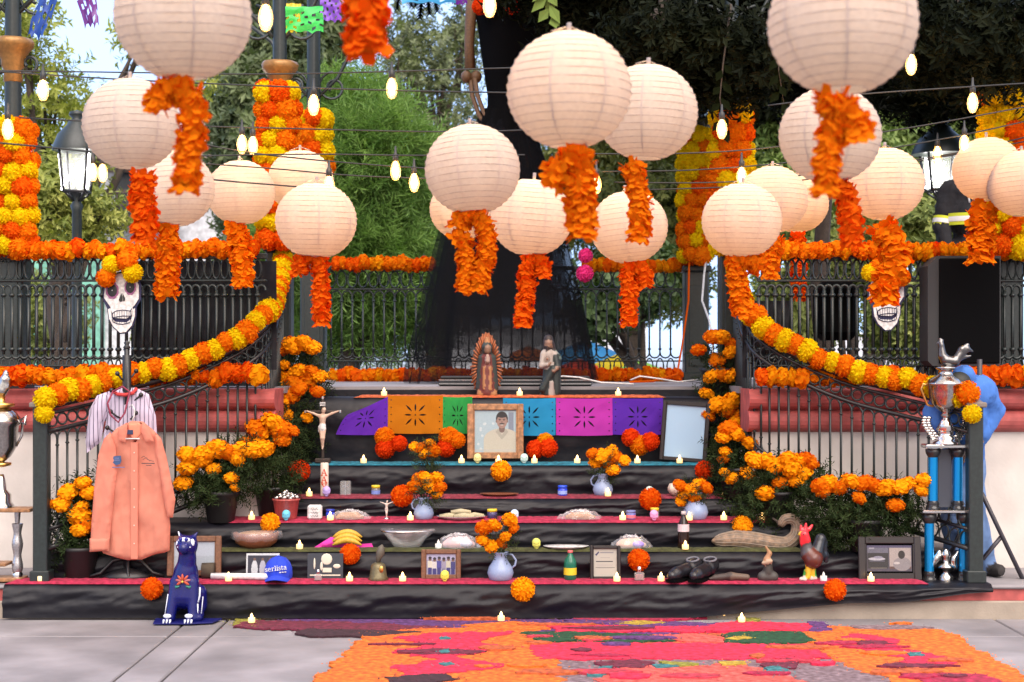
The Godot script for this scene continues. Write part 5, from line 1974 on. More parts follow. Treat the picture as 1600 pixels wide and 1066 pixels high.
func wrapped_bread(label: String, px: float, wpx: float, hpx: float, k: int, back: float, m: Material, second: Material = null) -> void:
	var at := on_tier(px, k, back)
	var d := -at.z
	var w := L(wpx, d)
	var h := L(hpx, d)
	var t := thing("wrapped_bread", label, "wrapped food", at)
	var w1 := Color.WHITE
	obj("bread", sdf_mesh([[Vector3(-w * 0.2, h * 0.38, 0), Vector3(w * 0.15, h * 0.42, 0), h * 0.42, h * 0.46, w1], [Vector3(-w * 0.34, h * 0.26, 0.01), Vector3(-w * 0.1, h * 0.3, 0.02), h * 0.25, h * 0.3, w1], [Vector3(w * 0.1, h * 0.28, 0.02), Vector3(w * 0.34, h * 0.24, 0), h * 0.32, h * 0.22, w1]], 0.007, 0.02), m, t)
	if second:
		var b2 := MB.new()
		b2.blob(Vector3(w * 0.18, h * 0.35, 0.03), Vector3(w * 0.17, h * 0.3, 0.03), 12, 7)
		obj("bread", b2.done(), second, t)
	# crumpled clear film over it
	var b := MB.new()
	b.smooth(false)
	var f := func(i: int, j: int) -> Vector3:
		var u := i / 14.0
		var a := TAU * j / 22.0
		var R := u * 1.08
		var rr := 1.0 + 0.3 * nz.get_noise_2d(cos(a) * 2.6 + px, sin(a) * 2.6) * u
		var y := h * 1.06 * pow(maxf(1.0 - u * u, 0.0), 0.55) + 0.022 * nz.get_noise_3d(u * 4.0 + px, cos(a) * 3.0, sin(a) * 3.0)
		return Vector3(cos(a) * w * 0.5 * R * rr, maxf(y, 0.003), -sin(a) * h * 0.9 * R * rr)
	for i in 14:
		for j in 22:
			b.quad(f.call(i, j), f.call(i + 1, j), f.call(i + 1, (j + 1) % 22), f.call(i, (j + 1) % 22))
	obj("film", b.done(), M.film, t)


func jar(label: String, px: float, k: int, back: float, wpx: float, hpx: float, body: Material, lid: Material, band: Material = null) -> void:
	var at := on_tier(px, k, back)
	var d := -at.z
	var r := L(wpx, d) * 0.5
	var h := L(hpx, d)
	var t := thing("jar", label, "jar", at)
	var b := MB.new()
	b.lathe([Vector2(0, 0), Vector2(r * 0.9, 0), Vector2(r, h * 0.06), Vector2(r, h * 0.66), Vector2(r * 0.85, h * 0.74), Vector2(0, h * 0.74)], 20)
	obj("body", b.done(), body, t)
	b = MB.new()
	b.lathe([Vector2(r * 0.8, h * 0.72), Vector2(r * 0.96, h * 0.73), Vector2(r * 0.98, h * 0.97), Vector2(r * 0.9, h), Vector2(0, h)], 20)
	obj("lid", b.done(), lid, t)
	if band:
		b = MB.new()
		b.lathe([Vector2(r * 1.015, h * 0.15), Vector2(r * 1.015, h * 0.5)], 20)
		obj("paper_band", b.done(), band, t)


func bottle(label: String, px: float, k: int, back: float, hpx: float, wpx: float, glass: Material, cap: Material, band: Material) -> void:
	var at := on_tier(px, k, back)
	var d := -at.z
	var h := L(hpx, d)
	var r := L(wpx, d) * 0.5
	var t := thing("bottle", label, "bottle", at)
	var b := MB.new()
	b.lathe([Vector2(0, 0), Vector2(r * 0.85, 0), Vector2(r, h * 0.03), Vector2(r * 0.95, h * 0.2), Vector2(r, h * 0.55), Vector2(r * 0.92, h * 0.66), Vector2(r * 0.5, h * 0.82), Vector2(r * 0.34, h * 0.9), Vector2(r * 0.34, h * 0.93)], 22)
	obj("body", b.done(), glass, t)
	b = MB.new()
	b.lathe([Vector2(r * 0.4, h * 0.92), Vector2(r * 0.42, h * 0.925), Vector2(r * 0.42, h * 0.99), Vector2(r * 0.36, h), Vector2(0, h)], 16)
	obj("cap", b.done(), cap, t)
	b = MB.new()
	b.lathe([Vector2(r * 1.01, h * 0.18), Vector2(r * 1.015, h * 0.42)] if glass != M.cola else [Vector2(r * 1.02, h * 0.46), Vector2(r * 1.0, h * 0.66)], 22)
	obj("wrapper", b.done(), band, t)


func altar_things() -> void:
	M.cola = mat(0.02, 0.008, 0.006, 0.06)
	M.greenglass = mat(0.01, 0.12, 0.07, 0.05)
	# --- pompoms pinned on the risers
	for q in [[467, 736, 17, 10.1, "red", "red pompom at the left end of the teal step"], [783, 736, 16, 10.06, "marigold", "orange pompom pinned below the framed portrait"], [1101, 735, 15, 10.1, "red", "red pompom at the right end of the teal step"], [628, 775, 17, 9.76, "deep", "red orange pompom beside the jug left of centre"], [1016, 780, 17, 9.76, "deep", "red orange pompom on the third riser, right of centre"], [422, 817, 15, 9.45, "marigold", "orange pompom above the film covered clay bowl"], [1160, 822, 16, 9.45, "marigold", "orange pompom above the middle of the curved gourd"], [547, 866, 16, 9.2, "deep", "ragged red orange pompom beside the dark card with pale shapes"], [998, 875, 17, 9.2, "deep", "red orange pompom above the perfume bottle"], [237, 920, 17, 8.94, "deep", "red orange pompom on the lowest riser left of the blue cat"], [817, 921, 18.5, 8.94, "marigold", "large orange pompom at the middle of the lowest riser"], [1305, 922, 17, 8.92, "deep", "red orange pompom on the lowest riser at right"]]:
		pompom_pin(q[0], q[1], q[2], q[3], M[q[4]], q[5])
	# --- bunches of paper pompoms beside the portrait
	for q in [[[601, 683, 15, "orange", 602, 701, 15, "red", 624, 693, 12, "red"], "bunch of orange and red pompoms under the orange paper flag"], [[702, 684, 16, "orange", 697, 700, 14, "red", 715, 688, 12, "orange"], "bunch of pompoms just left of the framed portrait"], [[852, 690, 13, "amber", 837, 702, 14, "red", 857, 700, 14, "red"], "bunch of pompoms just right of the framed portrait"], [[986, 684, 14, "red", 1000, 696, 15, "orange", 1016, 690, 14, "red"], "bunch of pompoms left of the leaning blank picture"]]:
		var c := P(q[0][4], q[0][5], 10.32)
		var t := thing("pompom_bunch", q[1], "pompoms", Vector3(c.x, TH[4], c.z))
		for i in range(0, 12, 4):
			var o := obj("pompom", K.fluff, M[q[0][i + 3]], t, P(q[0][i], q[0][i + 1], 10.32 - 0.02 * (i / 4)) - t.position)
			o.scale = Vector3.ONE * L(q[0][i + 2], 10.3) * 1.05
	# --- pictures
	var im := Image.create(160, 168, false, Image.FORMAT_RGB8)
	im.fill(Color(0.66, 0.76, 0.80))
	rect(im, 0.8, 0.05, 0.12, 0.5, Color(0.5, 0.55, 0.62))
	for i in 14:
		ell(im, rng.randf_range(0.05, 0.45), rng.randf_range(0.3, 0.98), 0.03, 0.03, Color(0.78, 0.84, 0.86))
	portrait(im, 0.65, 0.24, 0.44, Color(0.76, 0.76, 0.70), Color(0.13, 0.12, 0.13), Color(0.62, 0.51, 0.47))
	rect(im, 0.0, 0.94, 1.0, 0.02, Color(0.72, 0.74, 0.74))
	grainy(im, 0.025)
	var t := picture("framed_portrait", "large wood framed portrait of a smiling moustached man in a pale shirt", 774, 631, 717, 88, 10.26, M.wood, 10, print_mat(im))
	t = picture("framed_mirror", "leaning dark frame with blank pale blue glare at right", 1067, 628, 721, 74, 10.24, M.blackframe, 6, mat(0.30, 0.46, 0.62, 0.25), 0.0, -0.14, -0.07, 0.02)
	im = Image.create(128, 96, false, Image.FORMAT_RGB8)
	im.fill(Color(0.62, 0.62, 0.72))
	rect(im, 0, 0, 1, 0.3, Color(0.72, 0.72, 0.85))
	for i in 6:
		var x := 0.14 + 0.15 * i
		var y := 0.25 + 0.04 * (i % 2)
		var c: Color = [Color(0.86, 0.86, 0.8), Color(0.85, 0.85, 0.85), Color(0.3, 0.3, 0.62), Color(0.62, 0.6, 0.7), Color(0.8, 0.8, 0.72), Color(0.25, 0.25, 0.5)][i]
		rect(im, x - 0.075, y + 0.1, 0.15, 0.36, c)
		rect(im, x - 0.06, y + 0.42, 0.12, 0.4, Color(0.22, 0.22, 0.5) if i != 3 else Color(0.5, 0.5, 0.6))
		ell(im, x, y, 0.05, 0.09, Color(0.45, 0.33, 0.3))
		ell(im, x, y - 0.06, 0.052, 0.06, Color(0.16, 0.14, 0.2))
	grainy(im, 0.05)
	picture("framed_group_photo", "red brown framed photo of people in white shirts, left of the middle jug", 689, 859, 905, 62, 9.13, M.brownwood, 7, print_mat(im))
	im = Image.create(128, 144, false, Image.FORMAT_RGB8)
	im.fill(Color(0.78, 0.77, 0.72))
	fillp(im, [0.08, 0.22, 0.22, 0.1, 0.26, 0.12, 0.14, 0.26], Color(0.2, 0.22, 0.4))
	rect(im, 0.3, 0.13, 0.55, 0.035, Color(0.55, 0.55, 0.58))
	rect(im, 0.3, 0.32, 0.4, 0.02, Color(0.6, 0.6, 0.6))
	rect(im, 0.12, 0.45, 0.7, 0.035, Color(0.25, 0.25, 0.28))
	for i in 4:
		rect(im, 0.14 + 0.03 * (i % 2), 0.56 + 0.05 * i, 0.7 - 0.06 * (i % 2), 0.012, Color(0.6, 0.6, 0.6))
	rect(im, 0.1, 0.68, 0.8, 0.015, Color(0.3, 0.3, 0.3))
	picture("framed_certificate", "dark framed certificate with printed lines behind the green bottle", 946, 853, 906, 48, 9.12, M.blackframe, 5, print_mat(im))
	im = Image.create(192, 128, false, Image.FORMAT_RGB8)
	im.fill(Color(0.30, 0.28, 0.33))
	rect(im, 0, 0, 1, 0.1, Color(0.32, 0.30, 0.42))
	rect(im, 0.02, 0.1, 0.46, 0.2, Color(0.40, 0.40, 0.46))
	rect(im, 0.05, 0.09, 0.12, 0.06, Color(0.6, 0.6, 0.65))
	rect(im, 0.02, 0.3, 0.46, 0.6, Color(0.18, 0.17, 0.18))
	ell(im, 0.22, 0.52, 0.19, 0.06, Color(0.70, 0.70, 0.74))
	ell(im, 0.25, 0.46, 0.1, 0.05, Color(0.55, 0.55, 0.62))
	rect(im, 0.06, 0.58, 0.34, 0.05, Color(0.35, 0.35, 0.4))
	rect(im, 0.08, 0.86, 0.36, 0.03, Color(0.5, 0.48, 0.42))
	rect(im, 0.5, 0.1, 0.48, 0.82, Color(0.66, 0.62, 0.60))
	rect(im, 0.5, 0.82, 0.48, 0.1, Color(0.36, 0.27, 0.25))
	ell(im, 0.78, 0.72, 0.2, 0.26, Color(0.55, 0.53, 0.54))
	ell(im, 0.77, 0.36, 0.075, 0.16, Color(0.16, 0.13, 0.12))
	ell(im, 0.66, 0.68, 0.07, 0.05, Color(0.75, 0.73, 0.72))
	grainy(im, 0.05)
	picture("framed_double_photo", "dark framed pair of photos, a white car and a seated man", 1391, 839, 907, 98, 9.12, M.blackframe, 11, print_mat(im), 0.25)
	im = Image.create(96, 64, false, Image.FORMAT_RGB8)
	im.fill(Color(0.70, 0.74, 0.78))
	rect(im, 0.0, 0.0, 1.0, 0.5, Color(0.74, 0.78, 0.83))
	grainy(im, 0.02)
	picture("framed_sheet", "plain brown framed pale sheet standing behind the blue cat", 303, 838, 900, 84, 9.16, M.brownwood, 9, print_mat(im), 0.0, 0.05)
	# --- print, dark card, rolled paper, cap
	im = Image.create(96, 64, false, Image.FORMAT_RGB8)
	im.fill(Color(0.86, 0.88, 0.9))
	rect(im, 0.05, 0.08, 0.9, 0.84, Color(0.18, 0.18, 0.25))
	for q in [[0.25, Color(0.82, 0.84, 0.86)], [0.5, Color(0.75, 0.75, 0.8)], [0.72, Color(0.7, 0.7, 0.78)]]:
		ell(im, q[0], 0.7, 0.1, 0.42, q[1])
		ell(im, q[0], 0.25, 0.04, 0.07, Color(0.45, 0.33, 0.28))
	grainy(im, 0.04)
	var pt := P(410, 901, 9.14)
	t = thing("photo_print", "unframed white bordered photo standing behind the blue cap", "photo", pt)
	t.rotation.x = -0.12
	var b := MB.new()
	b.box(Vector3(0, L(18, 9.1), -0.003), Vector3(L(52, 9.1), L(36, 9.1), 0.004))
	obj("card", b.done(), M.white, t)
	b = MB.new()
	b.uvquad(Vector3(-L(25.5, 9.1), L(0.5, 9.1), 0.0005), Vector3(L(25.5, 9.1), L(0.5, 9.1), 0.0005), Vector3(L(25.5, 9.1), L(35.5, 9.1), 0.0005), Vector3(-L(25.5, 9.1), L(35.5, 9.1), 0.0005))
	obj("print", b.done(), print_mat(im), t)
	pt = P(508, 905, 9.14)
	t = thing("dark_card", "black card with cut pale shapes beside the blue cap", "card", pt)
	t.rotation.x = -0.1
	b = MB.new()
	b.box(Vector3(0, L(20, 9.1), 0), Vector3(L(56, 9.1), L(40, 9.1), 0.006), 0.001)
	obj("card", b.done(), mat(0.022, 0.028, 0.04, 0.5), t)
	var pale := mat(0.55, 0.52, 0.42, 0.6)
	for q in [[2, 31, 9, 9, 1], [-6, 20, 2.2, 7, 1], [-17, 24, 1.6, 9, 1], [3, 14, 7, 3.5, 0], [18, 20, 6, 3.5, 1], [0, 6, 24, 1, 0]]:
		b = MB.new()
		if q[4]:
			b.blob(Vector3(L(q[0], 9.1), L(q[1], 9.1), 0.003), Vector3(L(q[2], 9.1), L(q[3], 9.1), 0.003), 14, 6)
		else:
			b.box(Vector3(L(q[0], 9.1), L(q[1], 9.1), 0.004), Vector3(L(q[2] * 2, 9.1), L(q[3] * 2, 9.1), 0.003))
		obj("pale_shape", b.done(), pale, t)
	b = MB.new()
	var r0 := on_tier(330, 0, 0.10)
	b.tube([Vector3(0, 0.02, 0), Vector3(0.2, 0.021, 0.015), Vector3(0.37, 0.022, 0.03)], [0.020, 0.018, 0.021], 12)
	tag(obj("paper_roll", b.done(), M.white, self, r0), "rolled white paper lying left of the blue cap", "paper roll")
	b = MB.new()
	b.tube([Vector3(0, 0.045, 0), Vector3(0.07, 0.047, 0)], 0.046, 14)
	tag(obj("basket", b.done(), mat(0.06, 0.045, 0.03, 0.9), self, on_tier(316, 0, 0.14)), "short dark woven basket right behind the blue cat", "basket")
	cap()
	# --- tea lights
	for q in [[600, 5, 0.05, "tea light on the top tier above the orange paper flag"], [812, 5, 0.05, "tea light on the top tier between the two statuettes"], [966, 5, 0.05, "tea light on the top tier above the right purple flag"], [568, 4, 0.06, "tea light on the teal step under the folded purple flag"], [721, 4, 0.06, "tea light at the left foot of the framed portrait"], [779, 4, 0.045, "tea light at the middle foot of the framed portrait"], [835, 4, 0.06, "tea light at the right foot of the framed portrait"], [902, 4, 0.06, "tea light on the teal step under the magenta flag"], [996, 4, 0.05, "tea light on the teal step under the pompom bunch at right"], [1062, 4, 0.05, "tea light at the foot of the blank leaning picture"], [483, 3, 0.05, "tea light at the left end of the fourth step by the printed candle"], [950, 3, 0.05, "tea light touching the right hand upper jug"], [1133, 3, 0.05, "tea light at the right end of the fourth step"], [393, 2, 0.08, "tea light at the left end of the third step"], [516, 2, 0.05, "tea light beside the blue jar on the third step"], [641, 2, 0.05, "tea light left of the jug on the third step"], [973, 2, 0.06, "tea light on the third step left of the patterned jar"], [1077, 2, 0.04, "tea light between the dark bottle and the right jug"], [1131, 2, 0.06, "tea light on the third step right of the right jug"], [1192, 2, 0.06, "tea light at the right end of the third step"], [468, 1, 0.05, "tea light on the green step right of the clay bowl"], [685, 1, 0.07, "pale tea light on the green step behind the group photo"], [778, 1, 0.10, "tea light on the green step behind the middle flowers"], [1071, 1, 0.03, "tea light at the foot of the dark bottle"], [63, 0, 0.06, "tea light at the far left of the lowest step"], [357, 0, 0.05, "tea light on the lowest step in front of the paper roll"], [546, 0, 0.05, "tea light under the ragged pompom on the lowest step"], [629, 0, 0.05, "tea light between the bell and the group photo"], [964, 0, 0.04, "tea light at the right corner of the certificate"], [1033, 0, 0.05, "tea light left of the black shoes"], [1361, 0, 0.04, "tea light in front of the double photo frame"], [1287, 0, 0.06, "unlit white tea light beside the painted rooster"]]:
		tea_light(q[0], q[1], q[2], q[3], q[0] != 1287 and q[0] != 685)
	for q in [[401, 963, "rear tea light on the ground at the carpet's left corner"], [393, 973, "front tea light on the ground at the carpet's left corner"], [696, 964, "tea light on the ground at the left end of the white line"], [788, 964, "rear tea light of two on the ground before the big orange pompom"], [783, 970, "front tea light of two on the ground before the big orange pompom"], [866, 963, "tea light on the ground at the right end of the white line"], [1131, 962, "rear tea light at the carpet's right corner"], [1159, 972, "front tea light at the carpet's right corner"]]:
		tea_light(q[0], -1, q[1], q[2])
	# --- sugar skulls
	for q in [[746, 4, 0.05, 0.62, 0.60, 0.25, "yellow sugar skull at the foot of the portrait"], [819, 4, 0.05, 0.45, 0.66, 0.62, "mint sugar skull at the foot of the portrait, right corner"], [510, 3, 0.05, 0.42, 0.34, 0.72, "lilac sugar skull in front of the printed candle"], [1015, 3, 0.06, 0.5, 0.62, 0.55, "pale green sugar skull above the red orange pompom"], [447, 2, 0.05, 0.12, 0.48, 0.68, "turquoise sugar skull in front of the candy bucket"], [804, 2, 0.08, 0.5, 0.62, 0.78, "pale blue sugar skull right of the tall orange flowers"], [1022, 2, 0.05, 0.72, 0.32, 0.58, "pink sugar skull in front of the yellow lidded jar"], [838, 1, 0.06, 0.60, 0.62, 0.12, "lime yellow sugar skull on the green step"], [695, 0, 0.05, 0.66, 0.60, 0.08, "yellow sugar skull in front of the group photo"]]:
		skull_candy(q[0], q[1], q[2], mat(q[3], q[4], q[5], 0.6), q[6])
	# --- jugs with marigolds
	pot_of_flowers("jug holding five marigolds left of the framed portrait", 675, 3, 0.2, 32, [655, 700, 10, 671, 694, 10, 662, 708, 10, 676, 705, 12, 648, 698, 9], -1.0)
	pot_of_flowers("jug holding marigolds right of centre on the fourth step", 942, 3, 0.12, 34, [926, 708, 10, 940, 712, 12, 955, 706, 12, 962, 716, 12, 975, 719, 10, 932, 722, 12, 950, 724, 12, 958, 734, 11], -1.0)
	pot_of_flowers("pale blue jug holding marigolds left of centre on the third step", 662, 2, 0.12, 34, [649, 760, 13, 664, 748, 13, 680, 748, 13, 686, 762, 12, 672, 760, 12, 683, 772, 10, 652, 748, 10], -1.0)
	pot_of_flowers("jug holding marigolds right of centre on the third step", 1087, 2, 0.12, 42, [1062, 758, 11, 1078, 766, 13, 1092, 758, 13, 1103, 762, 12, 1070, 772, 11, 1064, 784, 9, 1086, 776, 11], -1.0)
	pot_of_flowers("jug holding tall marigolds at the middle of the lowest step", 782, 0, 0.10, 44, [757, 824, 14, 772, 820, 12, 796, 812, 12, 803, 826, 9, 754, 844, 11, 768, 854, 11, 783, 850, 10, 799, 812, 11, 790, 838, 9])
	# --- food
	wrapped_bread("film wrapped bread on the third step beside the blue jar", 547, 56, 14, 2, 0.1, M.bread)
	wrapped_bread("film wrapped breads on the third step right of centre", 907, 62, 14, 2, 0.1, M.bread)
	wrapped_bread("pink and white wrapped sweet bread left of the middle flowers", 717, 62, 21, 1, 0.1, mat(0.55, 0.36, 0.36, 0.6), mat(0.55, 0.62, 0.75, 0.6))
	wrapped_bread("violet and pink wrapped sweet bread behind the certificate", 986, 58, 18, 1, 0.1, mat(0.56, 0.36, 0.26, 0.6), mat(0.30, 0.22, 0.62, 0.6))
	t = thing("tamale_plate", "pale plate of corn husk tamales on the third step", "plate", on_tier(720, 2, 0.11))
	b = MB.new()
	b.lathe([Vector2(0, 0), Vector2(0.09, 0.0), Vector2(0.145, 0.018), Vector2(0.148, 0.02), Vector2(0.09, 0.006), Vector2(0, 0.006)], 26, Vector3.ZERO, 1, 0.6)
	obj("plate", b.done(), M.white, t)
	for q in [[-0.07, 0.018, 0.0, 0.2], [0.02, 0.02, 0.02, -0.1], [0.0, 0.042, -0.01, 0.05], [0.08, 0.02, -0.01, 0.3]]:
		b = MB.new()
		var v := Vector3(cos(q[3]) * 0.06, 0, -sin(q[3]) * 0.03)
		b.tube([Vector3(q[0], q[1], q[2]) - v, Vector3(q[0], q[1] + 0.004, q[2]), Vector3(q[0], q[1], q[2]) + v], [0.011, 0.017, 0.01], 7)
		obj("tamale", b.done(), ntri(mat(0.55, 0.48, 0.30, 0.7), K.grain, 9.0, false), t)
	b = MB.new()
	b.lathe([Vector2(0, 0), Vector2(0.07, 0), Vector2(0.12, 0.012), Vector2(0.122, 0.015), Vector2(0.07, 0.006), Vector2(0, 0.006)], 26, Vector3.ZERO, 1, 0.6)
	tag(obj("brown_plate", b.done(), M.clay, self, on_tier(780, 3, 0.09)), "shallow brown plate below the orange pompom under the portrait", "plate")
	b = MB.new()
	b.lathe([Vector2(0, 0), Vector2(0.09, 0), Vector2(0.13, 0.012), Vector2(0.132, 0.015), Vector2(0.09, 0.006), Vector2(0, 0.006)], 26, Vector3.ZERO, 1, 0.6, 0.03)
	tag(obj("paper_plate", b.done(), M.white, self, on_tier(884, 1, 0.08)), "flat white paper plate on the green step above the green bottle", "plate")
	# clay bowl and clear bowl under film
	t = thing("clay_bowl", "brown clay bowl under clear film at left on the green step", "bowl", on_tier(400, 1, 0.13))
	b = MB.new()
	b.lathe([Vector2(0, 0), Vector2(0.08, 0), Vector2(0.12, 0.03), Vector2(0.135, 0.085), Vector2(0.128, 0.09), Vector2(0.11, 0.07), Vector2(0, 0.065)], 28)
	obj("bowl", b.done(), M.clay, t)
	b = MB.new()
	b.blob(Vector3(0, 0.075, 0), Vector3(0.11, 0.02, 0.11), 16, 6)
	obj("food", b.done(), M.bread, t)
	b = MB.new()
	b.lathe([Vector2(0.10, 0.03), Vector2(0.15, 0.06), Vector2(0.142, 0.095), Vector2(0, 0.1)], 40, Vector3.ZERO, 1, 1, 0.05)
	obj("film", b.done(), M.film, t)
	t = thing("glass_bowl", "wide clear bowl wrapped in shiny film at left of centre", "bowl", on_tier(636, 1, 0.12))
	b = MB.new()
	b.lathe([Vector2(0, 0), Vector2(0.07, 0), Vector2(0.09, 0.02), Vector2(0.15, 0.098), Vector2(0.155, 0.1), Vector2(0.145, 0.098), Vector2(0.085, 0.025), Vector2(0, 0.008)], 30, Vector3.ZERO, 1, 0.7)
	obj("bowl", b.done(), M.glass, t)
	b = MB.new()
	b.lathe([Vector2(0.08, 0.03), Vector2(0.158, 0.098), Vector2(0.15, 0.108), Vector2(0, 0.1)], 34, Vector3.ZERO, 1, 0.7, 0.05)
	obj("film", b.done(), M.film, t)
	b = MB.new()
	b.torus(Vector3(0, 0.101, 0), Vector3.UP, 0.152, 0.006, 30, 5, 0.7)
	obj("rim", b.done(), M.silver, t)
	# bananas on a pink cloth
	t = thing("fruit_cloth", "bright pink cloth spread under the bananas", "cloth", on_tier(530, 1, 0.11))
	obj("cloth", puff(PackedVector2Array([Vector2(-0.15, 0), Vector2(0.2, 0.0), Vector2(0.19, 0.025), Vector2(0.1, 0.02), Vector2(0.03, 0.06), Vector2(-0.05, 0.062)]), 0.03, 0.02, 0.01, 30.0, 5), mat(0.72, 0.04, 0.36, 0.8), t)
	t = thing("bananas", "yellow bananas lying on the pink cloth", "bananas", on_tier(543, 1, 0.09))
	for k in 3:
		b = MB.new()
		var pts := []
		for i in 9:
			var u := i / 8.0
			pts.append(Vector3(-0.085 + 0.17 * u, 0.02 + 0.022 * k + 0.03 * sin(u * PI), 0.03 - 0.012 * k))
		b.tube(pts, [0.006, 0.012, 0.017, 0.018, 0.019, 0.018, 0.016, 0.011, 0.005], 8)
		obj("banana", b.done(), ntri(mat(0.72, 0.44, 0.04, 0.5), K.grain, 6.0, false), t)
	# candy bucket
	t = thing("candy_bucket", "red bucket heaped with silver wrapped sweets", "bucket", on_tier(447, 2, 0.13))
	b = MB.new()
	b.lathe([Vector2(0, 0), Vector2(0.06, 0), Vector2(0.063, 0.005), Vector2(0.078, 0.11), Vector2(0.084, 0.112), Vector2(0.084, 0.122), Vector2(0.072, 0.12), Vector2(0, 0.11)], 26)
	obj("bucket", b.done(), ntri(mat(0.55, 0.11, 0.10, 0.4), K.grain, 5.0, false), t)
	b = MB.new()
	b.smooth(false)
	for i in 26:
		var a := i * 2.4
		var rr := 0.07 * sqrt(i / 26.0)
		b.blob(Vector3(cos(a) * rr, 0.125 + 0.04 * (1.0 - rr / 0.07), sin(a) * rr), Vector3(0.019, 0.013, 0.016) * rng.randf_range(0.8, 1.2), 6, 4)
	var sw := obj("sweets", b.done(), M.chrome, t)
	sw.set_meta("kind", "stuff")
	# white printed mug box, jars
	t = thing("white_cup", "square white candle cup with dark printed lettering on the third step", "cup", on_tier(492, 2, 0.1))
	b = MB.new()
	b.box(Vector3(0, 0.043, 0), Vector3(0.085, 0.086, 0.06), 0.01)
	obj("cup", b.done(), M.white, t)
	for i in 3:
		b = MB.new()
		var pts := []
		for k in 9:
			pts.append(Vector3(-0.022 + 0.0055 * k, 0.062 - 0.02 * i + 0.006 * sin(k * 2.3 + i), 0.0305))
		b.tube(pts, 0.0016, 4)
		obj("printed_mark", b.done(), M.black, t)
	jar("small cobalt blue jar beside the white cup", 516, 2, 0.13, 14, 15, mat(0.02, 0.05, 0.5, 0.15), mat(0.02, 0.04, 0.35, 0.3))
	jar("jar with yellow lid and blue wrapper at left on the fourth step", 587, 3, 0.1, 14, 16, M.glass, mat(0.65, 0.5, 0.03, 0.35), mat(0.15, 0.22, 0.55, 0.5))
	jar("blue jar alone on the fourth step right of centre", 879, 3, 0.09, 15, 16, mat(0.015, 0.05, 0.6, 0.15), mat(0.02, 0.08, 0.62, 0.3), mat(0.25, 0.35, 0.7, 0.5))
	jar("yellow lidded jar behind the tall orange flowers", 769, 2, 0.14, 16, 15, mat(0.05, 0.04, 0.12, 0.1), mat(0.65, 0.5, 0.03, 0.35))
	jar("patterned red and blue jar on the third step at right", 986, 2, 0.1, 15, 14, mat(0.12, 0.14, 0.4, 0.3), mat(0.15, 0.18, 0.4, 0.4), mat(0.6, 0.15, 0.2, 0.5))
	jar("yellow lidded jar behind the pink sugar skull", 1023, 2, 0.14, 14, 17, M.glass, mat(0.65, 0.5, 0.03, 0.35))
	# clear votive with a cross
	t = thing("cross_glass", "clear square glass with a silver cross inside on the fourth step", "glass", on_tier(540, 3, 0.1))
	b = MB.new()
	b.box(Vector3(0, 0.046, 0), Vector3(0.066, 0.09, 0.05), 0.006)
	obj("glass", b.done(), M.glass, t)
	b = MB.new()
	b.box(Vector3(0, 0.047, 0.027), Vector3(0.005, 0.085, 0.003)); b.box(Vector3(0, 0.06, 0.0272), Vector3(0.034, 0.005, 0.0034))
	obj("cross", b.done(), M.silver, t)
	# printed pillar candle
	t = thing("printed_candle", "tall white candle with red lettering in front of the crucifix", "candle", on_tier(507, 3, 0.08))
	b = MB.new()
	b.lathe([Vector2(0, 0), Vector2(0.024, 0), Vector2(0.025, 0.004), Vector2(0.025, 0.2), Vector2(0.021, 0.205), Vector2(0, 0.2)], 20)
	obj("wax", b.done(), through(mat(0.8, 0.74, 0.66, 0.5), 0.7, 0.6, 0.5), t)
	b = MB.new()
	b.tube([Vector3(0, 0.2, 0), Vector3(0.001, 0.214, 0)], 0.0015, 5)
	obj("wick", b.done(), M.black, t)
	for i in 3:
		obj("lettering", lettering(["A", "A", "Y"][i], 0.055, true, 0.004), M.red, t, Vector3(0, 0.145 - 0.045 * i, 0.0245))
	# bottles and glassware
	bottle("green glass bottle with yellow paper band and pink cap", 891, 0, 0.1, 46, 20, M.greenglass, mat(0.6, 0.12, 0.12, 0.4), mat(0.65, 0.5, 0.02, 0.5))
	bottle("dark cola bottle with a pale wrapper on the green step", 1068, 1, 0.07, 58, 18, M.cola, mat(0.5, 0.45, 0.45, 0.4), mat(0.62, 0.5, 0.52, 0.5))
	for q in [[999, 0, "square perfume bottle with silver cap under a red orange pompom"], [497, 0, "small square glass bottle in front of the dark card"]]:
		t = thing("perfume_bottle", q[2], "perfume bottle", on_tier(q[0], 0, 0.06))
		var sc := 1.0 if q[0] > 900 else 0.8
		b = MB.new()
		b.box(Vector3(0, 0.024, 0) * sc, Vector3(0.055, 0.048, 0.03) * sc, 0.005)
		obj("body", b.done(), M.glass, t)
		b = MB.new()
		b.box(Vector3(0, 0.021, 0) * sc, Vector3(0.046, 0.034, 0.022) * sc, 0.004)
		obj("liquid", b.done(), mat(0.25, 0.14, 0.14, 0.1), t)
		b = MB.new()
		b.lathe([Vector2(0, 0.048) * sc, Vector2(0.011, 0.048) * sc, Vector2(0.011, 0.08) * sc, Vector2(0, 0.08) * sc], 12)
		obj("cap", b.done(), M.silver, t)
	# white pumpkin
	b = MB.new()
	b.lathe([Vector2(0, 0), Vector2(0.03, 0.004), Vector2(0.05, 0.03), Vector2(0.052, 0.05), Vector2(0.04, 0.075), Vector2(0.01, 0.08), Vector2(0, 0.078)], 36, Vector3.ZERO, 1, 1, 0.05)
	tag(obj("pumpkin", b.done(), mat(0.62, 0.52, 0.42, 0.5), self, on_tier(1057, 3, 0.08)), "small cream pumpkin beside the marigolds at right on the fourth step", "pumpkin")
	# hand bell
	t = thing("hand_bell", "dull brass hand bell with a tall handle on the lowest step", "bell", on_tier(591, 0, 0.1))
	b = MB.new()
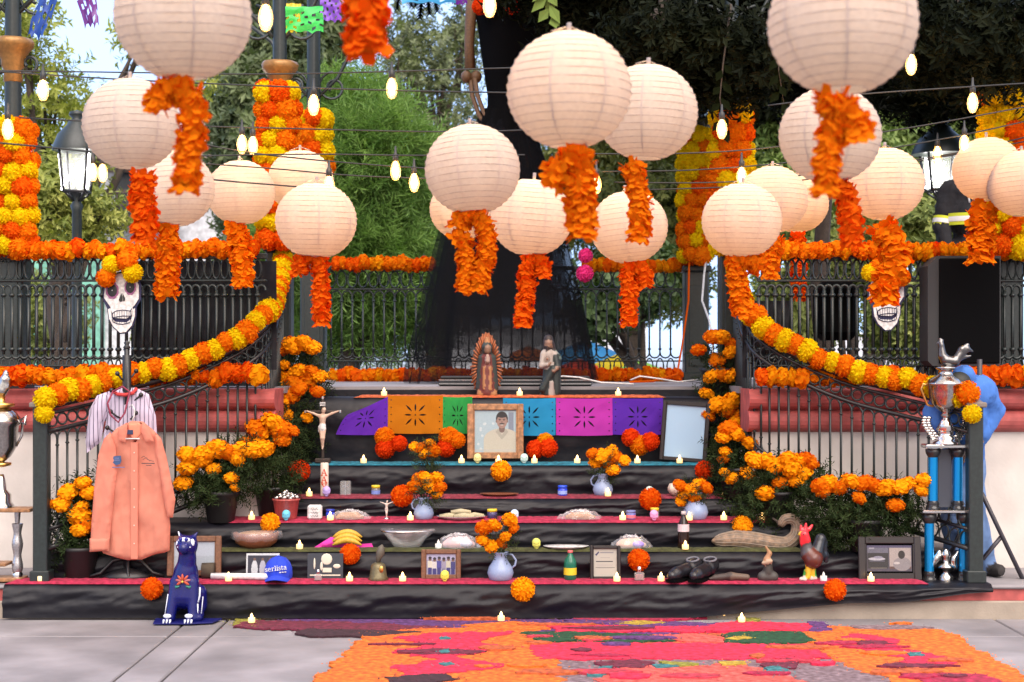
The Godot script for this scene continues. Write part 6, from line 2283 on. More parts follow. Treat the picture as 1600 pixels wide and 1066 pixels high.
	b.lathe([Vector2(0.057, 0), Vector2(0.06, 0.003), Vector2(0.05, 0.02), Vector2(0.043, 0.07), Vector2(0.038, 0.088), Vector2(0.02, 0.098), Vector2(0, 0.1)], 26)
	obj("bell", b.done(), ntri(mat(0.20, 0.17, 0.09, 0.45, 0.5), K.grain, 5.0, false), t)
	b = MB.new()
	b.tube([Vector3(0, 0.1, 0), Vector3(0.002, 0.125, 0), Vector3(0.012, 0.15, 0), Vector3(0.018, 0.185, 0), Vector3(0.022, 0.2, 0)], [0.012, 0.016, 0.026, 0.018, 0.004], 8)
	obj("handle", b.done(), mat(0.09, 0.08, 0.06, 0.6), t)
	b = MB.new()
	b.blob(Vector3(0.02, 0.065, 0.043), Vector3(0.014, 0.02, 0.004), 8, 5)
	obj("badge", b.done(), M.gold, t)
	# small standing crucifix
	t = thing("small_crucifix", "small pale crucifix figure on a foot, third step", "crucifix", on_tier(604, 2, 0.1))
	crucified(t, 0.105, Color(0.55, 0.46, 0.40), Color(0.5, 0.44, 0.4), 0.012)
	# large crucifix on a stand
	t = thing("crucifix", "dark crucifix with pale figure and small sign, standing at left", "crucifix", on_tier(504, 4, 0.05))
	b = MB.new()
	b.box(Vector3(0, 0.22, -0.012), Vector3(0.018, 0.38, 0.012), 0.003)
	b.box(Vector3(0, 0.328, -0.0115), Vector3(0.215, 0.016, 0.013), 0.003)
	b.box(Vector3(0, 0.015, -0.012), Vector3(0.1, 0.03, 0.06), 0.006)
	obj("cross", b.done(), mat(0.035, 0.025, 0.02, 0.4), t)
	for q in [Vector3(-0.112, 0.328, -0.0115), Vector3(0.112, 0.328, -0.0115), Vector3(0, 0.415, -0.012)]:
		b = MB.new()
		b.box(q, Vector3(0.016, 0.018, 0.017), 0.003)
		obj("end_cap", b.done(), M.silver, t)
	b = MB.new()
	b.box(Vector3(0, 0.376, 0.0), Vector3(0.034, 0.024, 0.004), 0.001)
	var pl := obj("plaque", b.done(), M.white, t)
	obj("lettering", lettering("INRI", 0.016), M.black, pl, Vector3(0, 0.376, 0.0025))
	crucified(t, 0.27, Color(0.52, 0.38, 0.29), Color(0.62, 0.64, 0.64), 0.095)
	# shoes, stick, carved heads
	for q in [[1070, -0.75, "black leather shoe on the lowest step, the left one"], [1100, -0.6, "black leather shoe on the lowest step, the right one"]]:
		t = thing("shoe", q[2], "shoe", on_tier(q[0], 0, 0.1), "pair of black shoes")
		t.rotation.y = q[1]
		var w := Color(0.014, 0.014, 0.017)
		obj("upper", sdf_mesh([[Vector3(0, 0.045, 0.08), Vector3(0, 0.05, 0.0), 0.034, 0.042, w], [Vector3(0, 0.06, -0.06), Vector3(0, 0.075, -0.1), 0.045, 0.042, w], [Vector3(0, 0.04, 0.08), Vector3(0, 0.035, 0.12), 0.034, 0.028, w]], 0.008, 0.02), M.vgloss, t)
		b = MB.new()
		b.prism(PackedVector2Array([Vector2(-0.03, 0.14), Vector2(-0.042, 0.06), Vector2(-0.036, -0.04), Vector2(-0.04, -0.13), Vector2(0.04, -0.13), Vector2(0.036, -0.04), Vector2(0.042, 0.06), Vector2(0.03, 0.14)]), 0.0, 0.014)
		var so := obj("sole", b.done(), M.matte, t, Vector3(0, 0.014, 0))
		so.rotation.x = PI / 2
		b = MB.new()
		b.torus(Vector3(0, 0.108, -0.075), Vector3(0, 0.9, 0.3).normalized(), 0.03, 0.007, 16, 5, 1.2)
		obj("collar", b.done(), mat(0.12, 0.12, 0.14, 0.7), t)
	t = thing("wood_carving", "short dark lumpy stick lying right of the shoes", "stick", on_tier(1142, 0, 0.07))
	var dk := Color(0.04, 0.03, 0.026)
	obj("stick", sdf_mesh([[Vector3(-0.09, 0.018, 0), Vector3(0.0, 0.024, 0), 0.016, 0.022, dk], [Vector3(0.0, 0.024, 0), Vector3(0.09, 0.02, 0.01), 0.022, 0.018, Color(0.10, 0.07, 0.05)], [Vector3(-0.12, 0.012, 0.01), Vector3(-0.05, 0.014, 0), 0.008, 0.012, dk]], 0.006, 0.015), M.vcol, t)
	t = thing("small_figurine", "small mottled figurine on a dark base beside the painted rooster", "figurine", on_tier(1200, 0, 0.08))
	obj("figure", sdf_mesh([[Vector3(-0.03, 0.02, 0), Vector3(0.03, 0.02, 0), 0.03, 0.03, Color(0.05, 0.045, 0.04)], [Vector3(0, 0.05, 0), Vector3(0, 0.1, 0), 0.03, 0.024, Color(0.03, 0.025, 0.02)], [Vector3(-0.01, 0.12, 0.01), Vector3(0.008, 0.15, 0.005), 0.018, 0.013, Color(0.30, 0.16, 0.08)], [Vector3(0.01, 0.155, 0.005), Vector3(-0.012, 0.19, 0.0), 0.011, 0.007, Color(0.28, 0.15, 0.07)], [Vector3(-0.03, 0.1, 0.02), Vector3(0.012, 0.112, 0.025), 0.01, 0.012, Color(0.35, 0.26, 0.18)]], 0.006, 0.014), M.vcol, t)
	# curved gourd
	t = thing("gourd", "long striped gourd with a curled neck lying on the green step", "gourd", on_tier(1180, 1, 0.11))
	var dg := 9.39
	var gp_ := []
	for q in [[1112, 846], [1125, 845], [1150, 843], [1180, 846], [1205, 850], [1228, 850], [1243, 838], [1246, 820], [1238, 811], [1226, 812], [1219, 822]]:
		gp_.append(P(q[0], q[1], dg) - t.position)
	var cv := Curve3D.new()
	for i in gp_.size():
		var a: Vector3 = gp_[maxi(i - 1, 0)]
		var e: Vector3 = gp_[mini(i + 1, gp_.size() - 1)]
		cv.add_point(gp_[i], (a - e) * 0.16, (e - a) * 0.16)
	var gpts := []
	var grs := []
	var rk := [0.006, 0.038, 0.052, 0.054, 0.05, 0.043, 0.038, 0.034, 0.032, 0.03, 0.018]
	for i in 41:
		var u := i / 40.0
		gpts.append(cv.sample(mini(int(u * 10.0), 9), u * 10.0 - mini(int(u * 10.0), 9)))
		var k := mini(int(u * 10.0), 9)
		grs.append(lerpf(rk[k], rk[k + 1], u * 10.0 - k))
	b = MB.new()
	b.tube(gpts, grs, 16)
	obj("rind", b.done(), bump(ntri(mat(0.40, 0.26, 0.16, 0.6), ntex(0.012, Color(0.45, 0.5, 0.55), Color.WHITE, 81, 5), 4.0, false), K.fine, 0.4), t)
	for s in 7:
		b = MB.new()
		var pts := []
		for i in range(2, 40):
			var tg: Vector3 = (gpts[i + 1] - gpts[i - 1]).normalized()
			var nn := tg.cross(Vector3(0, 0, 1)).normalized()
			var an := -0.2 + s * 0.5
			pts.append(gpts[i] + (nn * cos(an) * -1.0 + Vector3(0, 0, 1) * sin(an)) * grs[i] * 1.0)
		b.tube(pts, 0.0017, 4)
		obj("stripe", b.done(), mat(0.30, 0.25, 0.20, 0.7), t)
	b = MB.new()
	b.tube([gpts[40], gpts[40] + Vector3(-0.02, 0.03, 0.0), gpts[40] + Vector3(-0.045, 0.045, 0.0)], [0.012, 0.007, 0.006], 6)
	obj("stalk", b.done(), M.bark, t)
	# white powder line on the ground
	b = MB.new()
	b.smooth(false)
	for i in 60:
		var a := gp(698 + 172 * i / 60.0, 963 + 1.5 * sin(i * 0.7))
		var e := gp(698 + 172 * (i + 1) / 60.0, 963 + 1.5 * sin((i + 1) * 0.7))
		b.quad(a + Vector3(0, 0.016, 0.02), e + Vector3(0, 0.016, 0.02), e + Vector3(0, 0.02, -0.02), a + Vector3(0, 0.02, -0.02))
	tag(obj("white_line", b.done(), M.lime_white), "thin white powder line on the ground between the tea lights", "powder line")


func crucified(t: Node3D, h: float, skin: Color, cloth: Color, y0: float) -> void:
	# pale figure with raised arms, feet together; h from feet to the top of the head
	var hair := Color(0.03, 0.02, 0.015)
	var s := h / 0.27
	var f := func(x: float, y: float, z := 0.0) -> Vector3: return Vector3(x * s, y0 + y * s, z * s)
	var bones := [
		[f.call(0, 0.155, 0.004), f.call(0, 0.195, 0.004), 0.017 * s, 0.023 * s, skin],
		[f.call(-0.018, 0.205), f.call(0.018, 0.205), 0.013 * s, 0.013 * s, skin],
		[f.call(0.006, 0.236, 0.01), f.call(0.01, 0.246, 0.012), 0.0125 * s, 0.0135 * s, skin],
		[f.call(0.006, 0.252, 0.006), f.call(0.01, 0.256, 0.004), 0.0135 * s, 0.013 * s, hair],
		[f.call(0.0, 0.215), f.call(0.005, 0.23, 0.006), 0.009 * s, 0.009 * s, skin],
		[f.call(0, 0.128, 0.004), f.call(0, 0.145, 0.004), 0.022 * s, 0.021 * s, cloth],
		[f.call(-0.018, 0.135, 0.006), f.call(-0.022, 0.105, 0.004), 0.01 * s, 0.006 * s, cloth],
		[f.call(-0.009, 0.12, 0.004), f.call(-0.004, 0.065, 0.018), 0.014 * s, 0.010 * s, skin],
		[f.call(0.009, 0.12, 0.004), f.call(0.006, 0.065, 0.018), 0.014 * s, 0.010 * s, skin],
		[f.call(-0.004, 0.065, 0.018), f.call(-0.002, 0.012, 0.004), 0.010 * s, 0.006 * s, skin],
		[f.call(0.006, 0.065, 0.018), f.call(0.002, 0.012, 0.006), 0.010 * s, 0.006 * s, skin],
		[f.call(0, 0.012, 0.006), f.call(0, -0.004, 0.014), 0.007 * s, 0.005 * s, skin]]
	for q in [-1.0, 1.0]:
		bones.append([f.call(q * 0.022, 0.205), f.call(q * 0.06, 0.222, 0.0), 0.0095 * s, 0.0075 * s, skin])
		bones.append([f.call(q * 0.06, 0.222), f.call(q * 0.1, 0.236, 0.0), 0.0075 * s, 0.005 * s, skin])
	obj("figure", sdf_mesh(bones, 0.0032 * maxf(s, 0.6), 0.006 * s), M.vcol, t)
	if h < 0.2:
		var b := MB.new()
		b.lathe([Vector2(0, 0), Vector2(0.02, 0), Vector2(0.02, 0.006), Vector2(0.007, 0.012), Vector2(0, 0.014)], 14)
		obj("foot", b.done(), M.silver, t)


func cap() -> void:
	var t := thing("cap", "blue cap with white script lettering on the lowest step", "cap", on_tier(435, 0, 0.12))
	var blue := mat(0.012, 0.045, 0.50, 0.85)
	bump(blue, K.fine, 0.05)
	blue.uv1_triplanar = true
	blue.uv1_scale = Vector3.ONE * 8.0
	var b := MB.new()
	b.lathe([Vector2(0.078, 0.01), Vector2(0.08, 0.03), Vector2(0.077, 0.065), Vector2(0.066, 0.095), Vector2(0.045, 0.118), Vector2(0.018, 0.129), Vector2(0, 0.131)], 28, Vector3.ZERO, 1.0, 1.1)
	b.blob(Vector3(0, 0.132, 0), Vector3(0.008, 0.005, 0.008), 8, 5)
	obj("crown", b.done(), blue, t)
	for k in 6:
		b = MB.new()
		var pts := []
		var an := TAU * (k + 0.5) / 6.0
		for q in [Vector2(0.0805, 0.02), Vector2(0.078, 0.065), Vector2(0.067, 0.096), Vector2(0.046, 0.119), Vector2(0.01, 0.131)]:
			pts.append(Vector3(cos(an) * q.x, q.y, -sin(an) * q.x * 1.1))
		b.tube(pts, 0.0016, 4)
		obj("panel_seam", b.done(), blue, t)
	b = MB.new()
	b.smooth(true)
	var f := func(i: int, j: int, o: float) -> Vector3:
		var u := i / 14.0 * 2.0 - 1.0
		var v := j / 6.0
		var x := u * 0.076
		var z0 := 0.088 * sqrt(maxf(1.0 - u * u * 0.98, 0.0))
		var z := z0 + v * 0.06 * sqrt(maxf(1.0 - u * u, 0.0))
		return Vector3(x * (1.0 + 0.05 * v), 0.034 - u * u * 0.030 - v * 0.016 + o, z)
	for i in 14:
		for j in 6:
			b.quad(f.call(i, j + 1, 0), f.call(i + 1, j + 1, 0), f.call(i + 1, j, 0), f.call(i, j, 0))
			b.quad(f.call(i, j, -0.004), f.call(i + 1, j, -0.004), f.call(i + 1, j + 1, -0.004), f.call(i, j + 1, -0.004))
		b.quad(f.call(i, 6, -0.004), f.call(i + 1, 6, -0.004), f.call(i + 1, 6, 0), f.call(i, 6, 0))
	obj("visor", b.done(), blue, t)
	var l := obj("lettering", lettering("serlista", 0.036, true, 0.006), M.white, t, Vector3(-0.002, 0.072, 0.086))
	l.rotation = Vector3(-0.28, 0, 0.12)
	for k in 3:
		b = MB.new()
		b.box(Vector3(0.022 + 0.014 * k, 0.05 + 0.001 * k, 0.0855 - 0.003 * k), Vector3(0.011, 0.006, 0.006), 0.001)
		obj("embroidery", b.done(), M.white, t)


# ---------------------------------------------------------------- trophies

func cup_shape(r: float, h: float) -> Array:
	return [Vector2(0, 0), Vector2(r * 0.52, 0), Vector2(r * 0.55, h * 0.03), Vector2(r * 0.42, h * 0.1), Vector2(r * 0.22, h * 0.16), Vector2(r * 0.14, h * 0.28), Vector2(r * 0.26, h * 0.33), Vector2(r * 0.16, h * 0.38), Vector2(r * 0.4, h * 0.44), Vector2(r * 0.72, h * 0.52), Vector2(r * 0.9, h * 0.68), Vector2(r * 0.96, h * 0.84), Vector2(r * 1.04, h * 0.88), Vector2(r * 1.04, h * 0.9), Vector2(r * 0.85, h * 0.94), Vector2(r * 0.4, h * 0.98), Vector2(r * 0.2, h * 1.0), Vector2(0, h * 1.0)]


func cup_handles(b: MB, r: float, h: float, y: float) -> void:
	for s in [-1.0, 1.0]:
		b.tube([Vector3(s * r * 0.95, y + h * 0.86, 0), Vector3(s * r * 1.25, y + h * 0.9, 0), Vector3(s * r * 1.42, y + h * 0.78, 0), Vector3(s * r * 1.3, y + h * 0.62, 0), Vector3(s * r * 1.02, y + h * 0.55, 0), Vector3(s * r * 0.75, y + h * 0.54, 0)], r * 0.09, 6)


func trophies() -> void:
	# right: rooster topped trophy on two storeys of blue columns
	var d := 9.17
	var base := P(1480, 0, d)
	base.y = TH[0] + 0.012
	var t := thing("blue_trophy", "tall trophy with blue columns, silver cup and rooster on top", "trophy", base)
	var Y := func(py: float) -> float: return EYE - (py - HZ) * d / FPX - base.y
	var X := func(px: float) -> float: return (px - 1480.0) * d / FPX
	var b: MB
	for q in [[1443, 1517, 913, 907], [1438, 1519, 801, 796], [1443, 1507, 700, 694]]:
		b = MB.new()
		b.box(Vector3((X.call(q[0]) + X.call(q[1])) / 2, (Y.call(q[2]) + Y.call(q[3])) / 2, 0), Vector3(X.call(q[1]) - X.call(q[0]), Y.call(q[3]) - Y.call(q[2]), 0.13), 0.005)
		obj("platform", b.done(), M.silver, t)
	for q in [[1452, 905, 893, 817, 803], [1506, 905, 893, 817, 803], [1458, 794, 783, 714, 702], [1497, 794, 783, 714, 702]]:
		b = MB.new()
		var r := L(7.5, d)
		b.lathe([Vector2(r, Y.call(q[2])), Vector2(r, Y.call(q[3]))], 18, Vector3(X.call(q[0]), 0, 0))
		obj("column", b.done(), M.bluefoil, t)
		b = MB.new()
		b.lathe([Vector2(r * 1.5, Y.call(q[1]) - 0.007), Vector2(r * 1.5, Y.call(q[1]) + 0.006), Vector2(r * 1.15, Y.call(q[1]) + 0.014), Vector2(r * 1.35, Y.call(q[1]) + 0.024), Vector2(r * 1.05, Y.call(q[2]) + 0.002)], 18, Vector3(X.call(q[0]), 0, 0))
		obj("column_foot", b.done(), mat(0.02, 0.02, 0.022, 0.12), t)
		b = MB.new()
		b.lathe([Vector2(r * 1.05, Y.call(q[3]) - 0.002), Vector2(r * 1.5, Y.call(q[3]) + 0.02), Vector2(r * 1.6, Y.call(q[4])), Vector2(0, Y.call(q[4]))], 18, Vector3(X.call(q[0]), 0, 0))
		obj("column_head", b.done(), mat(0.02, 0.02, 0.022, 0.3), t)
	# back board between upper columns, figures between lower ones
	b = MB.new()
	b.box(Vector3(X.call(1478), Y.call(748), -0.03), Vector3(L(22, d), L(92, d), 0.02), 0.004)
	obj("back_board", b.done(), mat(0.05, 0.055, 0.07, 0.2), t)
	b = MB.new()
	b.lathe([Vector2(0.045, Y.call(907)), Vector2(0.045, Y.call(900)), Vector2(0.02, Y.call(895)), Vector2(0.03, Y.call(890)), Vector2(0.052, Y.call(887)), Vector2(0.05, Y.call(884)), Vector2(0.018, Y.call(880)), Vector2(0.022, Y.call(872)), Vector2(0.03, Y.call(866)), Vector2(0.012, Y.call(858)), Vector2(0, Y.call(856))], 20, Vector3(X.call(1478), 0, 0))
	obj("inner_cup", b.done(), M.chrome, t)
	var w := Color(0.30, 0.28, 0.27)
	var bird := [[Vector3(X.call(1462), Y.call(872), 0), Vector3(X.call(1468), Y.call(862), 0), 0.02, 0.012, w], [Vector3(X.call(1468), Y.call(868), 0.01), Vector3(X.call(1455), Y.call(884), 0), 0.014, 0.02, w], [Vector3(X.call(1490), Y.call(876), 0), Vector3(X.call(1497), Y.call(862), 0), 0.016, 0.008, w], [Vector3(X.call(1491), Y.call(886), 0), Vector3(X.call(1490), Y.call(872), 0), 0.02, 0.016, w]]
	obj("small_bird", sdf_mesh(bird, 0.006, 0.012), M.chrome, t)
	# silver cup
	var cy: float = Y.call(694)
	b = MB.new()
	b.lathe([Vector2(0.07, 0), Vector2(0.072, 0.01), Vector2(0.05, 0.02), Vector2(0.06, 0.035), Vector2(0.042, 0.05), Vector2(0.045, 0.075), Vector2(0.055, 0.08), Vector2(0.034, 0.13), Vector2(0.018, 0.155), Vector2(0, 0.155)].map(func(v): return v + Vector2(0, cy)), 26, Vector3(X.call(1478), 0, 0))
	obj("cup_foot", b.done(), M.silver, t)
	b = MB.new()
	b.lathe([Vector2(0.02, 0.15), Vector2(0.032, 0.165), Vector2(0.02, 0.18), Vector2(0.05, 0.195), Vector2(0.082, 0.23), Vector2(0.098, 0.29), Vector2(0.104, 0.335), Vector2(0.115, 0.345), Vector2(0.112, 0.35), Vector2(0.095, 0.372), Vector2(0.05, 0.395), Vector2(0.03, 0.42), Vector2(0.055, 0.43), Vector2(0.06, 0.44), Vector2(0.03, 0.445), Vector2(0, 0.445)].map(func(v): return v + Vector2(0, cy)), 30, Vector3(X.call(1478), 0, 0))
	obj("cup_bowl", b.done(), M.chrome, t)
	b = MB.new()
	b.xf = Transform3D(Basis.IDENTITY, Vector3(X.call(1478), 0, 0))
	for s in [-1.0, 1.0]:
		b.tube([Vector3(s * 0.105, cy + 0.335, 0), Vector3(s * 0.128, cy + 0.345, 0), Vector3(s * 0.14, cy + 0.315, 0), Vector3(s * 0.122, cy + 0.265, 0), Vector3(s * 0.105, cy + 0.225, 0), Vector3(s * 0.07, cy + 0.215, 0)], 0.007, 6)
	obj("cup_handle", b.done(), M.gold, t)
	for s in [-1.0, 1.0]:
		var pts := []
		b = MB.new()
		b.smooth(false)
		for k in 9:
			var a := PI * 0.15 + PI * 0.75 * k / 8.0
			var p := Vector3(X.call(1478) + s * (0.085 - 0.03 * cos(a * 1.3)), cy + 0.03 + 0.12 * k / 8.0, 0.01)
			b.blob(p + Vector3(s * 0.012, 0, 0), Vector3(0.02, 0.009, 0.006), 6, 4)
			b.blob(p - Vector3(s * 0.012, 0, 0), Vector3(0.017, 0.009, 0.006), 6, 4)
		obj("leaf_wreath", b.done(), M.chrome, t)
	# silver rooster
	var ry: float = Y.call(588)
	var rx: float = X.call(1480)
	var c := Color.WHITE
	var v := func(px: float, py: float, z := 0.0) -> Vector3: return Vector3(X.call(px), Y.call(py), z)
	var rb := [
		[v.call(1478, 563), v.call(1492, 565), 0.032, 0.028, c], [v.call(1473, 556), v.call(1471, 540), 0.026, 0.016, c], [v.call(1471, 539), v.call(1470, 535), 0.014, 0.014, c], [v.call(1469, 535), v.call(1463, 537), 0.007, 0.002, c], [v.call(1469, 529), v.call(1473, 532), 0.005, 0.007, c],
		[v.call(1494, 562), v.call(1503, 546), 0.022, 0.018, c], [v.call(1503, 546), v.call(1512, 539), 0.017, 0.012, c], [v.call(1498, 558), v.call(1512, 546), 0.018, 0.014, c], [v.call(1512, 545), v.call(1520, 549), 0.013, 0.006, c], [v.call(1500, 560), v.call(1517, 556), 0.014, 0.006, c],
		[v.call(1480, 570), v.call(1479, 588, 0.01), 0.013, 0.006, c], [v.call(1485, 570), v.call(1486, 588, -0.01), 0.013, 0.006, c], [v.call(1474, 590), v.call(1492, 590), 0.012, 0.012, c]]
	obj("rooster", sdf_mesh(rb, 0.006, 0.012), ntri(mat(0.34, 0.33, 0.33, 0.28, 1.0), K.fine, 9.0, false), t)

	# left: tall silver trophy cut by the frame edge
	d = 9.16
	base = P(2, 0, d)
	base.y = TH[0] + 0.012
	t = thing("silver_trophy", "tall silver trophy with eagle on two tiers at the left edge", "trophy", base)
	var Xl := func(px: float) -> float: return (px - 2.0) * d / FPX
	for q in [[-52, 52, 799, 793], [-40, 14, 883, 878], [-34, 38, 907, 901]]:
		b = MB.new()
		b.box(Vector3((Xl.call(q[0]) + Xl.call(q[1])) / 2, (Y.call(q[2]) + Y.call(q[3])) / 2, 0), Vector3(Xl.call(q[1]) - Xl.call(q[0]), Y.call(q[3]) - Y.call(q[2]), 0.14), 0.004)
		obj("platform", b.done(), M.wood, t)
	for q in [[27, 893, 6.0], [-22, 893, 6.0]]:
		b = MB.new()
		var r := L(7.5, d)
		var y0: float = Y.call(q[1])
		var y1: float = Y.call(799)
		var prof := []
		for i in 15:
			var u := i / 14.0
			prof.append(Vector2(r * (1.0 + 0.18 * sin(u * TAU * 2.2)), lerpf(y0, y1 - 0.07, u)))
		b.lathe(prof, 16, Vector3(Xl.call(q[0]), 0, 0))
		b.lathe([Vector2(r * 0.5, y1 - 0.07), Vector2(r * 0.7, y1)], 16, Vector3(Xl.call(q[0]), 0, 0))
		obj("column", b.done(), ntri(mat(0.60, 0.58, 0.60, 0.25, 0.8), K.grain, 6.0, false), t)
		b = MB.new()
		b.lathe([Vector2(r * 1.3, y0 - 0.05), Vector2(r, y0 - 0.03), Vector2(r * 1.2, y0 - 0.015), Vector2(r * 0.9, y0)], 16, Vector3(Xl.call(q[0]), 0, 0))
		obj("column_foot", b.done(), M.silver, t)
	b = MB.new()
	cy = Y.call(793)
	b.lathe([Vector2(0.07, 0), Vector2(0.07, 0.015), Vector2(0.055, 0.03), Vector2(0.055, 0.075), Vector2(0.03, 0.1), Vector2(0.024, 0.15), Vector2(0.014, 0.19), Vector2(0, 0.19)].map(func(p): return p + Vector2(0, cy)), 26)
	obj("cup_foot", b.done(), M.silver, t)
	b = MB.new()
	b.lathe([Vector2(0.012, Y.call(730)), Vector2(0.055, Y.call(727)), Vector2(0.055, Y.call(723)), Vector2(0.015, Y.call(722))], 24)
	obj("gold_ring", b.done(), M.gold, t)
	b = MB.new()
	b.lathe([Vector2(0.015, Y.call(722)), Vector2(0.05, Y.call(714)), Vector2(0.085, Y.call(698)), Vector2(0.095, Y.call(666)), Vector2(0.115, Y.call(661)), Vector2(0.112, Y.call(656)), Vector2(0.085, Y.call(645)), Vector2(0.05, Y.call(638)), Vector2(0, Y.call(636))], 30)
	obj("cup_bowl", b.done(), M.chrome, t)
	b = MB.new()
	for s in [-1.0, 1.0]:
		b.tube([Vector3(s * 0.11, Y.call(657), 0), Vector3(s * 0.14, Y.call(650), 0), Vector3(s * 0.135, Y.call(664), 0), Vector3(s * 0.12, Y.call(660), 0), Vector3(s * 0.118, Y.call(680), 0), Vector3(s * 0.085, Y.call(697), 0)], 0.008, 6)
	obj("cup_handle", b.done(), M.silver, t)
	b = MB.new()
	b.lathe([Vector2(0.03, Y.call(638)), Vector2(0.072, Y.call(635)), Vector2(0.075, Y.call(631)), Vector2(0.02, Y.call(629)), Vector2(0.022, Y.call(617)), Vector2(0.03, Y.call(615)), Vector2(0, Y.call(614))], 24)
	obj("lid", b.done(), M.gold, t)
	var g := Color.WHITE
	var e := func(px: float, py: float, z := 0.0) -> Vector3: return Vector3(Xl.call(px), Y.call(py), z)
	obj("eagle", sdf_mesh([[e.call(4, 610), e.call(6, 594), 0.03, 0.026, g], [e.call(8, 592), e.call(9, 584), 0.02, 0.014, g], [e.call(9, 584), e.call(9, 578), 0.012, 0.003, g], [e.call(1, 606), e.call(-8, 590), 0.022, 0.01, g], [e.call(11, 606), e.call(13, 592), 0.016, 0.01, g], [e.call(3, 622), e.call(4, 612), 0.012, 0.02, g]], 0.006, 0.014), M.chrome, t)


# ---------------------------------------------------------------- coat stand with shirts

func clothes_stand() -> void:
	var d := 9.2
	var base := P(198, 0, d)
	base.y = TH[0] + 0.01
	var t := thing("coat_stand", "black metal coat stand with knobbed hooks holding two shirts", "coat stand", base)
	var p := func(px: float, py: float, z := 0.0) -> Vector3: return Vector3((px - 198.0) * d / FPX, EYE - (py - HZ) * d / FPX - base.y, z)
	var b := MB.new()
	b.tube([p.call(198, 905), p.call(198, 540)], 0.016, 10)
	b.tube([p.call(198, 680), p.call(198, 555)], 0.026, 10)
	b.lathe([Vector2(0.018, 0), Vector2(0.022, 0.008), Vector2(0.012, 0.02), Vector2(0.018, 0.035), Vector2(0, 0.05)], 12, p.call(198, 545))
	obj("post", b.done(), M.blackiron, t)
	for q in [[174, 610, 0.0], [222, 617, 0.03], [176, 643, 0.05], [216, 645, 0.06], [186, 584, 0.04], [210, 580, -0.04], [171, 668, 0.05]]:
		b = MB.new()
		var e: Vector3 = p.call(q[0], q[1], q[2])
		var s: Vector3 = p.call(198, q[1] + 14)
		b.tube([s, s.lerp(e, 0.6) + Vector3(0, -0.008, 0), e], 0.0055, 6)
		b.blob(e, Vector3.ONE * 0.014, 10, 6)
		obj("hook", b.done(), M.blackiron, t)
	for a in [0.2, 1.75, 3.3, 4.85]:
		b = MB.new()
		var dir := Vector3(cos(a), 0, -sin(a) * 0.35)
		b.tube([Vector3(0, 0.12, 0), dir * 0.08 + Vector3(0, 0.1, 0), dir * 0.15 + Vector3(0, 0.03, 0), dir * 0.21 + Vector3(0, 0.012, 0)], 0.011, 7)
		obj("foot", b.done(), M.blackiron, t)
	b = MB.new()
	b.lathe([Vector2(0.0, 0.0), Vector2(0.13, 0.0), Vector2(0.14, 0.015), Vector2(0.05, 0.05), Vector2(0.016, 0.06)], 20, Vector3.ZERO, 1, 0.6)
	obj("base", b.done(), M.blackiron, t)
	# red lanyard
	b = MB.new()
	b.tube([p.call(180, 612, 0.055), p.call(173, 630, 0.075), p.call(178, 648, 0.08), p.call(190, 659, 0.08), p.call(200, 645, 0.08), p.call(206, 612, 0.05), p.call(194, 604, 0.04), p.call(180, 612, 0.055)], 0.006, 5)
	tag(obj("lanyard", b.done(), mat(0.20, 0.02, 0.05, 0.7), self, base), "dark red lanyard looped round the coat stand", "lanyard")

	# striped jersey behind
	var im := Image.create(256, 16, false, Image.FORMAT_RGB8)
	im.fill(Color(0.82, 0.78, 0.86))
	for i in 16:
		im.fill_rect(Rect2i(i * 16 + 5, 0, 3, 16), Color(0.30, 0.27, 0.36))
	var st := StandardMaterial3D.new()
	st.roughness = 0.9
	ntri(st, ImageTexture.create_from_image(im), 2.6, false)
	bump(st, K.fine, 0.0)
	st.heightmap_enabled = false
	through(st, 0.5, 0.48, 0.55)
	var jb := base + Vector3(0, 0, -0.005)
	t = thing("striped_jersey", "pale pinstriped jersey with red collar hung behind the salmon shirt", "jersey", jb)
	obj("body", puff(outline([170, 612, 190, 606, 212, 606, 232, 616, 243, 650, 246, 700, 240, 780, 200, 830, 150, 835, 152, 760, 158, 700, 165, 660], 198, 905, d), 0.03, 0.028, 0.012, 18.0, 4), st, t, Vector3(0, EYE - (905 - HZ) * d / FPX - base.y, 0))
	obj("sleeve", puff(outline([172, 611, 152, 618, 140, 640, 134, 690, 136, 708, 158, 690, 163, 660, 172, 640], 198, 905, d), 0.03, 0.025, 0.01, 18.0, 5), st, t, Vector3(0, EYE - (905 - HZ) * d / FPX - base.y, 0.012))
	b = MB.new()
	b.tube([p.call(178, 612, 0.02), p.call(186, 616, 0.045), p.call(198, 617, 0.05), p.call(210, 614, 0.04), p.call(214, 607, 0.02)], 0.011, 6)
	obj("collar", b.done(), mat(0.42, 0.03, 0.03, 0.8), t)

	# salmon shirt on a white hanger in front
	var oy := EYE - (905 - HZ) * d / FPX - base.y
	t = thing("salmon_shirt", "long sleeved salmon shirt with two small chest emblems on a white hanger", "shirt", base + Vector3(0, 0, 0.075))
	var at := Vector3(0, oy, 0)
	obj("body", puff(outline([188, 668, 210, 657, 228, 658, 244, 671, 256, 684, 262, 720, 266, 770, 270, 820, 269, 858, 262, 861, 246, 864, 226, 872, 204, 873, 184, 868, 166, 862, 163, 856, 166, 800, 170, 740, 172, 700, 174, 682], 198, 905, d), 0.024, 0.016, 0.03, 9.0, 8, 0.9), M.salmon, t, at)
	obj("sleeve", puff(outline([180, 674, 170, 684, 161, 710, 155, 760, 151, 810, 149, 850, 153, 858, 177, 856, 181, 820, 186, 770, 191, 730, 188, 696], 198, 905, d), 0.02, 0.014, 0.018, 12.0, 9, 0.9), M.salmon, t, at + Vector3(0, 0, 0.036))
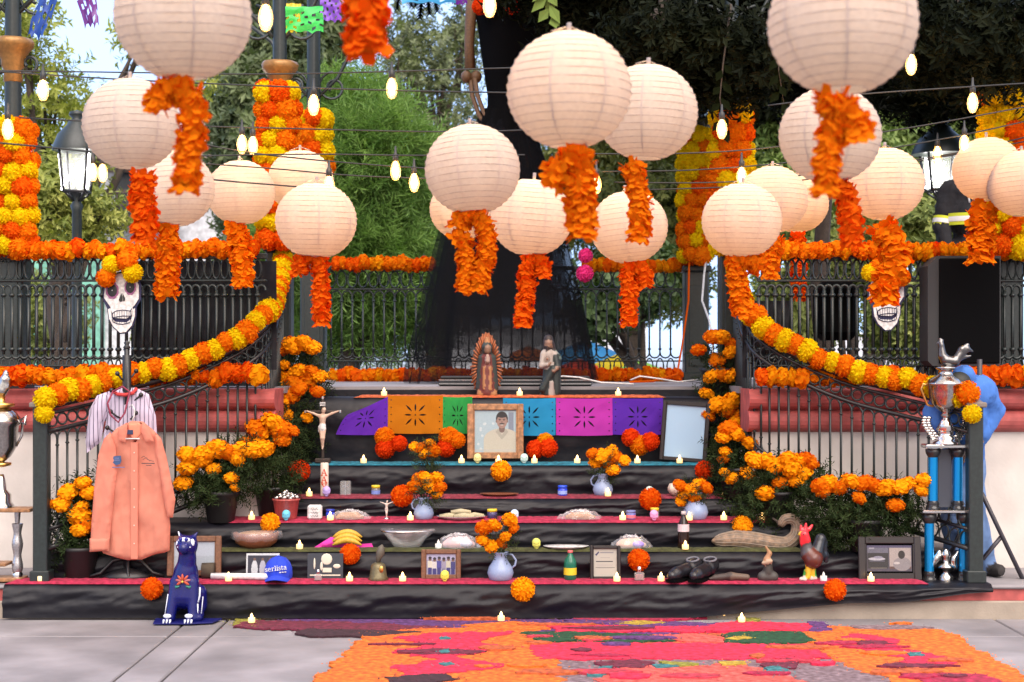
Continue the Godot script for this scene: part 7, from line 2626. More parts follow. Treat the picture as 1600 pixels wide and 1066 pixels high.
	obj("cuff", puff(outline([148, 838, 148, 859, 178, 857, 179, 836], 198, 905, d), 0.022, 0.012, 0.004, 12.0, 9, 0.7), M.salmon, t, at + Vector3(0, 0, 0.040))
	obj("sleeve", puff(outline([248, 674, 258, 684, 266, 712, 274, 750, 280, 778, 276, 806, 268, 806, 262, 780, 256, 740, 249, 706], 198, 905, d), 0.02, 0.014, 0.018, 12.0, 10, 0.9), M.salmon, t, at + Vector3(0, 0, 0.030))
	for q in [[[192, 668, 206, 659, 207, 672, 204, 690, 194, 687]], [[229, 659, 241, 670, 248, 688, 235, 689, 228, 674]]]:
		obj("collar", puff(outline(q[0], 198, 905, d), 0.008, 0.012, 0.002, 20.0, 11), M.salmon, t, at + Vector3(0, 0, 0.05))
	obj("collar_stand", puff(outline([206, 660, 228, 659, 229, 676, 218, 690, 207, 676], 198, 905, d), 0.006, 0.012, 0.0, 20.0, 11), mat(0.66, 0.21, 0.13, 0.9), t, at + Vector3(0, 0, 0.036))
	b = MB.new()
	b.box(p.call(217, 780, 0.04), Vector3(L(11, d), L(180, d), 0.004), 0.002)
	obj("placket", b.done(), M.salmon, t)
	for i in 6:
		b = MB.new()
		b.blob(p.call(217, 706 + i * 28, 0.044), Vector3(0.005, 0.005, 0.002), 8, 4)
		obj("button", b.done(), mat(0.75, 0.45, 0.35, 0.4), t)
	b = MB.new()
	b.box(p.call(211, 674, 0.046), Vector3(L(9, d), L(7, d), 0.003), 0.001)
	obj("neck_tag", b.done(), mat(0.02, 0.03, 0.08, 0.7), t)
	b = MB.new()
	b.prism(outline([185, 711, 197, 710, 198, 718, 196, 723, 190, 725, 185, 721, 184, 716], 198, 905, d), 0.0, 0.003)
	obj("emblem", b.done(), mat(0.03, 0.07, 0.17, 0.7), t, at + Vector3(0, 0, 0.052))
	b = MB.new()
	b.box(p.call(191, 717, 0.0555), Vector3(L(9, d), L(1.6, d), 0.003))
	b.box(p.call(191, 714, 0.0555), Vector3(L(7, d), L(1.4, d), 0.003))
	b.box(p.call(193, 728, 0.052), Vector3(L(20, d), L(1.2, d), 0.003))
	obj("emblem_stripe", b.done(), mat(0.12, 0.14, 0.28, 0.7), t)
	b = MB.new()
	b.tube([p.call(229, 713, 0.053), p.call(233, 711, 0.054), p.call(238, 716, 0.054), p.call(244, 718, 0.053), p.call(248, 719, 0.052)], 0.0014, 4)
	b.tube([p.call(231, 716, 0.053), p.call(237, 713, 0.054), p.call(242, 719, 0.054)], 0.0012, 4)
	b.box(p.call(239, 722, 0.052), Vector3(L(20, d), L(1.3, d), 0.003))
	b.box(p.call(240, 725, 0.052), Vector3(L(8, d), L(1.1, d), 0.003))
	obj("embroidery", b.done(), mat(0.05, 0.035, 0.04, 0.7), t)
	b = MB.new()
	b.tube([p.call(176, 684, 0.0), p.call(208, 660, 0.0), p.call(240, 684, 0.0)], 0.006, 6)
	b.tube([p.call(210, 660, 0.0), p.call(214, 650, 0.0), p.call(215, 640, 0.0), p.call(211, 632, 0.0), p.call(206, 636, 0.0)], 0.0045, 6)
	b.tube([p.call(204, 684, 0.05), p.call(226, 684, 0.05)], 0.004, 6)
	tag(obj("hanger", b.done(), M.white, self, base + Vector3(0, 0, 0.075)), "white plastic hanger hooked on the coat stand", "hanger")


# ---------------------------------------------------------------- statues and masks

func statues() -> void:
	# painted skull masks on the railings
	for q in [[190, 476, "white painted skull mask with four pompoms on the left railing", true], [1385, 472, "white painted skull mask half hidden by a tail on the right railing", false]]:
		var d := 9.76
		var c := P(q[0], q[1], d)
		var t := thing("skull_mask", q[2], "skull mask", c)
		var f := func(a: Array) -> PackedVector2Array:
			return outline(a, 190, 476, d)
		var b := MB.new()
		b.prism(f.call([168, 428, 190, 424, 212, 430, 220, 445, 220, 468, 213, 480, 213, 494, 208, 510, 198, 521, 188, 522, 176, 512, 169, 498, 167, 482, 161, 470, 161, 452]), -0.012, 0.012)
		obj("outline_board", b.done(), mat(0.012, 0.012, 0.06, 0.6), t)
		b = MB.new()
		b.prism(f.call([170, 430, 190, 427, 210, 432, 217, 446, 217, 467, 210, 478, 207, 480, 208, 483, 206, 492, 198, 498, 178, 497, 175, 489, 173, 480, 166, 470, 163, 466, 164, 452]), 0.0005, 0.01)
		obj("skull_face", b.done(), M.white, t)
		b = MB.new()
		b.prism(f.call([169, 483, 173, 482, 175, 497, 180, 503, 198, 504, 206, 498, 208, 484, 211, 482, 211, 494, 206, 509, 197, 519, 188, 520, 177, 510, 171, 498]), 0.001, 0.009)
		obj("jaw", b.done(), M.white, t)
		for s in [[176, 454, 9.5, 12.5], [204, 449, 8.5, 11.5]]:
			b = MB.new()
			var fl := PackedVector2Array()
			for k in 40:
				var a := TAU * k / 40.0
				var r := 1.0 + 0.10 * absf(sin(a * 4.0))
				fl.append(Vector2((s[0] - 190 + cos(a) * s[2] * r) * d / FPX, (476 - s[1] + sin(a) * s[3] * r) * d / FPX))
			b.prism(fl, 0.011, 0.003)
			obj("eye_rim", b.done(), mat(0.24, 0.08, 0.19, 0.6), t)
			b = MB.new()
			b.blob(Vector3((s[0] - 190) * d / FPX, (476 - s[1]) * d / FPX, 0.014), Vector3(L(s[2] * 0.82, d), L(s[3] * 0.82, d), 0.003), 20, 6)
			obj("eye_socket", b.done(), M.black, t)
			b = MB.new()
			b.blob(Vector3((s[0] - 190) * d / FPX, (476 - s[1]) * d / FPX, 0.0165), Vector3.ONE * L(1.0, d), 8, 4)
			obj("pupil", b.done(), M.white, t)
		for a in [[190, 458, 192, 464, 192, 471, 188, 472, 186, 469], [192, 458, 196, 466, 196, 470, 193, 471, 192.5, 464]]:
			b = MB.new()
			b.prism(f.call(a), 0.011, 0.003)
			obj("nostril", b.done(), M.black, t)
		b = MB.new()
		for a in [[[176, 490], [182, 486], [192, 484.5], [204, 486], [207, 482]], [[176, 497], [184, 495], [192, 494], [205, 494]], [[177, 503], [184, 506], [192, 507], [204, 504]], [[176, 490], [177, 503]], [[205, 486], [205, 503]]]:
			var pts := []
			for k in a:
				pts.append(Vector3((k[0] - 190) * d / FPX, (476 - k[1]) * d / FPX, 0.0125))
			b.tube(pts, 0.0026, 5)
		for k in 7:
			var x: float = 179.5 + k * 3.8
			b.tube([Vector3((x - 190) * d / FPX, (476 - 486) * d / FPX, 0.012), Vector3((x - 190) * d / FPX, (476 - 505) * d / FPX, 0.012)], 0.0014, 4)
		obj("tooth_line", b.done(), mat(0.012, 0.012, 0.05, 0.6), t)
		# pompoms above
		for k in [[165, 434, 15, 0], [174, 414, 15, 1], [198, 408, 17, 0], [207, 426, 16, 1]] if q[3] else [[165, 426, 14, 1], [176, 418, 13, 0], [207, 412, 16, 1], [214, 434, 14, 0]]:
			var o := obj("paper_flower", K.fluff if k[3] == 1 else K.pom[1], M.yellow if k[3] else M.orange, t, P(q[0] + k[0] - 190, k[1], d - 0.06) - c)
			o.scale = Vector3.ONE * L(k[2], d)

	# seated blue cat
	var d := 8.9
	var base := P(288, 968, d)
	base.y = 0.012
	var t := thing("blue_cat", "glossy dark blue seated cat statue painted with white bones", "cat statue", base)
	var v := func(px: float, py: float, z := 0.0) -> Vector3: return Vector3((px - 289.0) * d / FPX, (968.0 - py) * d / FPX, z)
	var c := Color.WHITE
	var bones := [
		[v.call(290, 928, -0.02), v.call(291, 893, -0.01), L(24, d), L(18, d), c], [v.call(291, 895, 0.0), v.call(294, 872, 0.01), L(18, d), L(13, d), c], [v.call(294, 872, 0.01), v.call(295, 858, 0.02), L(12.5, d), L(13, d), c],
		[v.call(291, 848, 0.025), v.call(297, 849, 0.02), L(14, d), L(14, d), c], [v.call(292, 852, 0.05), v.call(292, 853, 0.07), L(11, d), L(9, d), c],
		[v.call(285, 840, 0.01), v.call(281, 830, 0.0), L(4.5, d), L(1.0, d), c], [v.call(302, 841, 0.01), v.call(309, 831, 0.0), L(5, d), L(1.4, d), c],
		[v.call(277, 908, 0.02), v.call(270, 962, 0.05), L(10, d), L(7.5, d), c], [v.call(303, 908, 0.02), v.call(305, 962, 0.05), L(10, d), L(7.5, d), c],
		[v.call(268, 964, 0.05), v.call(267, 964, 0.085), L(7, d), L(6, d), c], [v.call(302, 964, 0.05), v.call(301, 964, 0.085), L(7, d), L(6, d), c],
		[v.call(309, 945, -0.03), v.call(311, 925, -0.02), L(14, d), L(12, d), c], [v.call(274, 945, -0.03), v.call(273, 928, -0.02), L(11, d), L(10, d), c], [v.call(313, 960, 0.0), v.call(314, 962, 0.04), L(7, d), L(6, d), c]]
	obj("body", sdf_mesh(bones, 0.006, 0.018), M.cat, t)
	b_plate(t, [[-0.17, -0.05], [0.2, -0.05], [0.17, 0.07], [0.05, 0.11], [-0.15, 0.11]], 0.008)
	var wp := mat(0.66, 0.70, 0.82, 0.3)
	var b := MB.new()
	# bone lines of the right leg, left leg edge
	b.tube([v.call(315, 915, 0.035), v.call(315, 928, 0.04), v.call(313, 938, 0.045)], 0.005, 6)
	b.tube([v.call(312, 940, 0.047), v.call(312, 962, 0.05)], 0.0055, 6)
	b.tube([v.call(319, 930, 0.02), v.call(317, 958, 0.03)], 0.003, 5)
	b.tube([v.call(266, 925, 0.045), v.call(262, 958, 0.06)], 0.003, 5)
	obj("painted_bone", b.done(), wp, t)
	for q in [[268, 0], [301, 0]]:
		b = MB.new()
		b.blob(v.call(q[0], 957, 0.098), Vector3(L(6.5, d), L(3.5, d), 0.008), 12, 6)
		for k in 3:
			b.tube([v.call(q[0] - 5 + k * 5, 962, 0.103), v.call(q[0] - 5.5 + k * 5, 968, 0.106)], 0.006, 6)
		obj("painted_paw", b.done(), wp, t)
	# skull like face
	b = MB.new()
	b.blob(v.call(292, 841, 0.055), Vector3(L(10, d), L(4.5, d), 0.02), 14, 6)
	b.blob(v.call(304, 846, 0.045), Vector3(L(4, d), L(7, d), 0.02), 10, 6)
	b.blob(v.call(282, 847, 0.045), Vector3(L(3.5, d), L(6, d), 0.02), 10, 6)
	obj("painted_face", b.done(), wp, t)
	b = MB.new()
	for s in [-1, 1]:
		b.blob(v.call(291.5 + s * 4.2, 839.5, 0.07), Vector3(L(3.2, d), L(3.2, d), 0.008), 10, 5)
	b.blob(v.call(292, 848, 0.083), Vector3(L(7, d), L(3, d), 0.008), 10, 5)
	obj("painted_eye", b.done(), mat(0.008, 0.012, 0.20, 0.2), t)
	b = MB.new()
	for k in 6:
		b.blob(v.call(283 + k * 3.8, 853.5 - absf(k - 2.5) * 0.9, 0.0855 - absf(k - 2.5) * 0.004), Vector3(L(1.3, d), L(1.0, d), 0.004), 6, 4)
	obj("painted_tooth", b.done(), wp, t)
	b = MB.new()
	b.tube([v.call(283, 838, 0.02), v.call(280, 829, 0.008)], 0.004, 5)
	obj("painted_ear", b.done(), wp, t)
	# flower on the chest
	for k in 7:
		b = MB.new()
		var a := PI * (-0.2 + 1.4 * k / 6.0)
		var z := 0.072
		b.blob(Vector3.ZERO, Vector3(L(5.5, d), L(2.0, d), 0.004), 8, 5)
		var o := obj("painted_petal", b.done(), mat(0.45, 0.07, 0.03, 0.4) if k not in [1, 5] else mat(0.35, 0.10, 0.12, 0.4), t, v.call(290 + cos(a) * 7, 904 - sin(a) * 6, z - 0.012 * absf(cos(a))))
		o.rotation = Vector3(0, -0.3 * cos(a) * -1.0, a)
	b = MB.new()
	b.blob(v.call(290, 905, 0.075), Vector3(0.007, 0.007, 0.005), 8, 5)
	obj("painted_centre", b.done(), mat(0.6, 0.4, 0.05, 0.4), t)
	for s in [-1.0, 1.0]:
		b = MB.new()
		b.tube([v.call(290 + s * 5, 912, 0.07), v.call(290 + s * 10, 914, 0.06), v.call(290 + s * 14, 911, 0.048)], [0.004, 0.008, 0.002], 6)
		obj("painted_leaf", b.done(), mat(0.02, 0.16, 0.12, 0.4), t)

	# painted rooster on the lowest step
	d = 9.1
	base = on_tier(1264, 0, 0.1)
	t = thing("painted_rooster", "painted rooster statue, red comb, brown body and yellow legs", "rooster statue", base)
	var w := func(px: float, py: float, z := 0.0) -> Vector3: return Vector3((px - 1264.0) * d / FPX, (909.0 - py) * d / FPX, z)
	var red := Color(0.62, 0.03, 0.04)
	var brn := Color(0.10, 0.028, 0.02)
	var gry := Color(0.07, 0.06, 0.065)
	var blk := Color(0.022, 0.026, 0.034)
	var yel := Color(0.62, 0.40, 0.03)
	var grn := Color(0.06, 0.28, 0.05)
	var wht := Color(0.55, 0.45, 0.40)
	obj("body", sdf_mesh([
		[w.call(1265, 870), w.call(1270, 876, 0.01), L(13, d), L(15, d), brn], [w.call(1262, 868), w.call(1258, 848), L(11, d), L(8, d), gry], [w.call(1258, 846, 0.01), w.call(1256, 838, 0.015), L(8, d), L(7.5, d), red],
		[w.call(1253, 843, 0.02), w.call(1252, 852, 0.02), L(4, d), L(3, d), red], [w.call(1251, 835, 0.02), w.call(1246, 838, 0.025), L(2.6, d), L(1, d), yel],
		[w.call(1252, 830, 0.01), w.call(1251, 824, 0.01), L(3, d), L(1.6, d), red], [w.call(1258, 829, 0.01), w.call(1259, 821, 0.01), L(3.2, d), L(1.8, d), red], [w.call(1264, 830, 0.005), w.call(1269, 824, 0.0), L(3.4, d), L(2, d), red],
		[w.call(1276, 868, -0.01), w.call(1284, 846, -0.03), L(11, d), L(8, d), blk], [w.call(1284, 846, -0.03), w.call(1291, 852, -0.04), L(8, d), L(5, d), blk], [w.call(1282, 872, -0.02), w.call(1293, 872, -0.04), L(9, d), L(5, d), blk], [w.call(1288, 858, -0.03), w.call(1293, 880, -0.04), L(6, d), L(4, d), blk],
		[w.call(1263, 882, 0.01), w.call(1262, 904, 0.02), L(5, d), L(3.4, d), yel], [w.call(1268, 884, 0.0), w.call(1269, 904, 0.0), L(5, d), L(4, d), yel], [w.call(1271, 890, -0.005), w.call(1272, 905, -0.01), L(4, d), L(4.5, d), grn], [w.call(1259, 895, 0.0), w.call(1258, 905, 0.0), L(3, d), L(4, d), grn],
		[w.call(1252, 907, 0.02), w.call(1274, 907, 0.0), L(3.4, d), L(3.4, d), wht], [w.call(1250, 907, 0.03), w.call(1256, 907, 0.04), L(2.6, d), L(3.0, d), wht]], 0.005, 0.01), M.vgloss, t)
	b = MB.new()
	b.blob(w.call(1254, 837, 0.042), Vector3(0.004, 0.004, 0.003), 8, 4)
	obj("eye", b.done(), M.black, t)
	for k in 5:
		b = MB.new()
		b.tube([w.call(1276, 862 + k * 3, 0.0), w.call(1286, 850 + k * 5, -0.01), w.call(1296, 858 + k * 5, -0.03)], [0.008, 0.007, 0.002], 6)
		obj("tail_feather", b.done(), mat(0.02, 0.024, 0.032, 0.3), t)

	# veiled statuette with rayed halo
	d = 10.56
	base = P(760, 0, d)
	base.y = TH[5] + 0.006
	t = thing("veiled_statuette", "brown praying statuette in a veil inside a rayed golden oval", "statuette", base)
	var u := func(px: float, py: float, z := 0.0) -> Vector3: return Vector3((px - 760.0) * d / FPX, (612.0 - py) * d / FPX, z)
	b = MB.new()
	var oval := PackedVector2Array()
	for k in 48:
		var a := TAU * k / 48.0
		var y := sin(a)
		oval.append(Vector2(cos(a) * L(23, d) * (1.0 - 0.22 * y), (612.0 - 562.0) * d / FPX + y * L(50, d)))
	b.prism(oval, -0.045, 0.016)
	obj("halo_board", b.done(), mat(0.10, 0.035, 0.02, 0.5), t)
	for k in 48:
		b = MB.new()
		var a := TAU * (k + 0.5) / 48.0
		var y := sin(a)
		var wv := 1.0 if k % 2 else 1.1
		var e := Vector3(cos(a) * L(23, d) * (1.0 - 0.22 * y) * wv, (612.0 - 562.0) * d / FPX + y * L(49, d) * (1.0 + (wv - 1.0) * 0.4), -0.024)
		var s := Vector3(e.x * 0.62, (612.0 - 562.0) * d / FPX + (e.y - (612.0 - 562.0) * d / FPX) * 0.62, -0.022)
		b.tube([s, e], [0.006, 0.0045], 5)
		obj("halo_ray", b.done(), ntri(mat(0.46, 0.14, 0.05, 0.4, 0.2), K.grain, 9.0, false), t)
	var robe := Color(0.11, 0.022, 0.018)
	var veil := Color(0.025, 0.034, 0.03)
	var skin := Color(0.22, 0.13, 0.09)
	var gold := Color(0.30, 0.13, 0.05)
	obj("figure", sdf_mesh([
		[u.call(761, 604), u.call(761, 570), L(14, d), L(10, d), robe], [u.call(761, 570), u.call(761, 553), L(10, d), L(9, d), robe], [u.call(752, 598, -0.01), u.call(754, 552, -0.01), L(9, d), L(7, d), veil], [u.call(770, 598, -0.01), u.call(768, 552, -0.01), L(9, d), L(7, d), veil],
		[u.call(761, 540, 0.0), u.call(761, 535, 0.005), L(8, d), L(8.5, d), veil], [u.call(762, 540, 0.028), u.call(762, 536, 0.03), L(4.5, d), L(5, d), skin], [u.call(762, 556, 0.045), u.call(762, 548, 0.05), L(4, d), L(2.6, d), Color(0.34, 0.24, 0.2)],
		[u.call(752, 608, 0.02), u.call(770, 608, 0.02), L(7, d), L(7, d), gold], [u.call(761, 526, 0.0), u.call(761, 522, 0.0), L(5, d), L(3.5, d), gold], [u.call(757, 600, 0.045), u.call(757, 566, 0.035), L(2.5, d), L(2, d), gold], [u.call(766, 600, 0.045), u.call(766, 566, 0.035), L(2.5, d), L(2, d), gold]], 0.006, 0.012), M.vcol, t)

	# bearded robed statuette
	base = P(859, 0, d)
	base.y = TH[5] + 0.006
	t = thing("bearded_statuette", "bearded statuette in pale robe and dark green cloak", "statuette", base)
	var x := func(px: float, py: float, z := 0.0) -> Vector3: return Vector3((px - 859.0) * d / FPX, (612.0 - py) * d / FPX, z)
	var cream := Color(0.30, 0.26, 0.235)
	var cloak := Color(0.014, 0.022, 0.02)
	var hair := Color(0.02, 0.014, 0.012)
	var sk := Color(0.2, 0.12, 0.085)
	obj("figure", sdf_mesh([
		[x.call(857, 606), x.call(858, 566), L(11, d), L(9, d), cloak], [x.call(858, 566), x.call(857, 546), L(9.5, d), L(8.5, d), cream], [x.call(850, 545), x.call(866, 546), L(5.5, d), L(5.5, d), cream],
		[x.call(868, 604, -0.01), x.call(871, 550, -0.01), L(8, d), L(6, d), cloak], [x.call(866, 543, -0.01), x.call(872, 552, -0.005), L(5, d), L(5, d), Color(0.10, 0.15, 0.13)], [x.call(848, 600, 0.03), x.call(864, 568, 0.035), L(6, d), L(5, d), cloak],
		[x.call(857, 531, 0.012), x.call(857, 528, 0.014), L(5.4, d), L(5.6, d), sk], [x.call(857, 522.5, -0.004), x.call(861, 533, -0.012), L(7.6, d), L(6, d), hair], [x.call(851.5, 527, 0.0), x.call(851.5, 539, -0.002), L(3.2, d), L(3.2, d), hair], [x.call(862, 530, -0.008), x.call(865, 541, -0.008), L(4.5, d), L(4, d), hair], [x.call(856, 535.5, 0.018), x.call(855, 540, 0.02), L(3.6, d), L(2.2, d), hair],
		[x.call(849, 547, 0.01), x.call(846, 564, 0.03), L(5, d), L(4, d), cream], [x.call(846, 564, 0.03), x.call(855, 562, 0.055), L(4, d), L(3, d), cream], [x.call(856, 562, 0.055), x.call(860, 559, 0.058), L(2.6, d), L(1.8, d), sk],
		[x.call(868, 550, 0.01), x.call(871, 566, 0.03), L(5, d), L(4, d), cloak], [x.call(871, 566, 0.03), x.call(865, 572, 0.05), L(4, d), L(2.6, d), sk],
		[x.call(861, 610, 0.03), x.call(862, 590, 0.04), L(5, d), L(3, d), cream], [x.call(848, 609), x.call(868, 609), L(5, d), L(5, d), cloak]], 0.0055, 0.010), M.vcol, t)
	b = MB.new()
	for k in 10:
		var a := TAU * k / 10.0
		b.tube([x.call(855 + cos(a) * 3.0, 553 + sin(a) * 3.0, 0.044), x.call(855 + cos(a) * 5.0, 553 + sin(a) * 5.0, 0.046)], 0.002, 4)
	b.blob(x.call(855, 553, 0.046), Vector3(0.009, 0.009, 0.005), 10, 5)
	obj("heart_emblem", b.done(), mat(0.20, 0.10, 0.06, 0.4), t)

	# loudspeaker on the ledge, in front of the right railing
	var sp := P(1507, 572, 9.62)
	t = thing("loudspeaker", "big black loudspeaker standing in front of the right railing", "loudspeaker", sp)
	b = MB.new()
	var W := L(57, 9.62)
	var H := L(172, 9.62)
	b.prism(PackedVector2Array([Vector2(-W, 0.03), Vector2(-W + 0.03, 0), Vector2(W, 0), Vector2(W, H), Vector2(-W + 0.06, H), Vector2(-W, H - 0.06)]), -0.2, 0.2)
	obj("cabinet", b.done(), mat(0.022, 0.022, 0.024, 0.7), t)
	b = MB.new()
	b.box(Vector3(0.028, H / 2, 0.006), Vector3(W * 2 - 0.075, H - 0.03, 0.016), 0.006)
	obj("grille", b.done(), M.matte, t)
	b = MB.new()
	b.box(P(1306, 486, 10.1), Vector3(L(62, 10.1), L(92, 10.1), 0.3), 0.05)
	tag(obj("covered_crate", b.done(), M.matte), "black cloth covered crate behind the right railing bars", "crate")
	# tripod leg behind the right post
	d = 9.3
	base = P(1540, 0, d)
	base.y = TH[0]
	t = thing("tripod_stand", "dark tripod stand legs behind the right newel post", "stand", base)
	var z := func(px: float, py: float, zz := 0.0) -> Vector3: return Vector3((px - 1540.0) * d / FPX, (911.0 - py) * d / FPX, zz)
	for q in [[[1532, 775], [1597, 914]], [[1566, 846], [1534, 882]], [[1528, 780], [1470, 905]]]:
		b = MB.new()
		b.tube([z.call(q[0][0], q[0][1]), z.call(q[1][0], q[1][1], 0.02)], 0.013, 8)
		obj("leg", b.done(), mat(0.03, 0.026, 0.035, 0.45), t)
	b = MB.new()
	b.tube([z.call(1531, 570), z.call(1531, 800)], 0.016, 8)
	obj("pole", b.done(), mat(0.03, 0.026, 0.035, 0.45), t)


func b_plate(t: Node3D, pts: Array, th: float) -> void:
	var poly := PackedVector2Array()
	for p in pts:
		poly.append(Vector2(p[0], -p[1]))
	var b := MB.new()
	b.prism(poly, 0, th)
	var o := obj("base_plate", b.done(), mat(0.006, 0.008, 0.12, 0.4), t, Vector3(0, -0.004, 0))
	o.rotation.x = -PI / 2


# ---------------------------------------------------------------- people

func head_bones(c: Vector3, s: float, f: Vector3, up: Vector3, skin: Color, hair: Color) -> Array:
	# head of height 0.23 * s centred at c, looking along f
	var r := f.cross(up).normalized()
	var at := func(x: float, y: float, z: float) -> Vector3: return c + (r * x + up * y + f * z) * s
	var b := [
		[at.call(0, 0.02, -0.015), at.call(0, 0.025, 0.02), 0.078 * s, 0.072 * s, skin],
		[at.call(0, -0.04, 0.03), at.call(0, -0.075, 0.045), 0.058 * s, 0.036 * s, skin],
		[at.call(0, 0.005, 0.088), at.call(0, -0.025, 0.104), 0.012 * s, 0.015 * s, skin],
		[at.call(-0.02, -0.052, 0.085), at.call(0.02, -0.052, 0.085), 0.010 * s, 0.010 * s, Color(skin.r * 0.8, skin.g * 0.55, skin.b * 0.5)],
		[at.call(0, 0.055, -0.025), at.call(0, 0.045, 0.012), 0.076 * s, 0.07 * s, hair],
		[at.call(0, 0.0, -0.05), at.call(0, -0.03, -0.05), 0.062 * s, 0.05 * s, hair],
		[at.call(0, -0.07, -0.02), at.call(0, -0.15, -0.035), 0.05 * s, 0.056 * s, skin]]
	for k in [-1.0, 1.0]:
		b.append([at.call(k * 0.078, 0.005, 0.0), at.call(k * 0.082, -0.02, 0.0), 0.018 * s, 0.014 * s, skin])
		b.append([at.call(k * 0.03, 0.02, 0.078), at.call(k * 0.032, 0.02, 0.08), 0.012 * s, 0.011 * s, Color(0.05, 0.035, 0.03)])
	return b


func hand_bones(w: Vector3, dir: Vector3, side: Vector3, skin: Color) -> Array:
	var n := dir.cross(side).normalized()
	var b := [[w, w + dir * 0.08, 0.026, 0.034, skin]]
	for k in 4:
		var o := (k - 1.5) * 0.019
		var ln: float = [0.065, 0.078, 0.074, 0.058][k]
		var p := w + dir * 0.09 + side * o
		var m := p + dir * ln * 0.55 + n * 0.008
		b.append([p, m, 0.0095, 0.009, skin])
		b.append([m, m + dir * ln * 0.4 + n * 0.022, 0.009, 0.0075, skin])
	b.append([w + dir * 0.03 - side * 0.025, w + dir * 0.075 - side * 0.055 + n * 0.01, 0.012, 0.0095, skin])
	b.append([w + dir * 0.075 - side * 0.055 + n * 0.01, w + dir * 0.105 - side * 0.055 + n * 0.02, 0.0095, 0.008, skin])
	return b


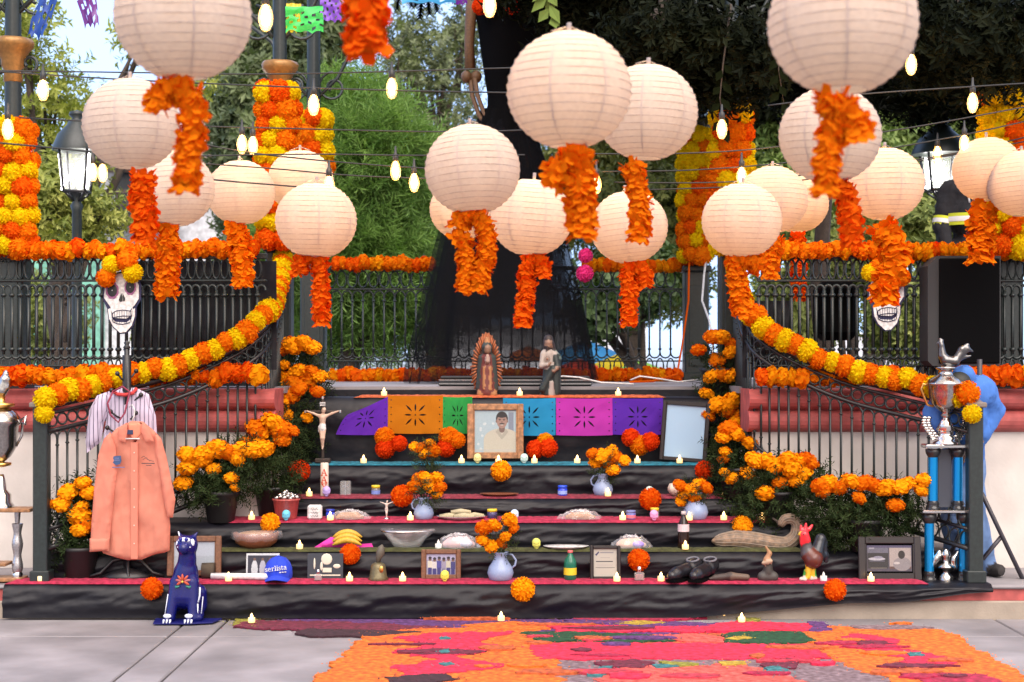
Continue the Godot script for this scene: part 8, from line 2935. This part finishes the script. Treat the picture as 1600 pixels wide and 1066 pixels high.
func people() -> void:
	# standing behind the right railing, dark jacket with reflective bands
	var base := P(1530, 0, 11.5)
	base.y = DECK
	var t := thing("person", "person in a black jacket with yellow reflective bands behind the right railing", "person", base)
	var jk := Color(0.010, 0.010, 0.012)
	var skin := Color(0.30, 0.17, 0.11)
	var hair := Color(0.015, 0.012, 0.01)
	var tr := Color(0.012, 0.014, 0.02)
	var v := func(x: float, y: float, z := 0.0) -> Vector3: return Vector3(x, y, z)
	var body := [
		[v.call(0, 0.98), v.call(0, 1.2), 0.15, 0.17, jk], [v.call(-0.08, 1.2), v.call(0.08, 1.2), 0.15, 0.15, jk], [v.call(-0.1, 1.36), v.call(0.1, 1.36), 0.11, 0.11, jk], [v.call(-0.17, 1.4), v.call(0.17, 1.4), 0.075, 0.075, jk],
		[v.call(0, 1.42, 0.0), v.call(0, 1.52, 0.01), 0.065, 0.056, skin], [v.call(0, 1.42, -0.02), v.call(0, 1.47, -0.03), 0.09, 0.075, jk],
		[v.call(-0.08, 0.95), v.call(0.08, 0.95), 0.14, 0.14, tr]]
	for s in [-1.0, 1.0]:
		body.append([v.call(s * 0.22, 1.38), v.call(s * 0.27, 1.12, 0.02), 0.07, 0.058, jk])
		body.append([v.call(s * 0.27, 1.12, 0.02), v.call(s * 0.25, 0.93, 0.14), 0.056, 0.042, jk])
		body.append([v.call(s * 0.09, 0.92), v.call(s * 0.1, 0.5, 0.02), 0.095, 0.066, tr])
		body.append([v.call(s * 0.1, 0.5, 0.02), v.call(s * 0.1, 0.1), 0.064, 0.046, tr])
		body.append([v.call(s * 0.1, 0.045, -0.03), v.call(s * 0.11, 0.04, 0.14), 0.044, 0.038, jk])
	obj("body", sdf_mesh(body, 0.014, 0.04, 0.02, 9.0), M.cloth, t)
	var b := MB.new()
	for s in [-1.0, 1.0]:
		var hm := sdf_mesh(hand_bones(v.call(s * 0.247, 0.92, 0.15), v.call(s * -0.1, -0.6, 0.8).normalized(), v.call(s * 1.0, 0.0, 0.1).normalized(), skin), 0.004, 0.008)
		obj("hand", hm, M.vcol, t)
	obj("head", sdf_mesh(head_bones(v.call(0, 1.62, 0.02), 1.0, v.call(0.2, -0.1, 1).normalized(), Vector3.UP, skin, hair), 0.006, 0.015), M.vcol, t)
	var band := func(m: Material, y: float, h: float, r: float, x: float, z: float, called: String) -> void:
		var bb := MB.new()
		bb.lathe([Vector2(r, y), Vector2(r * 1.01, y + h * 0.5), Vector2(r, y + h)], 28, Vector3(x, 0, z), 1.0, 0.72 if x == 0.0 else 1.0)
		obj(called, bb.done(), m, t)
	var yb := mat(0.55, 0.60, 0.02, 0.6)
	var sv := mat(0.70, 0.70, 0.70, 0.3)
	band.call(yb, 1.135, 0.085, 0.262, 0.0, 0.0, "yellow_band")
	band.call(sv, 1.16, 0.036, 0.266, 0.0, 0.0, "silver_band")
	for s in [-1.0, 1.0]:
		var q := MB.new()
		q.tube([v.call(s * 0.262, 1.2, 0.014), v.call(s * 0.273, 1.13, 0.019)], [0.069, 0.066], 14, false)
		obj("yellow_band", q.done(), yb, t)
		q = MB.new()
		q.tube([v.call(s * 0.265, 1.18, 0.016), v.call(s * 0.27, 1.15, 0.018)], [0.072, 0.071], 14, false)
		obj("silver_band", q.done(), sv, t)
	b = MB.new()
	for k in 3:
		b.box(v.call(0.04 + 0.022 * k, 1.335, 0.128 - 0.004 * k), Vector3(0.008, 0.03, 0.004))
	b.box(v.call(0.06, 1.305, 0.132), Vector3(0.08, 0.006, 0.004))
	obj("chest_badge", b.done(), M.white, t)
	b = MB.new()
	b.tube([v.call(-0.10, 1.40, 0.1), v.call(-0.115, 1.34, 0.135), v.call(-0.11, 1.29, 0.15)], 0.007, 5)
	obj("radio_cord", b.done(), M.white, t)

	# bending down behind the right newel post, blue jacket and jeans
	base = P(1535, 0, 9.42)
	base.y = TH[0]
	t = thing("person", "person in blue jacket and jeans bending behind the right newel post", "person", base)
	var bl := Color(0.05, 0.15, 0.46)
	var je := Color(0.13, 0.22, 0.42)
	var sh := Color(0.03, 0.025, 0.025)
	var p := func(px: float, py: float, z := 0.0) -> Vector3: return Vector3((px - 1535.0) * 9.36 / FPX, (911.0 - py) * 9.36 / FPX - 0.0, z)
	body = [
		[p.call(1498, 745), p.call(1510, 745), 0.115, 0.115, je], [p.call(1505, 725, 0.0), p.call(1498, 660, 0.1), 0.118, 0.13, bl], [p.call(1478, 630, 0.13), p.call(1520, 625, 0.11), 0.11, 0.11, bl], [p.call(1492, 615, 0.15), p.call(1492, 600, 0.18), 0.09, 0.07, bl], [p.call(1488, 620, 0.17), p.call(1484, 618, 0.2), 0.056, 0.055, skin],
		[p.call(1528, 622, 0.1), p.call(1546, 652, 0.06), 0.075, 0.068, bl], [p.call(1546, 652, 0.06), p.call(1524, 690, 0.12), 0.064, 0.05, bl], [p.call(1470, 626, 0.13), p.call(1450, 655, 0.14), 0.072, 0.06, bl], [p.call(1450, 655, 0.14), p.call(1470, 690, 0.17), 0.058, 0.046, bl],
		[p.call(1512, 755), p.call(1522, 830, 0.03), 0.09, 0.066, je], [p.call(1522, 830, 0.03), p.call(1544, 896, -0.02), 0.072, 0.056, je], [p.call(1494, 755), p.call(1488, 832, 0.04), 0.1, 0.072, je], [p.call(1488, 832, 0.04), p.call(1490, 896, 0.0), 0.07, 0.052, je],
		[p.call(1546, 901, -0.03), p.call(1554, 902, 0.1), 0.042, 0.036, sh], [p.call(1490, 901, -0.03), p.call(1486, 902, 0.1), 0.042, 0.036, sh]]
	obj("body", sdf_mesh(body, 0.013, 0.03, 0.016, 13.0), M.cloth, t)
	obj("hand", sdf_mesh(hand_bones(p.call(1523, 693, 0.125), v.call(-0.5, -0.7, 0.4).normalized(), v.call(-0.3, 0.5, 0.6).normalized(), skin), 0.004, 0.008), M.vcol, t)
	obj("hand", sdf_mesh(hand_bones(p.call(1471, 693, 0.175), v.call(0.5, -0.8, 0.2).normalized(), v.call(0.3, 0.4, 0.6).normalized(), skin), 0.004, 0.008), M.vcol, t)
	obj("head", sdf_mesh(head_bones(p.call(1480, 622, 0.24), 0.9, v.call(-0.3, -0.75, 0.6).normalized(), v.call(-0.2, 0.6, 0.75).normalized(), skin, hair), 0.006, 0.015), M.vcol, t)
	b = MB.new()
	b.tube([p.call(1511, 655, 0.245), p.call(1500, 700, 0.215), p.call(1505, 735, 0.14)], 0.006, 5)
	obj("jacket_zip", b.done(), mat(0.02, 0.06, 0.25, 0.5), t)


# ---------------------------------------------------------------- sawdust carpet on the ground

func patch(t: Node3D, m: Material, pts: Array, h: float, seed_n: int, rag := 0.02) -> void:
	# pixel outline on the ground, made ragged, as a low heap with a rough top
	var raw := PackedVector2Array()
	for i in range(0, pts.size(), 2):
		var g := gp(pts[i], pts[i + 1], 0.0)
		raw.append(Vector2(g.x, g.z))
	var rim := PackedVector2Array()
	var n := raw.size()
	var ix := PackedInt32Array()
	for att in 4:
		rim.clear()
		for i in n:
			var a := raw[i]
			var c := raw[(i + 1) % n]
			var k := maxi(1, int((c - a).length() / 0.02))
			var nrm := (c - a).orthogonal().normalized()
			for j in k:
				var q := a.lerp(c, float(j) / k)
				rim.append(q + nrm * rag * (nz.get_noise_2d(q.x * 5.0 + seed_n * 3.1, q.y * 5.0) * 1.6 + nz.get_noise_2d(q.x * 26.0, q.y * 26.0 + seed_n)))
		if Geometry2D.is_polygon_clockwise(rim):
			rim.reverse()
		ix = Geometry2D.triangulate_polygon(rim)
		if not ix.is_empty():
			break
		rag *= 0.5 if att < 2 else 0.0
	if ix.is_empty():
		return
	var b := MB.new()
	b.smooth(false)
	for i in range(0, ix.size(), 3):
		var q := [rim[ix[i]], rim[ix[i + 1]], rim[ix[i + 2]]]
		if (q[1] - q[0]).cross(q[2] - q[0]) < 0.0:
			q.reverse()
		b.tri(Vector3(q[2].x, h, q[2].y), Vector3(q[1].x, h, q[1].y), Vector3(q[0].x, h, q[0].y))
	for i in rim.size():
		var a := rim[i]
		var c := rim[(i + 1) % rim.size()]
		var mid := (a + c) / 2
		b.quad(Vector3(a.x, h, a.y), Vector3(c.x, h, c.y), Vector3(c.x, 0.0005, c.y), Vector3(a.x, 0.0005, a.y))
	# loose crumbs over the patch and spilled past its rim
	for i in rim.size():
		var q := rim[i % rim.size()]
		var y0 := h
		if i % 5 < 4:
			q += Vector2(rng.randfn(0, 0.025), rng.randfn(0, 0.03))
			y0 = h if Geometry2D.is_point_in_polygon(q, rim) else maxf(h - 0.001, 0.0) 
		else:
			q = q.lerp(rim[(i * 7 + 13) % rim.size()], rng.randf())
			if not Geometry2D.is_point_in_polygon(q, rim):
				continue
		var s := rng.randf_range(0.003, 0.006)
		var y := y0 + s * 0.7
		b.tri(Vector3(q.x - s, y0, q.y + s), Vector3(q.x + s, y0, q.y + s * 0.6), Vector3(q.x, y, q.y))
		b.tri(Vector3(q.x + s, y0, q.y + s * 0.6), Vector3(q.x, y0, q.y - s), Vector3(q.x, y, q.y))
		b.tri(Vector3(q.x, y0, q.y - s), Vector3(q.x - s, y0, q.y + s), Vector3(q.x, y, q.y))
	obj("sawdust_patch", b.done(), m, t).set_meta("kind", "stuff")


func carpet() -> void:
	var t := thing("sawdust_carpet", "colourful sawdust carpet of pink, orange and green patches on the ground", "sawdust carpet")
	var list := [
		["purple_dust", [425, 974, 470, 964, 560, 963, 700, 965, 880, 969, 1000, 972, 1130, 976, 1165, 988, 1000, 994, 700, 992, 500, 990], 0.006],
		["lime_dust", [362, 978, 370, 966, 392, 963, 408, 972, 396, 982], 0.008],
		["lime_dust", [1148, 962, 1166, 958, 1188, 970, 1172, 978, 1156, 974], 0.008],
		["rust_dust", [840, 976, 1290, 978, 1300, 1000, 1280, 1034, 850, 1036, 830, 1000], 0.005],
		["orange_dust", [575, 992, 640, 986, 760, 982, 842, 986, 840, 1010, 868, 1030, 880, 1066, 920, 1190, 380, 1190, 490, 1066], 0.010],
		["orange_dust", [1240, 988, 1300, 981, 1400, 984, 1480, 987, 1494, 996, 1520, 1013, 1570, 1043, 1604, 1066, 1700, 1130, 1760, 1190, 1460, 1190, 1390, 1066, 1345, 1050, 1296, 1032, 1268, 1006], 0.010],
		["mauve_dust", [850, 1034, 1310, 1032, 1400, 1066, 1470, 1190, 900, 1190, 868, 1066], 0.007],
		["maroon_dust", [360, 982, 400, 972, 520, 974, 620, 978, 760, 985, 800, 990, 600, 993, 470, 987], 0.009],
		["plum_dust", [458, 992, 480, 986, 560, 987, 660, 990, 590, 997, 480, 997], 0.011],
		["pink_dust", [612, 1001, 690, 992, 800, 990, 778, 999, 740, 1006, 792, 1015, 716, 1029, 782, 1044, 690, 1060, 640, 1062, 618, 1045, 684, 1035, 614, 1023, 664, 1012], 0.014],
		["red_dust", [878, 961, 1000, 954, 1092, 958, 1104, 968, 1000, 974, 900, 972], 0.013],
		["purple_dust", [880, 972, 990, 974, 1100, 977, 1110, 982, 980, 982, 890, 979], 0.015],
		["pink_dust", [856, 982, 960, 974, 1080, 982, 1150, 974, 1262, 979, 1290, 988, 1100, 991, 1000, 990, 870, 991], 0.014],
		["purple_dust", [1262, 976, 1290, 976, 1298, 988, 1270, 990], 0.016],
		["orange_dust", [720, 980, 800, 974, 862, 978, 860, 986, 790, 988], 0.012],
		["forest_dust", [820, 992, 900, 990, 960, 994, 1010, 995, 1086, 1004, 960, 1007, 836, 1005], 0.013],
		["forest_dust", [1132, 996, 1150, 990, 1250, 990, 1272, 1005, 1200, 1010, 1130, 1007], 0.013],
		["coral_dust", [1010, 998, 1080, 994, 1136, 1000, 1130, 1008, 1074, 1006], 0.014],
		["pink_dust", [826, 1012, 900, 1007, 1080, 1008, 1268, 1011, 1302, 1032, 1120, 1034, 1000, 1034, 848, 1034], 0.012],
		["coral_dust", [940, 1058, 1000, 1042, 1080, 1044, 1160, 1038, 1190, 1050, 1260, 1072, 1300, 1190, 900, 1190], 0.012],
		["maroon_dust", [930, 1040, 990, 1034, 1020, 1040, 1000, 1048, 940, 1046], 0.015],
		["maroon_dust", [1190, 1042, 1230, 1032, 1250, 1036, 1240, 1048, 1200, 1050], 0.015],
		["aqua_dust", [915, 1054, 950, 1046, 960, 1052, 940, 1060, 920, 1060], 0.016],
		["aqua_dust", [1190, 1048, 1215, 1046, 1236, 1056, 1210, 1060], 0.017],
		["aqua_dust", [1020, 1044, 1060, 1042, 1066, 1046, 1030, 1048], 0.017],
		["lemon_dust", [1132, 1002, 1165, 998, 1176, 1001, 1150, 1005], 0.016],
		["lemon_dust", [944, 978, 1000, 974, 1040, 977, 1000, 981], 0.017],
		["lemon_dust", [1124, 1040, 1164, 1038, 1166, 1043, 1130, 1044], 0.017],
		["lime_dust", [1030, 1038, 1090, 1042, 1070, 1046, 1036, 1043], 0.018],
		["coral_dust", [690, 962, 740, 958, 790, 961, 770, 967, 700, 967], 0.012],
		["lime_dust", [530, 962, 560, 958, 600, 961, 570, 966], 0.012],
		["red_dust", [555, 962, 575, 960, 580, 964, 560, 966], 0.016],
		["pink_dust", [1312, 1001, 1335, 994, 1400, 1003, 1404, 1014, 1478, 1030, 1496, 1042, 1420, 1044, 1414, 1032, 1352, 1022, 1360, 1012], 0.013],
		["red_dust", [1440, 1066, 1470, 1056, 1540, 1058, 1600, 1080, 1640, 1130, 1500, 1130], 0.013],
		["maroon_dust", [1320, 1006, 1380, 1006, 1400, 1011, 1350, 1013], 0.016],
		["mauve_dust", [1330, 982, 1400, 980, 1460, 984, 1400, 987, 1340, 986], 0.015],
		["aqua_dust", [1410, 1024, 1440, 1024, 1446, 1029, 1420, 1030], 0.017],
		["maroon_dust", [620, 1024, 680, 1018, 760, 1022, 740, 1027, 660, 1028], 0.017],
		["aqua_dust", [684, 1022, 700, 1020, 704, 1025, 690, 1026], 0.019],
		["aqua_dust", [686, 1042, 704, 1040, 712, 1044, 694, 1046], 0.018],
		["aqua_dust", [686, 1001, 700, 999, 704, 1003, 690, 1004], 0.018],
		["plum_dust", [600, 1063, 690, 1058, 720, 1066, 620, 1080], 0.016]]
	for i in list.size():
		patch(t, M[list[i][0]], list[i][1], list[i][2], i, 0.016 if list[i][1].size() < 14 else 0.035)
	# scattered drifts of other colours
	for i in 46:
		var px := rng.randf_range(520, 1560)
		var py := rng.randf_range(968, 1066)
		var left := 560.0 - (py - 992.0) * 1.0
		var right := 1490.0 + (py - 992.0) * 1.4
		if px < left + 60 or px > right - 60:
			continue
		var warm := px < 850 or px > 1280 + (py - 980.0)
		var names := ["rose_dust", "rust_dust", "red_dust", "orange_dust", "maroon_dust"] if warm else ["red_dust", "coral_dust", "rose_dust", "pink_dust", "maroon_dust", "rust_dust", "purple_dust"]
		var w := rng.randf_range(14, 64)
		var hh := rng.randf_range(0.8, 2.0) * (1.0 + (py - 968.0) / 70.0)
		var pts := []
		for k in 10:
			var a := TAU * k / 10.0
			pts.append(px + cos(a) * w * rng.randf_range(0.7, 1.2))
			pts.append(py + sin(a) * hh * rng.randf_range(0.7, 1.2))
		patch(t, M[names[rng.randi() % names.size()]], pts, 0.0185 + i * 0.00004, 100 + i, 0.02)
